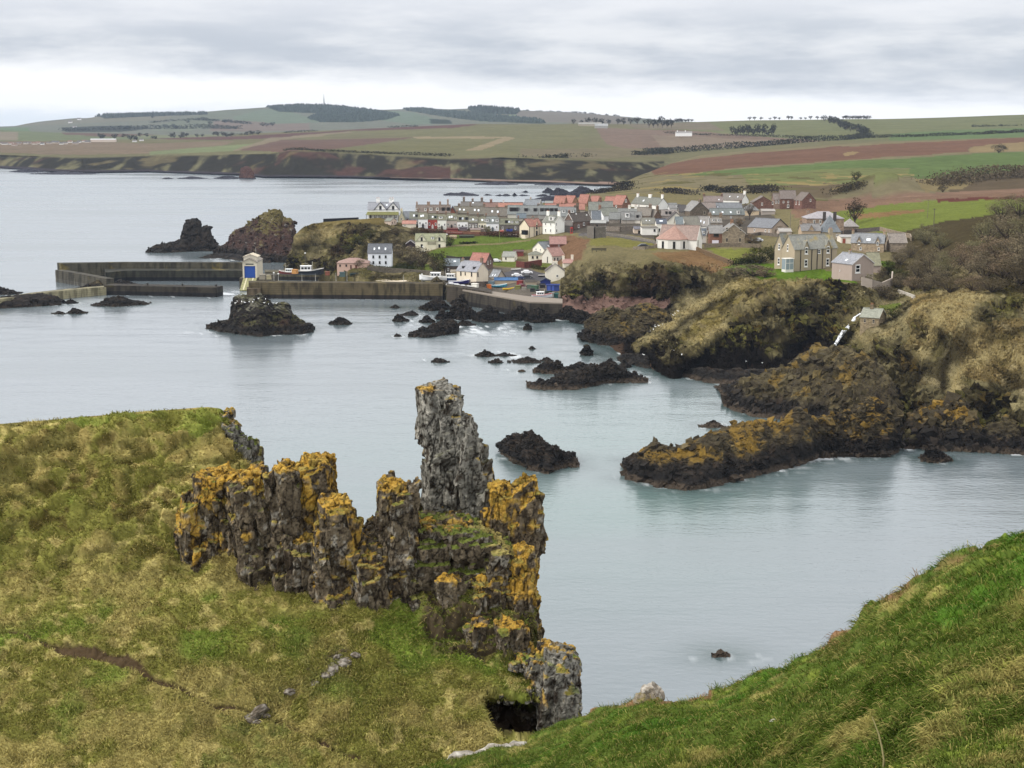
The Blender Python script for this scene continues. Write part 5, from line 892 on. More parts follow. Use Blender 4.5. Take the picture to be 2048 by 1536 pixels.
    if verge:
        for xe in (x0 - ov - .03, x1 + ov - .05):
            vb = MB()
            for s_ in (-1, 1):
                ye = -ov if s_ < 0 else D + ov; ze = e - ov * sl
                c4 = [T(xe, ye, ze + .14), T(xe + .08, ye, ze + .14), T(xe + .08, yc, e + r + .14), T(xe, yc, e + r + .14)]; vb.slab(*c4, .34)
            vb.build('verge', flat_mat(verge, 'plain', .9), ro)
    for c in ch:
        u, cw, chh = c[:3]; hc = MB(); xx = x0 + u * W; hw = cw * k / 2; X_0, Y_0 = (xx, yc) if mode != 'G' else (0, xx)
        hc.box(X_0 - hw, X_0 + hw, Y_0 - .4, Y_0 + .4, e + r - .9, e + r + chh * k); hc.box(X_0 - hw - .08, X_0 + hw + .08, Y_0 - .48, Y_0 + .48, e + r + chh * k - .25, e + r + chh * k - .08)
        for pi in range(max(2, int(hw * 2.2))):
            xp = X_0 - hw + (pi + .5) * 2 * hw / max(2, int(hw * 2.2)); hc.tube([(xp, Y_0, e + r + chh * k), (xp, Y_0, e + r + chh * k + .5)], .13, 6, 1)
        hc.build('chimney', [mc if len(c) < 4 else flat_mat(c[3], 'stone', HK), flat_mat('#9a6a50', 'plain')], ro)
    for u, t, *sz in sk:
        sw = (sz[0] if sz else 3.2) * k / 2; sh = (sz[1] if len(sz) > 1 else 4) * k / 2; xx = x0 + u * W; s = MB(); yy = yc * t; hy = min(.45, sh)
        f_ = lambda x, y, dz: T(x, y, e + y * sl + dz)
        s.slab(f_(xx - sw, yy - hy, .14), f_(xx + sw, yy - hy, .14), f_(xx + sw, yy + hy, .14), f_(xx - sw, yy + hy, .14), .1); s.build('skylight', flat_mat('#dfe4e8', 'paint'), ro)
    for dd in dm:
        u, w_, h_, hx = dd[:4]; dw, dh = w_ * k / 2, h_ * k; xx = x0 + u * W; s = MB(); t = dd[4] if len(dd) > 4 else .22; yf = yc * t; zf = e + yf * sl - .1; ybk = min(yc, yf + dh / sl)
        s.box(xx - dw, xx + dw, yf, ybk, zf, zf + dh); s.box(xx - dw - .12, xx + dw + .12, yf - .15, ybk + .1, zf + dh, zf + dh + .14, 1)
        do = s.build('dormer', [flat_mat(hx, 'plain', .9), MR], ro); window(do, xx, yf - .04, zf + dh * .52, dw * 1.5, dh * .72, 0, 'w' if lin(hx).mean() > .4 else 'd')
    def wins(lst, put):
        for v, us, ww, hh in lst:
            for u in us: put(u, v * k, ww * k, hh * k)
    if mode == 'G': wins(win, lambda u, z, w_, h_: window(wo, -D / 2 + u * D, -.03, z, w_, h_, 0, fr))
    else:
        wins(win, lambda u, z, w_, h_: window(wo, x0 + u * W, -.09 if fg else -.03, z, w_, h_, 0, fr))
        wins(gwin, lambda u, z, w_, h_: window(wo, x1 + .03, u * D, z, w_, h_, math.pi / 2, fr)); wins(lwin, lambda u, z, w_, h_: window(wo, x0 - .03, (1 - u) * D, z, w_, h_, -math.pi / 2, fr))
    for u, w_, h_, hx in door:
        s = MB(); xx = (x0 + u * W) if mode != 'G' else (-D / 2 + u * D); s.box(xx - w_ * k / 2, xx + w_ * k / 2, -.10, .02, 0, h_ * k); s.build('door', flat_mat(hx, 'plain'), root)
    for u, w_, h_, hx in porch:
        s = MB(); xx = x0 + u * W; hw = w_ * k / 2; zt = h_ * k; s.box(xx - hw * .72, xx + hw * .72, -.7, -.01, 0, zt * .55)
        s.poly([(xx - hw, -.8, zt * .5), (xx + hw, -.8, zt * .5), (xx, -.8, zt)]); s.poly([(xx, -.8, zt), (xx + hw, -.8, zt * .5), (xx + hw, -.01, zt * .5), (xx, -.01, zt)]); s.poly([(xx - hw, -.8, zt * .5), (xx, -.8, zt), (xx, -.01, zt), (xx - hw, -.01, zt * .5)])
        s.build('porch', flat_mat(hx, 'plain'), root)
    for nm, bx, hx, kd in ex:
        s = MB(); s.box(*[q * k for q in bx]); s.build(nm, flat_mat(hx, kd, .9), root)
    return root, k, (x0, x1, D, e, r)
W2 = [(16, (.2, .5, .8), 4, 6), (6, (.2, .5, .8), 4, 6)]
TER = 'terrace of cottages facing the harbour'; ROWS = 'slate roofed cottages in the middle rows'; SL = '#85867f'
# ------------------------------------------------------------------ headland and harbour side
v, k, (x0, x1, D, e, r) = house('C', 766, 436, 60, 0, 17, 13, '#f2f1ee', '#a2a3a8', 'white villa with twin black edged gables and a mossy verandah', d=34, fg=[(.42, 25, 14.5, 0), (.84, 25, 14.5, 0)], ch=[(.32, 7, 9, '#e4e2de'), (.77, 10, 9, '#e4e2de')], win=[(20, (.42, .84), 4.6, 8)], fr='d', sk=[(.62, .6)], wk='wall')
b = MB(); b.slab((x0 - .8, -2.4, 7 * k), (x1 + .6, -2.4, 7 * k), (x1 + .2, -.1, 12.5 * k), (x0 - .2, -.1, 12.5 * k), .15); vr = b.build('verandah', flat_mat('#8d8c58', 'roof', .6), v)
for i in range(9): b = MB(); xx = x0 - .6 + i * (x1 - x0 + 1) / 8; b.box(xx - .1, xx + .1, -2.3, -2.1, -1.5, 6.9 * k); b.build('post', flat_mat('#35322f', 'plain'), vr)
for i in range(6): window(v, x0 + (i + .5) * (x1 - x0) / 6, -.04, 3.6 * k, 1.1, 1.5, 0, 'd')
for u in (.42, .84):
    xc = x0 + u * (x1 - x0)
    for sg in (-1, 1): b = MB(); q = [(xc, -.42, e + 14.9 * k), (xc + sg * 13.2 * k, -.42, e - .6 * k), (xc + sg * 13.2 * k, -.34, e - .6 * k), (xc, -.34, e + 14.9 * k)]; b.slab(*(q if sg < 0 else q[::-1]), .42); b.build('bargeboard', flat_mat('#24242a', 'plain'), v)
house('R', 781, 450.5, 12, 10, 8.5, 5, '#cbb7a6', '#8c8d80', 'little pinkish hut with a grey roof below the villa', gwin=[(4.5, (.3, .7), 2.6, 4)], fr='d', cat='hut', name='hut')
house('G', 803, 446, 14, 0, 8, 14, '#d8cfae', '#83857c', 'narrow cream house with a steep gable right of the villa', ch=[(.1, 4, 6)], win=[(8, (.5,), 3, 4)], d=34)
house('C', 814, 444, 22, 0, 7.5, 12, '#74504a', '#84878b', 'dark red walled house with a smooth slate roof beside the terrace', win=[(4, (.3, .7), 3, 3)])
house('C', 818, 455.5, 27, 0, 8, 5, '#dcd2be', '#de8468', 'low cream shed under a coral pink roof', lwin=[(4, (.5,), 3, 3)], cat='shed', name='shed', win=[(4.5, (.2,), 3, 3)])
for x0_, x1_, base, ev_, hx, rf, lab, dms, pc in [(819, 836.5, 452, 437, '#8e8f90', '#7f8073', 'grey fronted cottage at the left end of the terrace', [(.8, 4, 5, '#3a3836')], '#3b3836'), (836.5, 855.5, 455, 438, '#e9e8e4', '#85826f', 'white terrace cottage with three skylights, left of the red one', [], '#2f2d2c'), (855.5, 875, 457, 438.8, '#a04a42', '#85826e', 'brick red fronted cottage in the white terrace', [(.78, 5, 5, '#9fb4a4')], '#d8d0c8'),
    (875, 892.5, 459, 440, '#e8e8dc', '#85836e', 'white terrace cottage right of the red one with a pale dormer', [(.35, 7, 5, '#dedcd2')], '#3a3834'), (892.5, 914.3, 457, 441, '#cdc0b4', '#858370', 'pinkish grey terrace cottage with white skylight', [(.85, 5, 4.5, '#d8d6ce')], '#4a4240'), (914.3, 936, 458.5, 443, '#eceae6', '#84816d', 'white terrace cottage with two dark dormers, left of the grey stone one', [(.28, 5.5, 6, '#46484a'), (.86, 5.5, 6, '#46484a')], '#4a4846'),
    (936, 956, 458, 444.8, '#77726c', '#858270', 'grey stone terrace cottage with white framed windows', [(.2, 5, 4.5, '#c8c8bc'), (.8, 5, 4.5, '#c8c8bc')], '#d5d0c8'), (956, 972.8, 458, 445.6, '#e6dec4', '#86836f', 'cream terrace cottage with small high windows', [(.85, 5, 5.5, '#e0e0da')], '#35332f'), (972.8, 998, 462, 447, '#eaebea', '#878a84', 'widest white terrace cottage with a grey blue roof', [(.06, 6, 6, '#dcdcda'), (.85, 6, 6, '#dcdcda')], '#5a6268'), (998, 1038, 463, 449, '#66605a', '#84836f', 'long dark stone cottage closing the terrace', [(.37, 6, 6, '#55504c'), (.65, 5, 5, '#e0dedc'), (.9, 5, 5, '#e0dedc')], '#3c3834')]:
    house('C', (x0_ + x1_) / 2, base, x1_ - x0_ - .3, 0, base - ev_, 11.5 + ((int(x0_) * 37) % 5 - 2) * .7, hx, rf, lab, dm=dms, porch=[(.5, 5, 9, pc)], win=[((base - ev_) * .5, (.18, .82), 3.2, 5)], group=TER, ch=[(.97, 3.2, 4.5, '#7a6a5a')], sk=[(.3, .45), (.5, .5)] if '#e9e8e4' == hx or '#cdc0b4' == hx else [(.5, .42)], d=26, over_=.12)
house('C', 866, 439, 68, 0, 14, 14, '#8f7a68', '#877a70', 'long brown roofed row with a line of dormers above the terrace', ch=[(.02, 3, 5), (.36, 6, 6), (.7, 4, 6), (.93, 3, 10)], dm=[(.03, 5, 6, '#cfc8ba'), (.28, 5, 6, '#cfc8ba'), (.44, 6, 7, '#d6d0c2'), (.63, 6, 7, '#d6d0c2'), (.8, 6, 7, '#3b3531'), (.95, 6, 7, '#3b3531')], group=ROWS)
house('G', 904.5, 438, 15, 0, 11.5, 12.5, '#8a5846', '#5a4e48', 'brick gable with dark edges poking between the grey roofs', win=[(8, (.5,), 3.4, 4)], verge='#2c2826', d=30)
for a, bb, rg, evv, hx, lab, chs in [(908, 941, 413.5, 426, '#807a6c', 'grey brown roofed cottage right of the brick gable', [(.3, 5, 5)]), (939, 969, 413.5, 428, '#7e786c', 'grey roofed cottage with a white line under its eaves', [(.05, 3, 6), (.97, 5, 4.5)]), (969, 1013, 416, 431, '#7d766b', 'wide drab roofed cottage behind the dark stone end of the terrace', [(.55, 4, 4), (.98, 6, 4)])]:
    house('C', (a + bb) / 2, evv + 10, bb - a, 0, 10, evv - rg, '#8d8272', hx, lab, ch=chs, sk=[(.6, .45), (.35, .5)], group=ROWS, chc='#7c6d5d')
house('C', 945, 425, 46, 0, 11, 9.5, '#83796e', '#7d7872', 'grey roofed house with tall chimneys against the sea', ch=[(.12, 4.5, 9), (.5, 4, 6), (.9, 5, 8)], sk=[(.52, .8)], chc='#6f655b'); house('C', 982, 426, 29, 0, 12, 8, '#83756a', '#9c6a56', 'rusty roofed house with a ruddy chimney against the sea', ch=[(.5, 5, 6)], chc='#7d5c4e')
house('C', 1021, 428, 47, 0, 12, 9, '#cfc8bc', '#d4795a', 'long bright orange roof with white eaves before the slate roofs', sk=[(.45, .5, 1, 2)]); house('C', 1023, 424, 46, 0, 12, 6, '#d8d4cc', '#786c66', 'brown roofed house just behind the long orange roof', ch=[(.15, 3, 3)])
house('R', 1077, 421, 30, 8, 10, 11, '#a39f94', '#8d9194', 'blue grey slate roof with a white verge above the modern row', ch=[(.35, 3, 3)], verge='#d8d8d4'); house('C', 1098, 418, 14, 0, 12, 3, '#e8e6e0', '#9a9a94', 'small bright white house between slate and orange roofs', win=[(8, (.4,), 3, 3)])
for x, y, f_, g_, rr, lab, yy in [(1127, 417, 22, 3, 17, 'first big orange roof, left of the brown gable side', 900), (1142, 416, 20, 12, 16.5, 'orange roof with a brown gable side', 890), (1173, 413, 18, 5, 16, 'third orange roof with a dark chimney stub', 900), (1194, 411, 16, 5, 11, 'small orange roof behind the grey green ones', 910), (1226, 416, 19, 4, 15, 'orange roof left of the brick gable with a white window', 905)]:
    house('R', x, y, f_, g_, 7, rr, '#8a6b54', '#d0755a', lab, group='modern orange roofed houses at the back of the village', rot=-.25)
house('R', 1244, 417, 20, 16, 8, 17, '#7b5b4c', '#d0755a', 'orange roofed brick house with a white window in its gable', gwin=[(15, (.45,), 5, 6)], win=[(3.5, (.4,), 4, 5)], rot=-.1)
house('C', 1130, 428, 78, 0, 9, 11, '#b5aa9c', '#cf765a', 'lowest and longest orange roof, with two little vents', ch=[(.42, 2.5, 2, '#8c6a58'), (.5, 2.5, 2, '#8c6a58')], sk=[(.55, .25, 5, 3)]); house('G', 1155, 432, 10, 0, 10, 9, '#6f6254', '#7d7466', 'brown stone gable with a broad chimney before the orange roof', ch=[(.1, 5.5, 7)], d=14)
for a, bb, lab, n_ in [(1041, 1078, 'left house of the modern grey row with dark framed dormers', 2), (1078, 1117, 'middle house of the modern grey row', 4), (1117, 1152, 'right house of the modern grey row with white dormers', 2)]:
    house('C', (a + bb) / 2, 437 + (a > 1100) * 3, bb - a - .3, 0, 8, 16.5, '#a09c94', '#8c8e8b', lab, dm=[((i + .6) / n_, 7, 6.5, '#403c3c' if a < 1110 else '#d0d0cc', .35) for i in range(n_)], ch=[(.98, 5, 3.5, '#70655a')], group='modern row with boxy dormers', d=40)
house('C', 1028, 437, 25, 0, 9, 16, '#dcd8c8', '#8f938f', 'house with one wide glazed dormer left of the modern row', dm=[(.5, 18, 8, '#4a4448', .3)], d=36); house('C', 1043, 442, 18, 0, 6, 8, '#b0aa9c', '#707a80', 'low shed with a smooth blue grey roof behind the dark stone cottage', cat='shed', name='shed')
m_, k, bx = house('L', 1058.2, 475.8, 27.7, 19, 23, 13.5, '#dccfb6', '#c9745a', 'cream house with a red tiled roof at the top of the green slope', fg=[(.55, 7, 11, 0)], win=[(9, (.55,), 4.5, 9), (21, (.55,), 4, 8)], fr='d', verge='#2c2725', ch=[(.62, 5, 4, '#8c8478')])
b = MB(); b.box(-7.5 * k, -.2, 3 * k, 15 * k, -3, 6 * k); b.box(-7.5 * k, -.2, 3 * k, 15 * k, 6 * k, 14 * k, 1); b.box(-8 * k, 0, 2.5 * k, 15.5 * k, 14 * k, 15 * k, 2); b.build('conservatory', [flat_mat('#dccfb6', 'wall', .9), GLASS, DARKW], m_)
for u in (.02, .36, .72, .98): b = MB(); xx = bx[0] + u * (bx[1] - bx[0]); b.box(xx - .1, xx + .1, -.22, -.05, 0, bx[3]); b.build('drainpipe', DARKW, m_)
house('R', 1109.6, 468.3, 24, 20, 23.5, 12.5, '#ecebe2', '#8d8d82', 'white two storey house with a tall chimney on each gable', ch=[(.05, 6, 8), (.95, 6, 8)], dm=[(.6, 12, 8.5, '#e6e4de')], win=[(19, (.25, .66), 3, 5.5), (6.5, (.25, .66), 3.4, 6.5)], gwin=[(19, (.15,), 3.2, 6), (6.5, (.18,), 5, 6.5)], verge='#e2e0d8')
house('L', 1146.5, 459, 39, 17, 16, 15.5, '#6f5b50', '#5d544d', 'dark stone hall with a brown roof and white gable lines', verge='#d8d4cc', win=[(6, (.28,), 4, 6), (10, (.56,), 4.5, 6)], cat='hall', name='hall', ch=[(.02, 4, 5)]); house('C', 1137, 463, 15, 0, 12, 9, '#6b665f', '#767069', 'low dark lean house between the white house and the stone hall')
house('R', 1211, 455, 30, 5, 9, 4, '#5f574e', '#b3b3ae', 'flat pale roofed stone garage at the road bend', win=[(4, (.45,), 3, 4)], fr='d', cat='garage', name='garage'); house('C', 1193, 450, 18, 0, 10, 17, '#e2e2e0', '#767b80', 'steep slate roof with a broad white verge left of the white gable', verge='#e8e8e6')
house('L', 1207.2, 444, 33, 15, 13, 14, '#e8e8e6', '#8d8e82', 'white house with a plain gable and a mossy slate roof', lwin=[(7, (.75,), 3, 6)], ch=[(.02, 4.5, 5, '#8a6a58')])
house('C', 1187, 429, 18, 0, 9, 15, '#8f8a80', '#8b8c82', 'grey green roofed house behind the white verge'); house('C', 1212, 427, 27, 0, 9, 14, '#8f8a80', '#85867d', 'grey green roofed house with a red potted chimney', ch=[(.12, 4, 8, '#7a5a4c')])
# ------------------------------------------------------------------ the back and middle of the village
house('R', 1315.8, 419, 48, 22, 9, 13, '#e9e7df', '#85857b', 'long white house with three white chimneys on a grey roof', ch=[(.06, 5, 6), (.52, 8, 6), (.97, 5, 7)], sk=[(.38, .45)], win=[(4, (.3, .6), 4, 5)]); house('C', 1346, 418, 16, 0, 7, 4, '#e6e4de', '#8a8a86', 'low white annexe right of the three chimney house', win=[(4, (.6,), 2.5, 3)])
for mode, px, py, f_, g_, e_, r_, wl, rf, lab, kw in [('C', 1246, 436, 19, 0, 9, 9, '#8f8678', '#8b8b86', 'grey roof squeezed between the white gable and the twin white chimneys', {}), ('C', 1266, 436, 16, 0, 11, 7, '#e2e0d8', '#8d8d88', 'small house with twin white chimneys', dict(ch=[(.1, 5, 7, '#ddd8cc'), (.9, 5, 6, '#ddd8cc')])), ('R', 1240, 446, 22, 5, 8, 12, '#827a70', '#8b8c88', 'slate roof above the long low wall', {}),
    ('C', 1256, 447, 25, 0, 8, 15, '#a59c90', '#8d8c88', 'slate roof with a square white dormer', dict(dm=[(.45, 9, 10, '#e4e2de')])), ('R', 1281, 447, 22, 6, 8, 14, '#d2cabc', '#8d8b86', 'slate roof with a dark dormer and a cream wall', dict(dm=[(.7, 5, 6, '#4a4642')])), ('R', 1300, 441, 26, 8, 10, 15, '#8c7c6c', '#8e867b', 'brown stone roof with a stout chimney', dict(ch=[(.9, 6, 6, '#77685a')])),
    ('R', 1307, 441, 11, 17, 7, 14, '#6c5747', '#8f867c', 'dark brown stone gable seen end on', dict(ch=[(.95, 5, 7, '#6a5848')])), ('C', 1339, 440, 30, 0, 9, 10, '#a59a90', '#9a918a', 'pinkish grey roof with dark slit windows', dict(dm=[(.3, 4, 6, '#4c4644'), (.55, 4, 6, '#4c4644')])), ('G', 1352, 456, 34, 0, 15, 16, '#ded9ca', '#5c5652', 'tall cream gable with a dark roof edge', dict(verge='#5a524c', d=30)),
    ('C', 1297, 456, 26, 0, 9, 10, '#d6ccb2', '#8a877c', 'cream cottage with a stone roof behind the white garage', dict(sk=[(.35, .5, 2, 2), (.6, .5, 2, 2)], win=[(4, (.6,), 3, 3)])), ('C', 1323, 470, 20, 0, 23, 8, '#e2ddd0', '#62666f', 'tall pale house with twin skylights in a dark slate roof', dict(sk=[(.4, .5), (.56, .5)], win=[(10, (.3,), 3.4, 6), (9, (.8,), 2.4, 5)], fr='d')), ('C', 1299, 470, 31, 0, 15, 1.2, '#e8e4da', '#8c857a', 'long white flat roofed garage by the road', dict(win=[(9.5, (.82,), 3.6, 5)], fr='d')), ('C', 1276, 467, 15, 0, 9, 4, '#c9b7a4', '#77757a', 'little pink shop front with a dark opening beside the white garage', dict(door=[(.7, 6, 6, '#2a2624')])),
    ('R', 1380, 434, 12, 40, 12, 18, '#6c6153', '#9c9994', 'big dark stone gable with a chimney on its peak', dict(ch=[(.97, 8, 4)], gwin=[(8, (.75,), 5, 6)], fr='s', d=40)), ('C', 1365, 432, 14, 0, 9, 12, '#8c8478', '#5e5a58', 'dark slate roof tucked left of the big stone gable', {}), ('C', 1350, 425, 22, 0, 9, 6, '#e0ddd6', '#8d8b88', 'grey roof with two white dormers left of the dark slate', dict(dm=[(.7, 4, 4.5, '#e0e0dc'), (.95, 4, 4.5, '#e0e0dc')])), ('C', 1418, 427, 27, 0, 8, 13, '#8f8072', '#94877f', 'brownish roof just right of the big stone gable', {}),
    ('R', 1483, 408, 40, 17, 7, 12.5, '#e6e4de', '#857e76', 'long roofed house at the back with a white chimney gable', dict(ch=[(.97, 4.5, 6)], sk=[(.4, .5, 2, 2), (.75, .5, 2, 2)])), ('C', 1427, 412, 37, 0, 9, 10, '#8c7a6c', '#8f817a', 'pinkish brown roof left of the white chimney gable', dict(ch=[(.02, 4, 4, '#6f5a4e'), (.98, 4, 4, '#6f5a4e')], sk=[(.8, .3, 2, 2)])),
    ('C', 1455, 439, 68, 0, 10, 11, '#8b8071', '#7f837f', 'long low stone house with three skylights and a white dormer', dict(sk=[(.1, .35), (.36, .35), (.6, .35)], dm=[(.82, 6, 7.5, '#e6e4e0', .05)], win=[(5, (.3, .6), 3, 4)])), ('C', 1454, 426, 60, 0, 8, 11.5, '#8d8478', '#87898b', 'blue grey roof right behind the three skylight house', dict(ch=[(.98, 5, 5, '#6a5e54')], sk=[(.2, .3, 2, 2)])), ('C', 1503, 431, 30, 0, 10, 13.5, '#cbb697', '#8c8b89', 'hip roofed cream bungalow behind the bare garden tree', dict(hip=True, d=28)),
    ('L', 1371.6, 457, 30, 9, 7, 16, '#e4e2dc', '#8c887c', 'white gable with a broad stone roof beside the cream gable', dict(lwin=[(8, (.5,), 2.6, 5)])), ('R', 1415, 457, 22, 9, 6, 17, '#d6d2c8', '#a09a93', 'pale roof with two long skylights and a white verge', dict(sk=[(.35, .45, 2, 9), (.65, .3, 2, 9)], verge='#e0deda')), ('C', 1432, 454, 23, 0, 9, 9, '#9c8e7c', '#9b958c', 'pale roofed cottage between two tall stone chimneys', dict(ch=[(.02, 7, 8, '#81715e'), (.98, 6, 8, '#81715e')], dm=[(.3, 4, 5, '#e0deda'), (.7, 4, 5, '#e0deda')])), ('C', 1359, 459, 14, 0, 11, 13, '#b9ac96', '#7c8485', 'narrow blue slate roof between two pale gables', {}),
    ('C', 1408, 486, 11, 0, 16, 11, '#d0ccc4', '#6e747b', 'narrow dark slate house between the old hall and the stone house', dict(dm=[(.5, 5, 6, '#e0deda')]))]:
    house(mode, px, py, f_, g_, e_, r_, wl, rf, lab, **kw)
house('G', 1467, 488, 45, 0, 22.5, 17, '#8b7e6a', '#97948f', 'stone house with a wide gable and four dark windows', win=[(29, (.2, .8), 5.4, 7.5), (8, (.2, .78), 5.4, 9)], fr='s', verge='#b8b4ac', ch=[(.6, 6, 6, '#8a6a52')], d=50); house('C', 1432, 488, 27, 0, 22, 14, '#7e5b49', '#97948f', 'brick wing with a white garage door beside the wide gable', win=[(18, (.5,), 11, 6)], fr='d', door=[(.45, 13, 7.5, '#d8d2da')]); house('G', 1418, 487, 9, 0, 19, 13, '#9c8e78', '#97948f', 'tall narrow gable with a full height window left of the brick wing', win=[(22, (.5,), 5, 14), (6, (.6,), 3, 5)], fr='d', verge='#c8c4bc')
# --- the hall with the eight sided end on the knoll
v, k, (x0, x1, D, e, r) = house('R', 1393, 501, 72, 15, 22, 26, '#e3dfd6', '#b8917e', 'white hall with a terracotta roof and an octagonal end on the knoll', gwin=[(13, (.25,), 3.6, 14)], fr='s', verge='#e6e2da', cat='hall', name='hall')
cx = x0 + .42 * (x1 - x0) - 1.2; Rr = 33 * k; b = MB(); R = MB(); an = [math.radians(q) for q in (180, 225, 270, 315, 360)]; pts = [(cx + Rr * math.cos(q), .1 + Rr * .8 * math.sin(q)) for q in an]; ap = (cx, D * .5, e + r - .1)
for (xa, ya), (xb, yb) in zip(pts[:-1], pts[1:]):
    b.poly([(xa, ya, -4), (xb, yb, -4), (xb, yb, e), (xa, ya, e)]); xm, ym = (xa + xb) / 2, (ya + yb) / 2
    window(v, xm + .03 * (xm - cx) / Rr, ym - .06, e * .52, 1.0, 2.7, math.atan2(yb - ya, xb - xa), 'd')
    q = 1.05; R.poly([(cx + (xa - cx) * q, ya * q, e), (cx + (xb - cx) * q, yb * q, e), ap]); R.poly([(cx + (xb - cx) * q, yb * q, e - .15), (cx + (xa - cx) * q, ya * q, e - .15), (ap[0], ap[1], e - .2)]); R.poly([(cx + (xa - cx) * q, ya * q, e - .15), (cx + (xb - cx) * q, yb * q, e - .15), (cx + (xb - cx) * q, yb * q, e), (cx + (xa - cx) * q, ya * q, e)])
b.build('apse_wall', flat_mat('#e3dfd6', 'wall', .9), v); R.build('apse_roof', flat_mat('#bd9888', 'roof', .6), v)
b = MB(); b.box(x0 - 9 * k, x0 - 1 * k, -1, 2, -3, 11 * k); b.build('tank', flat_mat('#7f7060', 'stone'), v)
# ------------------------------------------------------------------ right hand side
house('G', 1526, 418, 42, 0, 13, 12, '#6f5247', '#84786f', 'low wide brick gable at the left of the modern brick houses', win=[(10, (.45,), 3, 5), (12, (.95,), 3, 6)]); house('C', 1576, 418, 31, 0, 21, 15, '#6f5247', '#897d75', 'tallest modern brick house, seen from its long side', win=[(14, (.2, .5), 3, 4), (6, (.5,), 4, 6)]); house('C', 1554, 418, 13, 0, 19, 11, '#8a7466', '#8b7f77', 'narrow lower link of the brick houses with twin windows', win=[(14, (.3, .7), 3, 5)])
house('R', 1603, 418, 10, 30, 17, 15, '#74554b', '#80746b', 'brick house with a broad gable and one dark window, last in the row', gwin=[(17, (.62,), 3, 5)], win=[(12, (.3,), 2.5, 8), (12, (.7,), 2.5, 8)]); house('C', 1537, 429, 26, 0, 7, 3, '#a89d92', '#b5ada4', 'flat pale garage below the brick houses', cat='garage', name='garage')
house('R', 1543, 467, 42, 40, 11, 16, '#a79686', '#86878a', 'grey bungalow with a big dark edged gable', verge='#3a3634', win=[(5, (.3, .75, .9), 3, 5)], d=55); house('C', 1571, 471, 24, 0, 8, 5, '#b0a294', '#b8b2aa', 'small flat garage in front of the grey bungalow', cat='garage', name='garage')
house('C', 1650, 466, 74, 0, 29, 12.5, '#8d7a69', '#b3adae', 'old hip roofed mansion with two dark chimneys', hip=True, d=52, ch=[(.1, 6, 2, '#8d7a69')], win=[(22, (.2, .36, .75), 4, 8)], ex=[('chimney', (-5.5, .5, -1.2, .6, 24, 42), '#4c4642', 'stone'), ('chimney', (15, 21.5, -1.2, .6, 24, 42), '#4c4642', 'stone')]); house('C', 1702, 464, 30, 0, 11, 15, '#7e7064', '#a8a19c', 'hip roofed side wing right of the mansion', hip=True, d=30, sk=[])
house('C', 1662, 478, 38, 0, 14, 33, '#a2967f', '#83888b', 'square outhouse under a tall pyramid roof', hip=True, d=38, win=[(7, (.3, .8), 3, 5)]); house('C', 1622, 476, 38, 0, 15, 12, '#ae997f', '#8d8a87', 'old stone house with a pointed dormer left of the pyramid roof', fg=[(.5, 11, 10, 1)], ch=[(.03, 5, 7, '#8d7a66')])
house('C', 1694, 487, 25, 0, 13, 3, '#e0d7c8', '#b4b0aa', 'cream garage with a red door', door=[(.25, 6, 10, '#8a4a38')], cat='garage', name='garage')
CEY = float(HEAD.at(1588, 543)[1]); MOSS = '#9a998f'
v, k, (x0, x1, D, e, r) = house('L', 1588, 543, 94, 18, 45, 26, '#a89a82', MOSS, 'big stone villa with yellow lichen on its roof and dark drainpipes', Y=CEY, fg=[(.27, 12, 14, 2), (.78, 12, 14, 2)], win=[(16, (.27, .78), 7.5, 15), (41, (.27, .78), 7, 14), (38, (.57,), 7, 8)], lwin=[(17, (.45,), 5, 15), (46, (.45,), 4.5, 14)], fr='w', ch=[(.98, 8, 10)], rk='mossroof')
for u in (.14, .40, .53, .655, .865): b = MB(); xx = x0 + u * (x1 - x0); b.box(xx - .1, xx + .1, -.24, -.07, 0, e - .1); b.build('drainpipe', flat_mat('#2e2a27', 'plain'), v)
for i, (xx, yy) in enumerate([(x0, D / 2), (x0 + .27 * (x1 - x0), -.2), (x0 + .78 * (x1 - x0), -.2)]): b = MB(); zt = e + r if i == 0 else e + 16 * k; b.tube([(xx, yy, zt - .2), (xx, yy, zt + 1.5)], [.14, .03], 6); b.build('finial', flat_mat('#b8aa90', 'stone'), v)
b = MB(); b.slab((x0 + .35 * (x1 - x0), .2, 0), (x0 + .36 * (x1 - x0), .2, 0), (x0 + .36 * (x1 - x0), .3, 0), (x0 + .35 * (x1 - x0), .3, 0), .05)
house('L', 1566, 540, 16, 15, 46, 26, '#a89a82', MOSS, 'second steep gable of the stone villa, set back on its left', Y=CEY + 7, lwin=[(17, (.5,), 5, 14), (46, (.5,), 4.5, 12)], fr='w', d=30, rk='mossroof')
b = MB(); p = PYv(1575, 543, CEY - 1); b.box(-1.6, 1.6, -1.2, 1.2, -2, .8); b.box(-1.6, 1.6, -1.2, 1.2, .8, 4.4, 1); b.box(-1.75, 1.75, -1.35, 1.35, 4.4, 4.6); b.box(-1.62, -1.5, -1.24, -1.1, .8, 4.4); b.box(1.5, 1.62, -1.24, -1.1, .8, 4.4); b.box(-.06, .06, -1.24, -1.1, .8, 4.4); b.box(-1.6, 1.6, -1.24, -1.16, 2.9, 3.05)
o = b.build('glass_porch', [flat_mat('#dcd8ce', 'plain'), flat_mat('#8a969a', 'glass')], None, p); o.rotation_euler.z = .4; tag(o, 'white framed glass porch between the two gables of the stone villa', 'porch')
v, k, bx = house('R', 1703.3, 562, 30, 50, 34, 18, '#a8988c', '#a2a3a7', 'pinkish lodge with a tall white gable window above the gully', gwin=[(24, (.26,), 13, 17)], win=[(18, (.4,), 2, 3)], verge='#cfccc8', ch=[(.35, 5, 5, '#9a9286')], sk=[(.55, .3, 5, 5)], d=62)
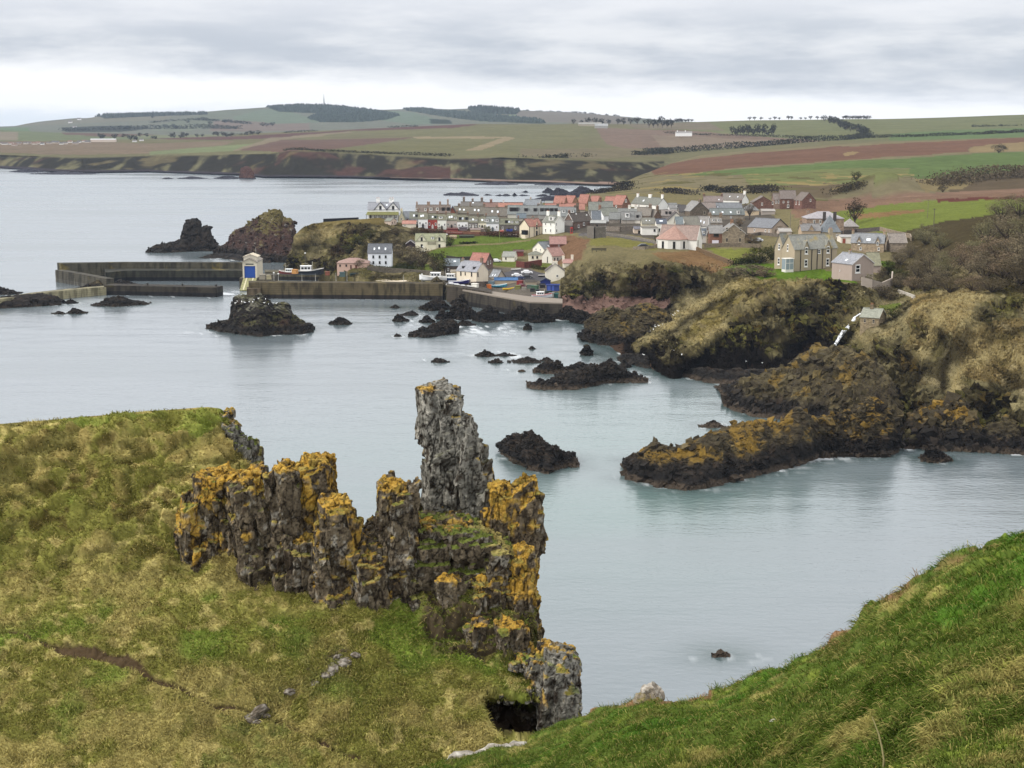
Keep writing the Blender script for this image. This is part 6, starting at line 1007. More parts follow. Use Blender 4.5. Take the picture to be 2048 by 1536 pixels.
house('C', 1749, 545, 24, 0, 15, 23, '#a8988c', '#98957c', 'yellow lichened roof tucked behind the pinkish lodge')
v, k, (x0, x1, D, e, r) = house('R', 1767, 505, 61, 12, 19, 17, '#9a8972', '#98999a', 'stone cottage with two pointed dormers above the gardens', fg=[(.24, 8, 9, 3), (.81, 8, 9, 3)], win=[(18, (.24, .81), 4, 7), (7, (.3, .85), 4, 6)], sk=[(.52, .3, 8, 5)], ch=[(.02, 5, 5), (.98, 5, 5)]); house('C', 1796, 505, 33, 0, 20, 17, '#8f8170', '#9c9288', 'plain stone outbuilding right of the two dormer cottage', verge='#bdb4a8')
house('R', 1757, 652, 33, 25, 17, 14.5, '#8b7c62', '#a4a595', 'small stone cottage beside the waterfall', win=[(9, (.25, .72), 5, 8)], gwin=[(9, (.45,), 5.5, 8)], ch=[(.42, 7, 8, '#6f634e')], verge='#b5b2a4', fr='s')
# ------------------------------------------------------------------ harbour houses
house('C', 861, 500, 60, 0, 18.5, 13, '#e3ddc6', '#a1a284', 'cream house with two front gables above the green slope', fg=[(.21, 19, 12, 0), (.8, 19, 12, 0)], win=[(8, (.21, .8), 4, 7), (22, (.21, .8), 4, 7)], fr='d', dm=[(.57, 6, 5, '#dfe2e4')], ex=[('lean_to', (-5, 11, -4, 0, -3, 11), '#dcd5bc', 'wall'), ('lean_to_roof', (-5.4, 11.4, -4.4, .1, 11, 17), '#9a9580', 'roof')])
house('G', 821, 498, 18, 0, 11, 6.5, '#3b2d32', '#6f6864', 'dark timber shed with white bargeboards', verge='#cfc8c8', d=20, cat='shed', name='shed', wk='plain')
house('C', 759.5, 533, 47, 0, 27.5, 16.5, '#dfe3e7', '#737579', 'tall white three storey house by the harbour', win=[(19.5, (.23, .5, .76), 3.6, 5.4), (8, (.23, .5, .76), 3.6, 5.4)], fr='d', sk=[(.27, .42, 3, 4), (.47, .5, 3, 4), (.74, .42, 3, 4)])
house('C', 705, 538, 62, 0, 12, 8.5, '#c7a694', '#bf8974', 'low pink harbour building with a hipped pink roof', hip=True, d=46, win=[(7, (.1, .3), 3, 4)], door=[(.45, 3, 8, '#5d4038'), (.62, 4, 8, '#6b4438')], fr='d')
house('L', 1087.7, 506, 22, 22, 8.5, 12.5, '#e5e0d0', '#8e9293', 'cream gabled cottage with a slate roof and two skylights', lwin=[(6, (.3, .7), 3, 4.5)], sk=[(.6, .3, 3, 6), (.85, .3, 3, 6)]); house('C', 1071, 522, 28, 0, 12.5, 7, '#e6dfcb', '#89897a', 'cream cottage with a low hipped roof on the red wall', hip=True, d=28, win=[(7.5, (.3, .62), 3.4, 4.6)], fr='d')
house('L', 1104.4, 527, 25, 20, 15, 15, '#d0cabe', '#c7836f', 'white gabled cottage with a pink roof and a narrow dark door', lwin=[(7, (.55,), 2.6, 11)], win=[(7, (.2, .45), 3, 8)], fr='d', verge='#b8b0a4'); house('C', 1116, 496, 32, 0, 8.5, 13, '#70493f', '#c4806f', 'pink roofed red brick cottage up the bank', win=[(4, (.55,), 2.4, 5)])
house('C', 1037, 513, 20, 0, 10, 1.6, '#7c3e37', '#7a4a40', 'flat red hut on the green slope', cat='hut', name='hut', wk='plain'); house('R', 1028.5, 523.5, 24, 6, 10.5, 8, '#e5dfd0', '#a2a298', 'small white bothy with a grey roof beside the parked car', win=[(6.5, (.3,), 2.6, 4)], gwin=[(4, (.3,), 2.2, 7)], fr='d')
house('R', 971.5, 540, 33, 14, 16, 16, '#6c584f', '#d1735a', 'bright orange roofed stone store behind the big cream house', verge='#3a302c', gwin=[(14, (.3, .65), 3, 7)]); b = None
house('R', 953, 567, 41, 23, 24, 18, '#dccfb9', '#a6a6ab', 'big cream harbour house with two small dark dormers', win=[(18, (.22, .76), 3, 8), (18, (.44,), 2.2, 6)], gwin=[(18, (.12,), 3.2, 9)], fr='d', ch=[(.03, 5, 4, '#8b8375'), (.97, 5, 8, '#7d6858')], dm=[(.25, 5, 5, '#45403c'), (.8, 5, 5, '#45403c')])
house('C', 903, 546, 32, 0, 15, 12, '#52473f', '#899093', 'dark stone shed with a skylit slate roof left of the big cream house', sk=[(.7, .6, 5, 3)], win=[(7, (.3,), 3, 5)], cat='shed', name='shed'); house('C', 907, 560, 11, 0, 17, 1.5, '#b4a78f', '#9a9080', 'narrow drab lean-to on the left of the big cream house', cat='shed', name='shed')
house('R', 995, 560, 16, 15, 6, 12.5, '#b4a796', '#999b9d', 'low grey gabled store right of the big cream house', verge='#5a524a', sk=[(.3, .2, 2, 3), (.6, .2, 2, 3)]); house('C', 1012, 569, 46, 0, 9, 3.5, '#b3a088', '#5079a8', 'long tan shed under a blue sheet roof', d=22, cat='shed', name='shed')
house('G', 1110, 562, 38, 0, 20, 15, '#e3dccb', '#6d635e', 'plain cream gable end half hidden by the grassy cliff', ch=[(.05, 10, 5)], win=[(10, (.62,), 4.6, 5.4)], d=34); house('C', 1136, 533, 19, 0, 7, 6, '#e2dac8', '#d48a76', 'pink roof with white chimneys above the cream gable end', ch=[(.03, 5, 7), (.97, 5, 9)])
house('G', 1091, 571, 20, 0, 9, 5, '#222f6a', '#3c4250', 'dark blue gabled hut below the cream gable end', cat='hut', name='hut', wk='plain', d=20); house('C', 1106, 582, 25, 0, 12, .8, '#2f3f7c', '#3a4a8a', 'royal blue container on the quay', cat='container', name='container', wk='plain', d=10, ex=[('door', (-11, -5, -.4, 0, .5, 11), '#4a60ae', 'plain'), ('door', (-2, 2, -.4, 0, .5, 11), '#4a60ae', 'plain')])
# --- far town on the left shore, white farm on the right
rr = random.Random(4); FT = 'tiny houses of the far town across the bay'
for i in range(26):
    px = 2 + i * 9.2 + rr.uniform(-3, 3); py = 291 - i * .22 + rr.uniform(-3, 1.5); w_ = rr.uniform(6, 11)
    if 176 < px < 236: continue
    house('C', px, py, w_, 0, 2.2, 2.2, rr.choice(['#dcd8d0', '#cfc6ba', '#b9aca0', '#e4e2de']), rr.choice(['#77706c', '#8c7468', '#6e6c6c']), 'tiny pale house in the far town across the bay', Y=float(FIELDS.at(px, py)[1]), group=FT)
house('C', 206, 284, 50, 0, 5, 1.2, '#c9b9ac', '#e9e9ea', 'long white roofed factory in the far town', Y=float(FIELDS.at(206, 284)[1]), cat='factory', name='factory'); 
for px, py, lab in [(268, 284, 'pale cottage right of the far factory'), (282, 282, 'small white cottage at the edge of the far town'), (140, 246, 'upper white speck of a house on the far hill'), (158, 240, 'highest white house on the far hill'), (148, 256, 'white farm house low on the far hill')]: house('C', px, py, 7, 0, 2.2, 2, '#e4e2de', '#807a78', lab, Y=float((FIELDS if py > 262 else HILLS).at(px, py)[1]))
house('C', 1368, 269, 32, 0, 3.5, 2.5, '#ecebe8', '#a09c98', 'long white farmhouse among the far fields', Y=2700, ch=[(.1, 2, 2), (.6, 2, 2)]); house('C', 1180, 251, 46, 0, 3, 3, '#a59a88', '#a7a49c', 'pale roofed farm sheds on the far ridge', Y=3250, cat='barn', name='barn'); house('C', 1203, 254, 26, 0, 2.5, 4, '#9c9a94', '#b4b4b2', 'light grey barn in front of the ridge farm', Y=3150, cat='barn', name='barn')
# ================================================================== walls, harbour
def wall_run(label, pts, h, th, hx, kind='stone', cat='wall', name='garden_wall', sheet=None, group=None, cap=None, Y=None, down=1.5):
    P = [(sheet or HEAD).at(x, y) if Y is None else PYv(x, y, yy) for (x, y), yy in zip(pts, Y or [0] * len(pts))]; b = MB()
    for p, q in zip(P[:-1], P[1:]):
        d = (q - p)[:2]; L = np.hypot(*d); n = np.array([-d[1], d[0]]) / L * th / 2; m_ = max(1, int(L / 6))
        for j in range(m_):
            a = p + (q - p) * j / m_; c = p + (q - p) * (j + 1) / m_
            v = [(a[0] + n[0] * s, a[1] + n[1] * s, a[2] + z) for z in (-down, h) for s in (-1, 1)] + [(c[0] + n[0] * s, c[1] + n[1] * s, c[2] + z) for z in (-down, h) for s in (-1, 1)]
            i = len(b.v); b.v += v
            for qd in ((0, 2, 6, 4), (5, 7, 3, 1), (2, 3, 7, 6)): b.f.append(tuple(i + k for k in qd)); b.m.append(0)
    for p, q in ((P[0], P[1]), (P[-1], P[-2])):
        d = (q - p)[:2]; n = np.array([-d[1], d[0]]) / np.hypot(*d) * th / 2; b.poly([(p[0] - n[0], p[1] - n[1], p[2] - down), (p[0] + n[0], p[1] + n[1], p[2] - down), (p[0] + n[0], p[1] + n[1], p[2] + h), (p[0] - n[0], p[1] - n[1], p[2] + h)])
    o = b.build(name, flat_mat(hx, kind, .9)); return tag(o, label, cat, group)
wall_run('stone wall along the sloping village road', [(1212, 470), (1240, 473), (1275, 479), (1318, 488)], 1.0, .5, '#7b746a'); wall_run('tall dark retaining wall at the road bend', [(1176, 474), (1190, 477), (1211, 475)], 5.0, 1.0, '#6d675e', name='retaining_wall'); wall_run('long stone wall behind the road sheds', [(1213, 462), (1240, 463), (1270, 461)], 2.2, .5, '#7a7064')
wall_run('low wall beside the parked black car', [(1266, 499), (1290, 499), (1312, 496)], 1.2, .5, '#857a68'); wall_run('stone wall along the front of the stone house', [(1409, 495), (1440, 494), (1480, 494), (1522, 496)], 1.6, .5, '#6d6253'); wall_run('brown wall running down the field below the stone house', [(1391, 500), (1410, 508), (1440, 520), (1466, 530)], 1.5, .6, '#6a563e')
wall_run('red stone retaining wall below the cream cottage', [(1033, 534), (1050, 536), (1083, 531)], 2.6, .8, '#6b3d36', name='retaining_wall'); wall_run('curved pinkish wall at the lodge corner', [(1722, 572), (1745, 578), (1766, 583), (1783, 574), (1784, 560)], 3.0, .5, '#ada092', 'wall', name='retaining_wall'); wall_run('dark yard wall behind the cottage with two dormers', [(1680, 470), (1712, 466), (1760, 462)], 1.8, .5, '#57504c')
wall_run('long stepped garden wall running up to the field', [(1760, 462), (1790, 470), (1820, 476), (1822, 482)], 1.8, .5, '#8b7d6a'); wall_run('white topped wall in the wooded gully', [(1796, 584), (1812, 590), (1830, 596)], .8, .5, '#b8b0a2'); wall_run('wall below the mansion yard', [(1480, 478), (1520, 470), (1558, 474)], 1.4, .5, '#6b6258')
wall_run('harbour back wall below the white house', [(735, 541), (790, 546), (850, 550), (890, 553)], 2.0, .8, '#5d564a', name='retaining_wall'); wall_run('dark garden wall above the green slope', [(893, 517), (915, 520), (945, 519)], 1.4, .5, '#3e3a34'); wall_run('garden wall below the red fronted cottage', [(860, 465), (890, 466), (925, 468)], 1.4, .5, '#7d4a40'); wall_run('brown garden wall below the white terrace', [(925, 468), (960, 469), (1000, 470)], 1.2, .5, '#74503f')
for x, y, w_, h, d_, hx, rf, lab in [(905, 462, 20, 4, 5, '#7c2d2b', '#8a3a34', 'red garden shed below the pinkish cottage'), (926, 461, 15, 5, 5, '#7d7072', '#6b6468', 'grey garden shed below the white cottage'), (908, 468, 30, 3, 4, '#8d4a40', '#a85c4c', 'long low rust red roof in the terrace gardens'), (951, 465, 20, 6, 5, '#b49a78', '#a5948c', 'tan garden shed with a flat roof'), (966, 463, 20, 5, 5, '#a5988a', '#9a8f88', 'pale flat shed next to the tan one'), (1003, 466, 8, 4, 3, '#c2503f', '#d0604a', 'small orange red shelter under the dark stone cottage'), (1019, 464, 11, 3.5, 4, '#303c78', '#3c4c96', 'blue covered store under the dark stone cottage'), (1024, 474, 16, 4, 6, '#3c342e', '#a8988a', 'low dark hen house on the green slope'), (906, 477, 13, 4, 6, '#b09a7c', '#b8a488', 'tan tarpaulin shelter on the bank'), (933, 476, 28, 4, 6, '#3a3c2c', '#454736', 'dark green netted cage on the bank'),
                                (1110, 596, 12, 8, 4, '#2c5c56', '#30605a', 'teal skip at the quay end'), (1062, 571, 22, 8, 7, '#a69884', '#5a534a', 'tan hut with a dark roof line on the quay'), (1085, 576, 10, 6, 6, '#2b2b2e', '#2f2f33', 'black covered stack beside the blue hut')]:
    house('C', x, y, w_, 0, h, 1.2, hx, rf, lab, cat='shed' if 'skip' not in lab else 'skip', name='shed' if 'skip' not in lab else 'skip', wk='plain', d=d_ * 3)
def prism(name, label, cat, ring, z0, z1, hx, kind='pier', k=1.0, group=None, band=None):
    b = MB(); n = len(ring); a = sum(ring[i][0] * ring[(i + 1) % n][1] - ring[(i + 1) % n][0] * ring[i][1] for i in range(n))
    if a < 0: ring = ring[::-1]
    zs = [z0, 1.6, z1] if band else [z0, z1]
    for lo, hi, mi in zip(zs[:-1], zs[1:], (1, 0) if band else (0,)):
        for i in range(n): p, q = ring[i], ring[(i + 1) % n]; b.poly([(*p, lo), (*q, lo), (*q, hi), (*p, hi)], mi)
    b.poly([(*p, z1) for p in ring]); o = b.build(name, [flat_mat(hx, kind, k)] + ([flat_mat(band, kind, k)] if band else [])); return tag(o, label, cat, group)
def strip(pts, th):                                                       # ground line -> ring
    p = np.array(pts, float); L, R = [], []
    for i in range(len(p)):
        d = p[min(i + 1, len(p) - 1)] - p[max(i - 1, 0)]; d /= np.hypot(*d); n = np.array([-d[1], d[0]]) * th / 2; L.append(tuple(p[i] + n)); R.append(tuple(p[i] - n))
    return L + R[::-1]
def wz(px, py, z=0.): return tuple(PYv(px, py, YofZ(py, z))[:2])
A0, A1, A2 = wz(118, 563), wz(252, 561.5), wz(492, 562)
back = lambda p, d: (p[0] * (1 + d / p[1]), p[1] + d)
prism('harbour_wall', 'high sea wall of the outer pier with a long parapet', 'pier', [back(wz(116, 562), 9), back(A1, 12), back(A2, 12), back(A2, 9), back(A1, 9), back(wz(124, 562), 4)], -2, 7.3, '#4c483b', band='#201f1d')
prism('harbour_wall', 'dark quay ledge inside the outer pier', 'pier', [back(wz(210, 561.5), 8.8), back(A2, 8.8), A2, wz(252, 562), wz(212, 566)], -2, 4.6, '#34332a', band='#17181b'); 
prism('harbour_wall', 'slanting end wall of the outer pier towards the open sea', 'pier', strip([np.array(wz(119, 563)), np.array(wz(165, 571)), np.array(wz(221, 582))], 3.5), -2, 5.2, '#4a463c', band='#55524a')
prism('harbour_wall', 'low inner breakwater with three bollards', 'pier', strip([np.array(wz(216, 588)), np.array(wz(330, 590)), np.array(wz(440, 592.5))], 7), -2, 3.9, '#37322a', band='#1e1c1c')
for px in (296, 366, 433): x, y = wz(px, float(ev([(216, 588), (330, 590), (440, 592.5)], px)), 0); b = MB(); b.tube([(0, 0, 0), (0, 0, .7)], .35, 8); b.tube([(0, 0, .7), (0, 0, .9)], .5, 8); b.poly([(.5 * math.cos(t), .5 * math.sin(t), .9) for t in np.arange(8) * .785]); o = b.build('bollard', flat_mat('#33302c', 'plain'), None, (x, y, 3.9)); tag(o, 'dark bollard on the inner breakwater, %s' % {296: 'the one nearest the old wall', 366: 'the middle one of three', 433: 'the one at its outer tip'}[px], 'bollard', 'bollards on the inner breakwater')
prism('harbour_wall', 'pale old wall curving off the left edge to the inner breakwater', 'pier', strip([np.array(wz(-60, 622)), np.array(wz(0, 614)), np.array(wz(70, 603)), np.array(wz(140, 595)), np.array(wz(218, 588))], 5), -2, 3.3, '#8b8468')
small('mossy rock mound at the knee of the outer pier', 150, 226, 562, 584, 201, .6, 'mixed', 12, 'harbour rocks'); small('green topped rock in the harbour mouth', 214, 278, 560, 574, 202, .4, 'mixed', 12, 'harbour rocks')
B0, B1, B2 = wz(498, 597), wz(700, 598), wz(886, 600)
prism('harbour_wall', 'long middle pier wall stained with yellow lichen', 'pier', [back(B0, 7), B0, B1, B2, back(B2, 7)], -2, 6.4, '#564c37', band='#2a2521')
prism('harbour_wall', 'lower step at the head of the middle pier', 'pier', [back(wz(494, 597), 5), wz(494, 598.5), wz(522, 598.5), back(wz(522, 597), 5)], -2, 4.2, '#5c503f', band='#38322b')
prism('harbour_wall', 'back quay behind the moored boats', 'pier', [back(wz(530, 560), 10), wz(530, 560), wz(700, 562), wz(720, 575), wz(890, 590), back(wz(890, 570), 20)], -2, 3.6, '#5a5340', band='#2f2c28'); b = MB()
SLIP = [(930, 575.5), (985, 583), (1050, 592), (1125, 598), (1125, 606), (1060, 604), (980, 590), (925, 580)]
prism('slipway', 'pale concrete slipway strip along the quay edge', 'slipway', [tuple(PYv(x, y, YofZ(y, 5.7))[:2]) for x, y in SLIP], 5.3, 5.78, '#80766a', 'wall')
prism('harbour_wall', 'dark stone quay wall under the pale slipway strip', 'pier', [tuple(PYv(x, y, YofZ(y, 5.7))[:2]) for x, y in SLIP], -1, 5.29, '#3d372f', band='#25221f')
prism('harbour_wall', 'dark stone quay wall below the parked white cars', 'pier', [tuple(PYv(x, y, YofZ(y, 6.3))[:2]) for x, y in [(893, 572), (940, 578), (983, 585), (983, 580), (940, 573), (893, 567)]], -1, 6.35, '#3f382f')
prism('landing', 'small sandy slip in the inner harbour', 'slipway', [tuple(PYv(x, y, YofZ(y, 3.9))[:2]) for x, y in [(735, 560), (760, 553), (800, 556), (822, 561), (800, 564)]], 0, 3.9, '#c0b29a', 'plain')
# lifeboat house on stilts
YL_ = 628.; k = YL_ / F; p = PYv(500, 556, YL_); L = empty('lifeboat_house', p); tag(L, 'cream lifeboat house with a big blue door on the pier head', 'boathouse'); hw, e, r, D = 14.2 * k, 33 * k, 7 * k, 15.0
b = MB(); T_ = lambda x, z: (x, 0, z)
b.poly([(-hw, 0, 0), (-hw, 0, e), (-hw, D, e), (-hw, D, 0)][::-1]); b.poly([(hw, 0, 0), (hw, D, 0), (hw, D, e), (hw, 0, e)]); b.poly([(-hw, D, 0), (-hw, D, e), (0, D, e + r), (hw, D, e), (hw, D, 0)])
dw, dh = 11 * k, 24 * k; b.poly([(-hw, 0, 0), (-dw, 0, 0), (-dw, 0, dh), (-hw, 0, e)]); b.poly([(dw, 0, 0), (hw, 0, 0), (hw, 0, e), (dw, 0, dh)]); b.poly([(-dw, 0, dh), (dw, 0, dh), (hw, 0, e), (0, 0, e + r), (-hw, 0, e)]); b.build('wall', flat_mat('#cfc6b0', 'wall', .9), L)
b = MB()
for s in (-1, 1): q = [(0, -.5, e + r + .1), (s * (hw + .35), -.5, e - .1), (s * (hw + .35), D, e - .1), (0, D, e + r + .1)]; b.slab(*(q if s < 0 else q[::-1]), .3)
b.build('roof', flat_mat('#8b8379', 'roof'), L); b = MB(); b.box(-dw, dw, .25, .4, .1, dh); [b.box(-dw, dw, .2, .26, z, z + .08) for z in np.arange(.5, dh, .6)]; b.build('door', flat_mat('#2a4f9c', 'plain', .9), L)
b = MB(); b.box(-8 * k, 8 * k, -.06, .02, 26.5 * k, 29 * k); b.build('sign_board', flat_mat('#3f443f', 'plain'), L)
b = MB(); u = 9 * k; b.poly([(-hw * .96, 2.2, e + .3), (hw * .96, 2.2, e + .3), (hw * .96, 2.2, e + 9 * k), (0, 2.2, e + 14 * k), (-hw * .96, 2.2, e + 9 * k)]); b.poly([(-hw * .96, 9, e + .3), (-hw * .96, 9, e + 9 * k), (0, 9, e + 14 * k), (hw * .96, 9, e + 9 * k), (hw * .96, 9, e + .3)]); b.box(-hw * .96, hw * .96, 2.25, 8.95, e - .2, e + 9 * k); b.build('upper_storey', flat_mat('#cac2b0', 'wall', .9), L); b = MB()
for s in (-1, 1): q = [(0, 1.9, e + 14.4 * k), (s * (hw + .2), 1.9, e + 8.8 * k), (s * (hw + .2), 9.2, e + 8.8 * k), (0, 9.2, e + 14.4 * k)]; b.slab(*(q if s < 0 else q[::-1]), .22)
b.build('upper_roof', flat_mat('#c2b6a0', 'roof'), L)
b = MB(); b.slab((-hw * .95, -9, -4.0), (hw * .95, -9, -4.0), (hw * .95, 0, -.05), (-hw * .95, 0, -.05), .4); b.build('ramp', flat_mat('#8b8862', 'stone'), L); b = MB()
for x in (-.45, .45): b.slab((hw * x - .25, -9, -3.9), (hw * x + .25, -9, -3.9), (hw * x + .25, 0, .06), (hw * x - .25, 0, .06), .1)
b.build('rail', flat_mat('#c4bc9c', 'plain'), L)
for x in (-.9, -.3, .3, .9): b = MB(); b.tube([(hw * x, -8.4, -9.5), (hw * x, -8.4, -3.9)], .28, 8); b.build('pile', flat_mat('#6f6a58', 'plain'), L)
b = MB(); b.box(-hw - 1.5, hw + 6, 0, D + 4, -9, -.05); b.build('foundation', flat_mat('#4c473c', 'stone'), L)
def pole(label, px, py, h, Y=None, r=.14, hx='#57534c', arm=0, name='lamp_post', cat='lamp post', lamp=True, sheet=None, group=None):
    p = (sheet or HEAD).at(px, py) if Y is None else PYv(px, py, Y); o = empty(name, p); tag(o, label, cat, group); b = MB(); b.tube([(0, 0, -1), (0, 0, h)], [r, r * .6], 7)
    if arm: b.tube([(-arm, 0, h - .35), (arm, 0, h - .35)], r * .6, 5)
    b.build('post', flat_mat(hx, 'plain'), o)
    if lamp: b = MB(); b.box(-.35, .35, -.25, .25, h - .05, h + .4, 0, .1); b.build('lamp_head', flat_mat('#d8d8d4', 'plain'), o)
    return o
pole('tall grey mast beside the lifeboat house', 513, 556, 13, 640, .2, '#77756f', name='mast', cat='mast', lamp=False); pole('tall lamp post on the back quay left of the pink building', 611, 541, 7.5, 655)
for px, py, h, lab in [(548, 562, 3.2, 'leftmost short lamp on the middle pier'), (557, 562, 2.8, 'second short lamp on the middle pier'), (604, 563, 3.2, 'short post on the middle pier below the dark boat'), (631, 563, 3.2, 'short post on the middle pier right of the dark boat'), (672, 563, 3.6, 'white ended post near the middle of the pier'), (694, 563, 4, 'post on the middle pier below the pink building'), (807, 564, 3, 'short post at the pier end'), (844, 565, 3.2, 'last lamp on the pier beside the white cabin boat')]: pole(lab, px, py, h, 601, .1, '#b5b2aa', lamp=px in (548, 557, 844), name='quay_post', cat='post', group='posts along the middle pier')
pole('lamp post on the grass right of the three storey house', 846, 535, 9); pole('green mast on the terrace slope', 999, 486, 8, None, .12, '#7f8a52', lamp=False, name='mast', cat='mast'); pole('lamp post beside the cream house with two gables', 894, 495, 6); pole('lamp post at the road bend above the tan bank', 1173, 460, 7); pole('slim lamp post before the dark stone hall', 1152, 462, 8); pole('lamp post on the village road', 1252, 470, 8)
pole('telegraph pole with a crossarm at the field corner', 1867, 464, 10, None, .2, '#5a5044', .8, 'telegraph_pole', 'telegraph pole', False); pole('farther telegraph pole in the green field', 1855, 436, 9, None, .14, '#6a6052', .7, 'telegraph_pole', 'telegraph pole', False); pole('slim pole beside the grey bungalow', 1580, 466, 9, 660, .12, '#6a645c', lamp=False, name='telegraph_pole', cat='telegraph pole')
b = MB(); p = PYv(648, 209, 6005); [b.tube([(sx_ * 2, sy_ * 2, 0), (0, 0, 34)], [.9, .5], 4) for sx_ in (-1, 1) for sy_ in (-1, 1)]; b.tube([(0, 0, 30), (0, 0, 40)], .6, 4); tag(b.build('radio_mast', flat_mat('#4a4a52', 'metal'), None, p), 'thin radio mast on the highest wooded hill', 'mast')
# fence on the headland
p0, p1 = np.array(PYv(647, 443, 742)), np.array(PYv(717, 440, 765)); o = empty('fence', p0); tag(o, 'black paling fence along the headland before the villa', 'fence'); d = p1 - p0; n = 36; b = MB()
for z in (.4, 1.1): b.tube([(0, 0, z), tuple(d + [0, 0, z])], .09, 4)
b.build('rail', flat_mat('#25252a', 'plain'), o); b = MB()
for i in range(n * 3): q = d * i / (n * 3 - 1); b.box(q[0] - .09, q[0] + .09, q[1] - .03, q[1] + .03, q[2] - .8, q[2] + 1.35)
b.build('paling', flat_mat('#25252a', 'plain'), o)
# telephone box
p = HEAD.at(1143, 467); o = empty('telephone_box', p); tag(o, 'red telephone box beside the dark stone hall', 'telephone box'); b = MB(); b.box(-.6, .6, -.6, .6, -1, 2.6); b.box(-.66, .66, -.66, .66, 2.6, 2.8); b.box(-.5, .5, -.5, .5, 2.8, 3.0, 0, .2); b.build('cabin', flat_mat('#a5241f', 'paint'), o); b = MB(); b.box(-.42, .42, -.63, -.59, .6, 2.3); b.build('window', flat_mat('#5b4a46', 'glass'), o)
p = HEAD.at(1198, 503); o = empty('bench', p); tag(o, 'black slatted bench row on the grass knoll', 'bench'); b = MB(); b.box(-3, 3, -.3, .3, .45, .55); b.build('seat', flat_mat('#1e1c1c', 'plain'), o); b = MB(); [b.box(-3, 3, .28, .36, z, z + .25) for z in (.7, 1.05)]; b.build('backrest', flat_mat('#1e1c1c', 'plain'), o)
for x in (-2.8, -1, 1, 2.8): b = MB(); b.box(x - .08, x + .08, -.3, .36, -.5, .45); b.build('leg', flat_mat('#1e1c1c', 'plain'), o)
# ================================================================== cars
def carmesh():
    prof = [(-2.15, .35), (-2.2, .75), (-2.0, .95), (-1.55, 1.0), (-1.25, 1.42), (-.3, 1.5), (.55, 1.46), (1.15, 1.0), (1.95, .85), (2.15, .6), (2.1, .35)]
    b = MB(); n = len(prof)
    for s in (-1, 1): q = [(x, s * (.85 if z < 1.05 else .68), z) for x, z in prof]; b.poly(q if s < 0 else q[::-1])
    for i in range(n): (xa, za), (xb, zb) = prof[i], prof[(i + 1) % n]; wa, wb = (.85 if za < 1.05 else .68), (.85 if zb < 1.05 else .68); b.poly([(xa, wa, za), (xa, -wa, za), (xb, -wb, zb), (xb, wb, zb)][::-1])
    gl = MB()
    for s in (-1, 1):
        for xa, xb in ((-1.2, -.42), (-.34, .72)): q = [(xa - (.05 if xa < -1 else 0), s * .845, 1.02), (xb + (.16 if xb > 0 else 0), s * .845, 1.02), (xb - .1, s * .70, 1.4), (xa + .08, s * .70, 1.4)]; gl.poly(q if s < 0 else q[::-1])
    gl.poly([(1.17, -.7, 1.02), (1.17, .7, 1.02), (.6, .6, 1.45), (.6, -.6, 1.45)]); gl.poly([(-1.57, .7, 1.04), (-1.57, -.7, 1.04), (-1.29, -.6, 1.41), (-1.29, .6, 1.41)])
    w_ = MB(); w_.tube([(0, -.12, 0), (0, .12, 0)], .34, 12); w_.poly([(.34 * math.cos(t), -.12, .34 * math.sin(t)) for t in np.arange(12) * -.5236]); w_.poly([(.2 * math.cos(t), -.125, .2 * math.sin(t)) for t in np.arange(12) * -.5236], 1); w_.poly([(.34 * math.cos(t), .12, .34 * math.sin(t)) for t in np.arange(12) * .5236]); return b, gl, w_
CB, CGL, CW = carmesh(); RUB = [flat_mat('#17171a', 'plain'), flat_mat('#9a9a9c', 'metal')]; cproto = {}
def car(label, px, py, yaw, hx, sc=1.0, Y=None, name='parked_car', group='cars parked in the village'):
    p = HEAD.at(px, py) if Y is None else PYv(px, py, Y); o = empty(name, p + [0, 0, .05], yaw); o.scale = (sc,) * 3; tag(o, label, 'car', group)
    for nm, mb, mt in (('body', CB, flat_mat(hx, 'paint')), ('window', CGL, GLASS)):
        if (nm, hx) in cproto: c = cproto[nm, hx].copy(); C.collection.objects.link(c); c.parent = o
        else: cproto[nm, hx] = mb.build(nm, mt, o)
    for x in (-1.35, 1.35):
        for s in (-1, 1):
            if 'w' in cproto: c = cproto['w'].copy(); C.collection.objects.link(c); c.parent = o
            else: c = cproto['w'] = CW.build('wheel', RUB, o)
            c.location = (x, s * .78, .34)
car('white estate car turning in the harbour yard', 1054, 548, .05, '#e8e8e8', 1.12); car('white car beside the blue sheet roof', 1034, 553.5, .1, '#e6e6e6', 1); car('black car parked in front of the blue sheet roof', 1055, 557, .0, '#1f2226', 1); car('dark blue car with its bonnet behind the blue sheet roof', 1040, 559, .3, '#2a3358', .95); car('white car on the bank beside the small white bothy', 993, 524.5, .15, '#e8e8e8', 1)
car('first white car on the quay edge, nearest the dark boats', 903, 572, .35, '#e2e2e2', .95); car('second white car on the quay edge', 914, 575, .3, '#dcdcdc', 1); car('third white car on the quay edge', 926, 577.5, .3, '#e8e8e8', 1); car('white car at the open end of the quay row', 939, 579.5, .25, '#e8e8e8', 1.02); car('white car on the road above the retaining wall', 1211, 459.5, 3.1, '#e6e6e6', .95); car('black car parked behind the low wall on the knoll', 1288, 496, .1, '#1d1d20', 1.15)
car('silver van in the yard right of the stone house', 1514, 484, 2.8, '#b8bcc4', 1.15); car('white car by the grey bungalow', 1510, 459, .1, '#e2e2e4', 1, 690); car('second white car by the grey bungalow', 1521, 460, .1, '#dcdcde', .95, 685); car('dark red car among the gear on the quay', 1044, 575, .1, '#5a1f22', .9)
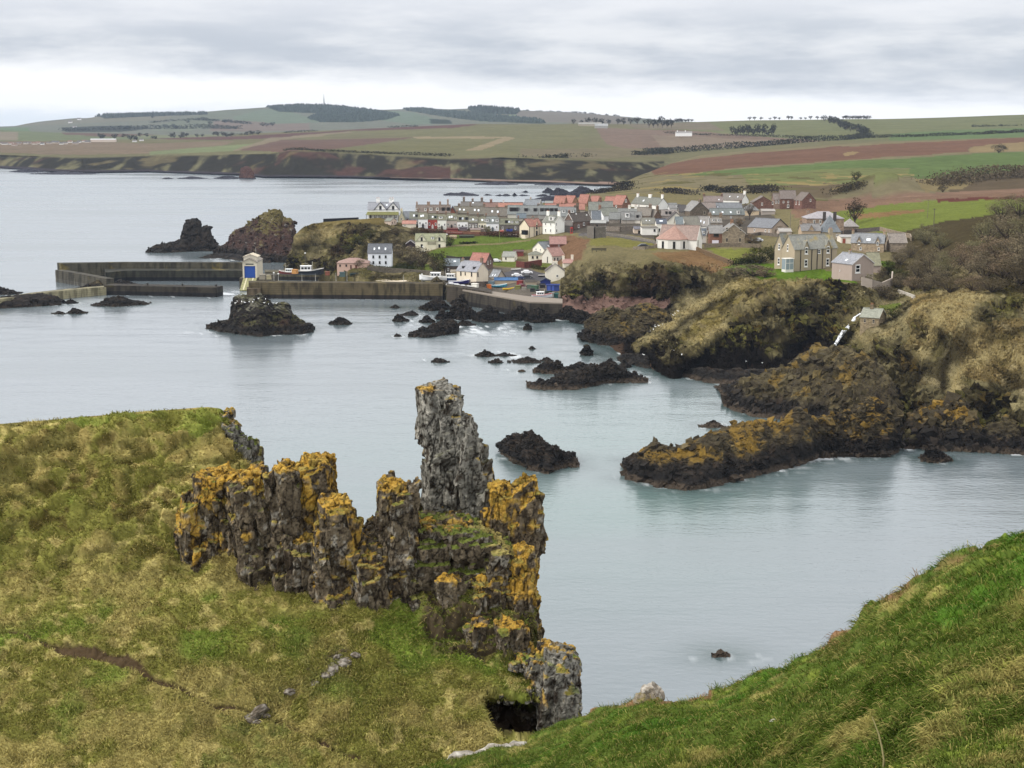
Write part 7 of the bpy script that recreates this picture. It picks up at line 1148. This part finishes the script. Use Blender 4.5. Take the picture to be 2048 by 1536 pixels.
# ================================================================== boats
def boat(label, px, py, L, hull, cab='#e8e8e6', yaw=0, z=None, mast=3, name='fishing_boat', Y=None, trim=None, group=None, cabin=True):
    p = PYv(px, py, YofZ(py, z)) if z is not None else (HEAD.at(px, py) if Y is None else PYv(px, py, Y)); o = empty(name, p, yaw); tag(o, label, 'boat', group); n = 12; b = MB(); Wd = L * .17; Hh = L * .15; rg = []
    for i in range(n + 1):
        t = i / n; x = -L / 2 + L * t; w_ = Wd * min(1, 1.9 * (1 - t) ** .55) * (.85 + .15 * min(1, t * 4)); sh = Hh * (1 + .45 * max(0, t - .45) ** 1.5 * 3); kz = Hh * .9 * max(0, t - .75) ** 2 * 6; rg.append([(x, -w_, sh), (x, -w_ * .8, Hh * .35 + kz), (x, 0, kz), (x, w_ * .8, Hh * .35 + kz), (x, w_, sh)])
    for i in range(n):
        for j in range(4): b.poly([rg[i][j], rg[i][j + 1], rg[i + 1][j + 1], rg[i + 1][j]][::-1], 0)
        b.poly([(rg[i][0][0], rg[i][0][1] * .95, rg[i][0][2] - .25), (rg[i + 1][0][0], rg[i + 1][0][1] * .95, rg[i + 1][0][2] - .25), (rg[i + 1][4][0], rg[i + 1][4][1] * .95, rg[i + 1][4][2] - .25), (rg[i][4][0], rg[i][4][1] * .95, rg[i][4][2] - .25)], 1)
    b.poly(rg[0][::-1]); b.build('hull', [flat_mat(hull, 'paint'), flat_mat('#9a8f7c', 'plain')], o); g_ = MB()
    for j in (0, 4): g_.tube([r[j] for r in rg], .09, 4)
    g_.build('gunwale', flat_mat(trim or '#e0ded8', 'plain'), o)
    if cabin:
        b = MB(); x0, x1 = -L * .28, L * .08; b.box(x0, x1, -Wd * .6, Wd * .6, Hh * .7, Hh * .7 + L * .2, 0, .06); b.box(x0 - .1, x1 + .15, -Wd * .66, Wd * .66, Hh * .7 + L * .2, Hh * .7 + L * .2 + .12); b.build('cabin', flat_mat(cab, 'plain'), o); b = MB()
        for s in (-1, 1):
            for q in range(3): xa = x0 + (x1 - x0) * (.1 + .3 * q); b.box(xa, xa + (x1 - x0) * .22, s * Wd * .6 - .03, s * Wd * .6 + .03, Hh * .7 + L * .1, Hh * .7 + L * .165)
        b.build('window', GLASS, o)
    if mast: b = MB(); b.tube([(L * .12, 0, Hh), (L * .12, 0, Hh + mast)], [.08, .05], 5); b.tube([(L * .12, 0, Hh + mast * .5), (-L * .15, 0, Hh + mast * .85)], .04, 4); b.build('mast', flat_mat('#c8c4b8', 'plain'), o)
BT = 'boats in and around the harbour'
boat('red hulled boat with a white wheelhouse moored inside the pier', 575, 549, 8, '#6e2a26', yaw=2.9, z=3.6, mast=4, group=BT); boat('long black boat with a white cabin moored inside the pier', 618, 550, 13, '#1c1f28', yaw=.05, z=3.6, mast=4, group=BT); boat('white cabin cruiser at the landward end of the pier', 866, 562, 11, '#e6e6e4', yaw=3.1, z=6.2, mast=1.5, group=BT); boat('white and blue boat on the hard left of the big cream house', 897, 562, 9.5, '#1f3f6e', yaw=3.0, mast=3, group=BT, trim='#d8e4ec'); boat('purple blue boat laid up before the big cream house', 918, 568.5, 8.5, '#2f2a66', yaw=.05, mast=0, group=BT, trim='#e8e8ea', cabin=False)
boat('teal and white open boat on a trailer', 998, 575, 6.5, '#3a94b0', yaw=.1, mast=0, group=BT, cabin=False, trim='#d4e6ea'); boat('blue covered dinghy behind the teal boat', 996, 566.5, 6, '#2d4658', yaw=.1, mast=0, group=BT, cabin=False); boat('bright yellow dinghy on the quay', 1017, 580.5, 4.6, '#d9a812', yaw=.1, mast=0, group=BT, cabin=False, trim='#e0c040'); boat('white boat with a blue bottom propped up at the slipway end', 1084, 596, 7.5, '#d9dee4', yaw=.1, mast=2, group=BT, trim='#a83a34'); boat('dark rowing boat against the cream gable', 1087, 553.5, 4.4, '#2b2422', yaw=.05, mast=0, group=BT, cabin=False, trim='#d8d4cc'); boat('pale dinghy on a dark trailer in the yard', 1032, 541, 4.2, '#b8b4ac', yaw=.1, mast=0, group=BT, cabin=False)
# creels and gear on the quay
def crate(label, px, py, w_, d_, h, hx, Y=None, group='fishing gear stacked on the quay', name='fishing_crate', cat='crate'):
    p = HEAD.at(px, py) if Y is None else PYv(px, py, Y); b = MB(); b.box(-w_ / 2, w_ / 2, -d_ / 2, d_ / 2, -.3, h * .92, 0, .06); b.box(-w_ / 2 - .05, w_ / 2 + .05, -d_ / 2 - .05, d_ / 2 + .05, h * .86, h); o = b.build(name, flat_mat(hx, 'plain'), None, p); o.rotation_euler.z = (px * 7 % 10) / 12 - .4; tag(o, label, cat, group)
GL = [(942, 571, '#3b3530', 'first dark creel heap by the cream house wall'), (948, 572, '#5a4a3a', 'brown creel heap by the cream house wall'), (956, 570, '#2e2c2c', 'black creel heap by the cream house wall'), (963, 572, '#4a4038', 'drab creel heap right of the black one'), (970, 570, '#35302c', 'dark creel heap under the gable'), (976, 572, '#6a5a48', 'tan creel heap under the gable'), (983, 570, '#5a6a72', 'grey blue gear bin by the creels'), (978, 576, '#c46a2c', 'orange buoy crate beside the creels'), (950, 575.5, '#d8d4c8', 'pale fish box lying alone'), (1036, 578, '#6b6a3c', 'olive crate by the dark red car'), (1048, 580, '#8a8478', 'grey pallet heap on the quay'), (1040, 569, '#7a2c2c', 'red bin behind the dark red car'), (1065, 583, '#2b2d2c', 'big black net heap on the quay'), (1070, 580, '#3f5a44', 'green net heap behind the black one'), (1060, 577, '#4c5a50', 'grey green net heap on the quay'), (1076, 585, '#23252a', 'black bin next to the propped boat'), (1097, 590, '#22302f', 'dark bin beside the teal skip'), (1103, 592, '#8a8a84', 'white drum beside the teal skip'), (525, 557, '#8a8272', 'tan gear box at the pier head'), (538, 557, '#a09678', 'pale gear box at the pier head'), (545, 555, '#5a5244', 'dark gear box at the pier head'), (590, 546, '#b4824a', 'orange crane base beside the boats'), (655, 549, '#7c4a3a', 'rusty crate right of the dark boat'), (685, 552, '#4a5a58', 'slate blue hut box on the quay'), (714, 553, '#22302c', 'dark green container below the white house')]
for i, (x, y, hx, lab) in enumerate(GL): s = 1.0 + .5 * ((i * 13) % 5) / 4; crate(lab, x, y, 1.6 * s * (3 if 'container' in lab else 1), 1.4 * s, 1.15 * s, hx, 606 if x < 560 else (640 if x < 730 else None))
# ================================================================== waterfall
P = [PYv(x, y, Yf) for x, y, Yf in [(1718, 627, 424), (1708, 636, 421), (1700, 648, 417), (1690, 662, 412), (1682, 672, 409), (1672, 686, 403), (1664, 697, 397)]]; Wf = [.7, 1.0, 1.4, 1.6, 1.4, 1.0, .7]
V = []; n = 9
for p, w_ in zip(P, Wf):
    h = HEAD.at(*[float(q) for q in proj(p)]); 
    for j in range(n): t = j / (n - 1) * 2 - 1; V.append(h + np.array([t * w_ * .5, -.9 - .35 * (1 - t * t), .25 + .12 * math.sin(j * 2.4)]))
Pf = np.array(V).reshape(len(P), n, 3); t = np.linspace(0, len(P) - 1, 80); i0 = np.minimum(t.astype(int), len(P) - 2); Pf = Pf[i0] + (Pf[i0 + 1] - Pf[i0]) * (t - i0)[:, None, None]; Pf[..., 1] += .35 * fbm(Pf, .6, 3, 3); Pf[..., 0] += .25 * fbm(Pf, .9, 3, 4)
o = link('waterfall', npmesh('waterfall', Pf, gfaces(80, n), np.where(fbm(Pf * [1, 1, .25], .35, 3, 9)[..., None] > .16, np.array([.16, .16, .15]), np.array([.70, .72, .74])), True), attr_mat('falling_water', 2, .3, .1, .2, .3, .1, .4, .5)); tag(o, 'white waterfall tumbling down the dark gully below the cottage', 'waterfall')
# ================================================================== plants
def leafcloud(n, rx, ry, rz, size, seed, clump=14, hollow=.55, flat=1.0):
    rng = np.random.default_rng(seed); cc = rng.normal(size=(clump, 3)); cc /= np.linalg.norm(cc, axis=1, keepdims=True); cc *= rng.uniform(hollow * .6, .8, (clump, 1)); cr = rng.uniform(.22, .42, clump); k = rng.integers(0, clump, n); d = rng.normal(size=(n, 3)); d /= np.linalg.norm(d, axis=1, keepdims=True)
    p = (cc[k] + d * (cr[k] * rng.random(n) ** .4)[:, None]) * [rx, ry, rz]; a = rng.normal(size=(n, 3)); a /= np.linalg.norm(a, axis=1, keepdims=True); b = np.cross(a, rng.normal(size=(n, 3))); b /= np.linalg.norm(b, axis=1, keepdims=True); s = size * rng.uniform(.5, 1.3, (n, 1))
    V = np.stack([p - a * s, p + a * s * .9 + b * s * .15, p + b * s * flat], 1); return V.reshape(-1, 3), np.arange(3 * n).reshape(-1, 3), np.repeat(.55 + .75 * rng.random(clump)[k] * rng.uniform(.7, 1.2, n), 3)
_pl = {}
def plant(kind, label, cat, loc, w_, h, hx, seed, name, n=500, group=None, trunk=0.25, size=.14, flat=1.0, rz=0, trunkc='#4a4036', twig=False):
    """trunk (and limbs) up to the crown, then a crown of many small faces; scaled copies share meshes"""
    key = (kind, hx, seed % 3, n, size)
    if key not in _pl:
        V, Fc, sh = leafcloud(n, .5, .5, .5 * (1 - trunk) * 1.15, size, seed % 3 + 11 * len(kind), 16 if not twig else 26, .55, flat); V[:, 2] += .5 + trunk * .5; me = npmesh('crown', V, Fc, lin(hx) * GA * sh[:, None])
        b = MB(); rng = np.random.default_rng(seed); b.tube([(0, 0, -.1), (.01, 0, trunk * .6), (.02, .01, max(trunk, .2) + .15)], [.035, .028, .02], 6)
        for j in range(7): t = j * .9; q = .3 * rng.uniform(.7, 1.2); b.tube([(.01, 0, max(.08, trunk * .7)), (q * .5 * math.cos(t), q * .5 * math.sin(t), trunk + .18), (q * math.cos(t), q * math.sin(t), trunk + .42 + .12 * rng.random())], [.026, .018, .006], 4)
        mt = bpy.data.meshes.new('trunk'); mt.from_pydata(b.v, [], b.f); mt.materials.append(flat_mat(trunkc, 'twig')); me.materials.append(MT_BLADE); _pl[key] = (me, mt)
    me, mt = _pl[key]; o = empty(name, loc, rz or seed * 1.7); o.scale = (w_, w_, h); tag(o, label, cat, group); link('crown', me, None, o); link('trunk', mt, None, o); return o
rr = random.Random(9)
plant('bare', 'big bare branching tree beside the mansion', 'tree', HEAD.at(1709, 449), 13, 12, '#5d5140', 3, 'bare_tree', 1300, trunk=.22, size=.03, twig=True); plant('bare', 'bare garden tree in front of the cream bungalow', 'tree', HEAD.at(1499, 440), 8, 9.5, '#8a7d6c', 4, 'bare_tree', 900, trunk=.3, size=.03, twig=True)
SH = [('#988a6e', 'brown'), ('#7d7056', 'dark brown'), ('#98916a', 'olive brown'), ('#626238', 'dark green'), ('#a08b70', 'russet')]
GUL = 'bare bushes and small trees of the wooded gully'
def bush(px, py, w_, h, ci, label=None, Y=None, group=GUL, n=900, name='bare_bush', size=.045, sheet=None, cat='bush'):
    p = (sheet or HEAD).at(px, py) if Y is None else PYv(px, py, Y); return plant('bush' if size > .04 else 'bushfine', label, cat, p + np.array([0, 0, -.3]), w_, h, SH[ci][0], int(px * 3 + py), name, n, group, .12, size, twig=True)
gul = [(1838, 560, 13, 10, 0, 'bare tree on the lawn edge below the yard wall'), (1862, 555, 15, 13, 0, 'tallest bare tree in front of the hidden lawn'), (1890, 560, 13, 11, 2, 'bare tree right of the tallest lawn tree'), (1800, 530, 12, 7, 0, 'bush at the corner of the outbuilding'), (1820, 515, 12, 7, 0, 'bush behind the outbuilding corner'), (1775, 548, 8, 6, 3, 'dark round bush beside the lodge'), (1765, 555, 6, 5, 1, 'small dark bush against the lodge wall'), (1800, 560, 10, 5, 3, 'low dark bush at the foot of the small lawn'), (1800, 575, 13, 6, 0, 'bush over the white topped wall'), (1825, 580, 13, 6, 4, 'russet bush below the lawn trees'), (1850, 582, 14, 6, 1, 'dark bush at the gully foot'), (1880, 575, 15, 8, 0, 'bush in the middle of the gully foot'), (1940, 545, 18, 10, 4, 'russet bush on the bank'), (1970, 560, 18, 10, 0, 'brown bush near the bank foot'), (2005, 560, 19, 10, 4, 'russet bush toward the right edge'), (2040, 570, 19, 10, 1, 'dark bush at the right edge, lowest'), (1960, 520, 18, 9, 2, 'olive bush half way up the bank'), (1995, 520, 19, 10, 4, 'russet bush half way up the bank'), (2035, 525, 20, 11, 0, 'brown bush half way up at the right edge'), (1880, 500, 14, 8, 2, 'olive bush below the telegraph pole'), (1850, 490, 14, 8, 2, 'pale bush at the wall end'), (1835, 480, 10, 6, 2, 'bush at the end of the stepped wall'), (1975, 485, 20, 10, 2, 'olive bush high on the bank'), (2015, 480, 20, 11, 0, 'brown bush high on the bank'), (2050, 485, 20, 11, 2, 'olive bush high at the right edge'), (2005, 440, 19, 11, 2, 'crest bush against the green field'), (2040, 435, 20, 12, 0, 'highest crest bush at the right edge'), (1868, 472, 9, 6, 2, 'scrub at the pole foot'), (1845, 470, 8, 6, 2, 'pale scrub left of the pole'), (1920, 530, 16, 9, 4, 'russet bush right of the lawn trees'), (1900, 585, 14, 6, 1, 'dark bush above the tan cliff top'), (1945, 582, 15, 6, 4, 'russet bush above the tan cliff top'), (1985, 585, 16, 6, 1, 'dark bush at the cliff brink'), (2070, 550, 20, 11, 0, 'bush cut by the right edge')]
for x, y, w_, h, ci, lab in gul: bush(x, y, w_ * .78, h * .8, ci, lab, n=3600 if ci != 3 else 1600, size=.019 if ci != 3 else .04)
for x, y, w_, h, ci, lab in [(1505, 552, 16, 4.5, 0, 'long clipped brown thicket at the lawn edge'), (1470, 553, 11, 4, 0, 'left end of the brown lawn thicket'), (1530, 555, 9, 4, 4, 'right end of the brown lawn thicket'), (1520, 528, 13, 7, 3, 'dark shrub left of the stone villa'), (1500, 525, 8, 4, 4, 'russet shrub on the field edge'), (1545, 520, 10, 6, 3, 'dark shrub beside the villa gables'), (1735, 572, 6, 4, 2, 'bare sapling before the pinkish wall'), (830, 520, 12, 7, 0, 'round brown bush below the cream house'), (800, 515, 12, 6, 0, 'brown bush right of the three storey house'), (845, 535, 12, 9, 1, 'big dark bush by the lamp post'), (822, 530, 9, 6, 1, 'dark bush on the harbour grass'), (795, 500, 10, 6, 1, 'dark bush below the timber shed'), (878, 550, 11, 11, 3, 'tall ivy dark tree left of the stone shed'), (868, 543, 7, 7, 1, 'dark bush beside the ivy tree'), (900, 492, 6, 5, 3, 'green bush right of the cream house'), (720, 535, 6, 4, 0, 'brown bush between pink building and white house'), (1316, 490, 5, 5, 3, 'green garden shrub by the knoll hall'), (1560, 470, 6, 4, 1, 'shrub by the bungalow garage'), (1500, 487, 8, 4.5, 4, 'russet bush right of the stone house'), (1512, 492, 6, 4, 1, 'dark bush along the stone house wall'), (880, 470, 6, 4, 1, 'scrub below the white cottage'), (975, 466, 6, 4, 2, 'grey bush before the widest white cottage'), (1345, 548, 9, 3, 3, 'gorse on the dark cove cliff'), (1180, 580, 10, 4, 3, 'gorse by the blue container cliff'), (720, 490, 12, 5, 3, 'gorse on the cliff below the villa'), (700, 505, 10, 4, 3, 'gorse low on the cliff below the villa'), (740, 475, 9, 4, 3, 'gorse near the top of the cliff below the villa'), (790, 470, 8, 4, 1, 'scrub below the pinkish hut'), (830, 470, 8, 4, 1, 'scrub below the coral roofed shed'), (1600, 620, 12, 4, 3, 'gorse lower on the gully cliff'), (1780, 600, 9, 4, 1, 'dark scrub behind the waterfall cottage'), (1765, 592, 9, 4, 1, 'dark scrub up the gully'), (1520, 460, 6, 4, 4, 'russet hedge by the yard'), (1480, 452, 6, 4, 4, 'russet bush by the long stone house'), (1790, 635, 6, 3, 3, 'green shrub right of the waterfall cottage')]:
    bush(x, y, w_, h, ci, lab, group=None, n=1300, size=.035)
# skyline trees, far trees and hedges
def far_tree(px, py, Y, w_, h, hx, label, group, sd, trunk=.35, n=130, size=.10, kind='pine', name='tree', p=None):
    plant(kind, label, 'tree', (p if p is not None else PYv(px, py, Y)) - np.array([0, 0, .5]), w_, h, hx, sd, name, n, group, trunk, size)
SK1 = 'wind bent pines on the far skyline'
xs = [1012, 1020, 1027, 1034, 1042, 1050, 1057, 1064, 1076, 1083, 1090, 1096, 1103, 1110, 1118, 1126, 1133, 1141, 1148, 1156, 1164, 1172, 1181, 1188, 1195, 1204, 1219, 1236, 1243]
for i, x in enumerate(xs): k = HILLS.P[3:6, int((x + 220) / 3)]; s = rr.uniform(.85, 1.25); far_tree(x, 0, 0, 17 * s, 13 * s, '#3b3d38', 'flat topped pine in the long row on the far skyline' if x < 1210 else 'single pine at the right end of the far skyline row', SK1, i, p=k[0])
for i in range(34): x = 1342 + i * 3.1 + rr.uniform(-2, 2) if i < 14 else 1500 + (i - 14) * 12.2 + rr.uniform(-4, 4); y = ev(TOP1, x) + .6; s = rr.uniform(.7, 1.2); far_tree(x, y, 3390, 11 * s, 8.5 * s, '#41423a', 'low windswept tree on the ridge above the right fields', 'windswept trees on the right ridge', i)
for i in range(9): x = 1694 + i * 5.5; far_tree(x, ev(TOP1, x) + 1, 3380, 11, 10, '#3c3e38', 'tree of the dark clump on the right ridge', 'dark clump on the right ridge', i, .2)
for i in range(14): x = 1146 + i * 14.5 + rr.uniform(-3, 3); s = rr.uniform(.8, 1.3); far_tree(x, ev(TOP1, x) + 1.5, 3330, 15 * s, 13 * s, '#3f3f33' if i < 8 else '#4a463c', 'tree beside the farm on the far ridge', 'trees around the ridge farm', i, .15)
for i in range(6): x = 1298 + i * 9; far_tree(x, 253, 3050, 15, 17, '#3e4034', 'dense dark tree of the group right of the ridge farm', 'dense trees right of the ridge farm', i, .12)
WN = 'dark wood in the right hand pasture'
for i in range(16): x = 1466 + i * 5.4 + rr.uniform(-2, 2); far_tree(x, 269 + rr.uniform(-2, 1), 2650, 14, 13 + rr.uniform(-3, 7), '#3d4031', 'tree of the dark wood in the right pasture', WN, i, .15)
for i in range(26): t = i / 25; far_tree(1655 + 80 * t + rr.uniform(-7, 7), 242 + 33 * t + rr.uniform(-3, 3), 3250 - 900 * t, 15, 14, '#42443a', 'tree of the sloping wood on the right', 'sloping wood on the right', i, .12)
for i in range(13): far_tree(1945 + i * 9 + rr.uniform(-3, 3), 258 + rr.uniform(-2, 1), 2750, 13, 8, '#45473a', 'bush of the dark copse near the right edge', 'dark copse near the right edge', i, .1)
LT = 'trees around the far town'
for i in range(40): x = rr.choice([rr.uniform(200, 300), rr.uniform(300, 470), rr.uniform(370, 540)]); y = 279 - (x - 200) * .03 + rr.uniform(-3, 3); p = FIELDS.at(x, y); s = rr.uniform(.7, 1.4); far_tree(0, 0, 0, 11 * s, 8 * s, '#57564e', 'bare tree near the far town', LT, i, .15, p=p)
for i, (x, y) in enumerate([(330, 256), (345, 254), (352, 258), (375, 246), (405, 240), (412, 241), (450, 246), (525, 252), (533, 253), (262, 232), (305, 236), (240, 258), (255, 259), (290, 258), (545, 252), (420, 250)]): far_tree(0, 0, 0, 20, 13, '#56605a', 'lone tree on the far hill farmland', 'lone trees on the far hills', i, .1, p=HILLS.at(x, y))  # crown colour lightened and blued, distance haze mixed into it
def hedge(label, pts, sheet, w_, h, hx, n, size=.8, group='hedges between the fields', gap=0, name='hedge'):
    P = np.array([sheet.at(*q) for q in pts]); L = np.r_[0, np.cumsum(np.linalg.norm(np.diff(P, axis=0), axis=1))]; rng = np.random.default_rng(int(pts[0][0])); t = rng.random(n) * L[-1]; c = np.stack([np.interp(t, L, P[:, i]) for i in range(3)], 1)
    if gap: c = c[fbm(c, gap, 2, 4) > -.12]
    n = len(c); hh = h * (.55 + .5 * (fbm(c, w_ * 3, 2, 7) + .6)); p = c + rng.normal(size=(n, 3)) * [w_ * .35, w_ * .35, 0] + np.stack([0 * hh, 0 * hh, rng.random(n) * hh], 1); a = rng.normal(size=(n, 3)); b = rng.normal(size=(n, 3)); a *= size / np.linalg.norm(a, axis=1, keepdims=True); b *= size / np.linalg.norm(b, axis=1, keepdims=True)
    o = link(name, npmesh(name, np.stack([p - a, p + a, p + b], 1), np.arange(3 * n).reshape(-1, 3), np.repeat(lin(hx)[None] * GA * rng.uniform(.6, 1.3, (n, 1)), 3, 0)), MT_BLADE); return tag(o, label, 'hedge', group)
hedge('thick dark hedge winding across the middle of the right fields', [(1295, 309), (1340, 306), (1400, 302), (1470, 297), (1540, 291), (1620, 284), (1690, 280), (1740, 275)], FIELDS, 14, 9, '#46483a', 5000, 1.6); hedge('dark hedge under the right pasture', [(1740, 276), (1850, 273), (1960, 269), (2060, 264)], FIELDS, 7, 5, '#41422e', 2600, 1.3); hedge('thin hedge below the white farmhouse', [(1330, 266), (1420, 271), (1500, 272), (1640, 277)], FIELDS, 6, 4, '#4a4834', 1500, 1.2)
hedge('bushes along the brink of the far cliffs', [(1040, 316), (1120, 316), (1200, 313), (1290, 309)], FIELDS, 12, 6, '#45442f', 2200, 1.5, gap=60); hedge('scrub on the far cliff edge', [(570, 301), (640, 302), (700, 305), (800, 309), (900, 313)], FIELDS, 10, 3.5, '#4a472f', 1500, 1.3, gap=80); hedge('hedge between the far ploughed fields', [(450, 272), (600, 264), (720, 259), (860, 251)], FIELDS, 8, 4, '#4a4636', 1500, 1.5, gap=50)
hedge('hedge row beneath the far town hill', [(125, 262), (200, 260), (300, 258), (400, 257), (480, 258)], HILLS, 16, 12, '#565c52', 1800, 3); hedge('hedge line on the far hill', [(300, 246), (380, 240), (440, 243), (520, 250)], HILLS, 14, 8, '#4a5044', 1200, 2.6, gap=120); hedge('dark scrub behind the orange roofs', [(1185, 388), (1215, 384), (1260, 380)], BACK, 9, 4, '#3f3a33', 1400, .7); hedge('scrub behind the long white house', [(1330, 388), (1360, 392), (1390, 393)], BACK, 8, 4, '#3f3a3c', 900, .7); hedge('dark gorse patch on the hillside behind the village', [(1235, 377), (1262, 372)], BACK, 10, 5, '#34332a', 700, .8); hedge('dark gorse above the back houses', [(1410, 383), (1428, 379)], BACK, 7, 4, '#34332a', 400, .8); hedge('dark gorse right of the back houses', [(1438, 386), (1462, 384), (1480, 386)], BACK, 8, 5, '#35332c', 700, .8); hedge('bushes behind the brick houses', [(1500, 388), (1540, 382), (1560, 384)], BACK, 9, 7, '#4c4438', 1200, .8)
hedge('brown scrub bank above the ploughed strips at the right edge', [(1880, 372), (1930, 362), (1980, 358), (2040, 354), (2080, 352)], BACK, 24, 8, '#75674f', 4200, 1.0); hedge('shrubs right of the mound', [(1690, 385), (1720, 372), (1660, 390)], BACK, 10, 5, '#5a4f3a', 900, .8); bush(1711, 362, 10, 8, 3, 'single round bush on the green ridge behind the mound', group=None, sheet=BACK, n=700); bush(1885, 384, 9, 5, 1, 'dark bush at the foot of the green field', group=None, sheet=BACK, n=700); bush(1998, 306, 18, 10, 1, 'dark bush in the tan patch at the right', group=None, sheet=BACK, n=700)
hedge('mixed garden hedges below the terrace', [(840, 466), (880, 470), (930, 472), (1000, 473), (1040, 474)], HEAD, 5, 2.2, '#5a4434', 2600, .45, gap=9); hedge('dark hedge on the harbour grass', [(735, 538), (790, 541), (830, 541)], HEAD, 4, 2, '#444a26', 1500, .4); hedge('low hedge by the small lawn below the cottages', [(1060, 535), (1085, 540), (1105, 541)], HEAD, 2.5, 1.6, '#5a5434', 700, .35); hedge('thin hedge across the green slope', [(920, 488), (945, 487), (952, 487)], HEAD, 2, 1.2, '#2f3020', 500, .3); hedge('gorse fringe on the field below the stone house', [(1470, 532), (1500, 526), (1530, 524)], HEAD, 4, 2.5, '#3f4426', 1100, .4)
b = None
# far woods that read as one mass
def wood(label, poly, n, h, w_, hx, sd):
    p = np.array(poly); rng = np.random.default_rng(sd); q = rng.uniform(p.min(0), p.max(0), (n * 4, 2)); q = q[inpoly(poly, q[:, 0], q[:, 1])][:n]; P = np.array([HILLS.at(*a) for a in q]); s = rng.uniform(.6, 1.2, (len(P), 1)); V = [P + np.array([0, 0, -1])]
    a = rng.random(len(P)) * 6.28; V = np.stack([P + np.stack([np.cos(a + t), np.sin(a + t), 0 * a], 1) * w_ * s * .5 for t in (0, 2.09, 4.19)] + [P + np.array([0, 0, 1]) * h * s], 1); b_ = (np.arange(len(P)) * 4)[:, None]
    o = link('forest', npmesh('forest', V, np.concatenate([b_ + [0, 1, 3], b_ + [1, 2, 3], b_ + [2, 0, 3]]), np.repeat(lin(hx)[None] * GA * rng.uniform(.7, 1.2, (len(P), 1)), 4, 0)), MT_BLADE); tag(o, label, 'forest', kind='stuff')
wood('dark conifer plantation on the highest far hill', [(533, 210), (560, 209), (650, 210), (720, 217), (770, 224), (800, 231), (770, 239), (720, 244), (640, 244), (615, 236), (640, 226), (560, 222), (538, 215)], 2600, 8, 13, '#525f58', 1); wood('dark wood along the far ridge right of the plantation', [(805, 217), (850, 217), (880, 222), (960, 226), (1000, 232), (1080, 240), (1090, 246), (960, 242), (880, 232), (812, 221)], 1500, 8, 13, '#5a6660', 2); wood('wood on the rounded far knoll', [(935, 217), (960, 215), (1000, 218), (1040, 222), (1030, 229), (950, 227)], 700, 13, 12, '#586460', 3); wood('dark strip of wood on the left far hill', [(190, 231), (310, 228), (410, 227), (415, 229), (320, 232), (210, 236)], 700, 11, 12, '#59635c', 4)  # tree colours greyed and lightened so they already hold some haze
# gulls
def gullmesh():
    V = []; Fc = []; prof = [(-.28, .015, .2), (-.2, .04, .2), (-.08, .09, .19), (.06, .10, .2), (.16, .07, .25), (.2, .05, .31), (.25, .055, .33), (.29, .03, .33), (.34, .008, .32)]; k = 8
    for x, r, z in prof: V += [(x, r * math.cos(t), z + r * math.sin(t)) for t in np.arange(k) * 2 * math.pi / k]
    for i in range(len(prof) - 1):
        for j in range(k): Fc.append((i * k + j, i * k + (j + 1) % k, (i + 1) * k + (j + 1) % k, (i + 1) * k + j))
    b = MB(); b.v, b.f, b.m = V, Fc, [0] * len(Fc); [b.tube([(0, s * .03, .14), (.01, s * .03, -.02)], .008, 4) for s in (-1, 1)]; return b
GM = gullmesh(); g0 = None
def gulls(lst, sheet, lab, grp):
    global g0
    for i, (x, y) in enumerate(lst):
        p = sheet.at(x, y) + [0, -.15, .1]; o = GM.build('seagull', flat_mat('#eeeeec', 'plain')) if g0 is None else g0.copy()
        if g0 is None: g0 = o
        else: C.collection.objects.link(o)
        o.location = p; o.rotation_euler.z = rr.uniform(0, 6.28); o.scale = (1.5,) * 3; tag(o, lab, 'gull', grp)
gulls([(1292 + i * 4.3 + rr.uniform(-3, 3), 668 - i * 3.0 + rr.uniform(-4, 4)) for i in range(16)], HEAD, 'white gull perched with others on the grassy rock spur', 'gulls on the grassy rock spur'); gulls([(470 + i * 6 + rr.uniform(-2, 2), 603 + rr.uniform(-5, 9)) for i in range(15)], ISLE, 'white gull on the top of the tall island rock', 'gulls on the island rock'); gulls([(1275, 712), (1290, 712), (1346, 704), (1490, 725), (1525, 728), (1360, 712)], HEAD, 'gull on the black rocks of the cove', 'gulls on the cove rocks')
# ================================================================== the air
V = [(x, y, z) for x in (-5200, 5200) for y in (-60, 6900) for z in (-13, 172)]
Fc = [(0, 1, 3, 2), (4, 6, 7, 5), (0, 4, 5, 1), (2, 3, 7, 6), (0, 2, 6, 4), (1, 5, 7, 3)]
m = bpy.data.materials.new('haze'); m.use_nodes = True; nt = m.node_tree; nt.nodes.clear()
pv = N(nt, 'ShaderNodeVolumePrincipled', ins={'Color': (.68, .80, 1.0, 1), 'Density': HAZE, 'Anisotropy': 0.0})
ou = nt.nodes.new('ShaderNodeOutputMaterial'); nt.links.new(pv.outputs[0], ou.inputs['Volume'])
o = link('haze', npmesh('haze', V, Fc), m); tag(o, kind='stuff')
C.cycles.max_bounces = 6; C.cycles.diffuse_bounces = 3; C.cycles.volume_bounces = 1; C.cycles.use_denoising = True
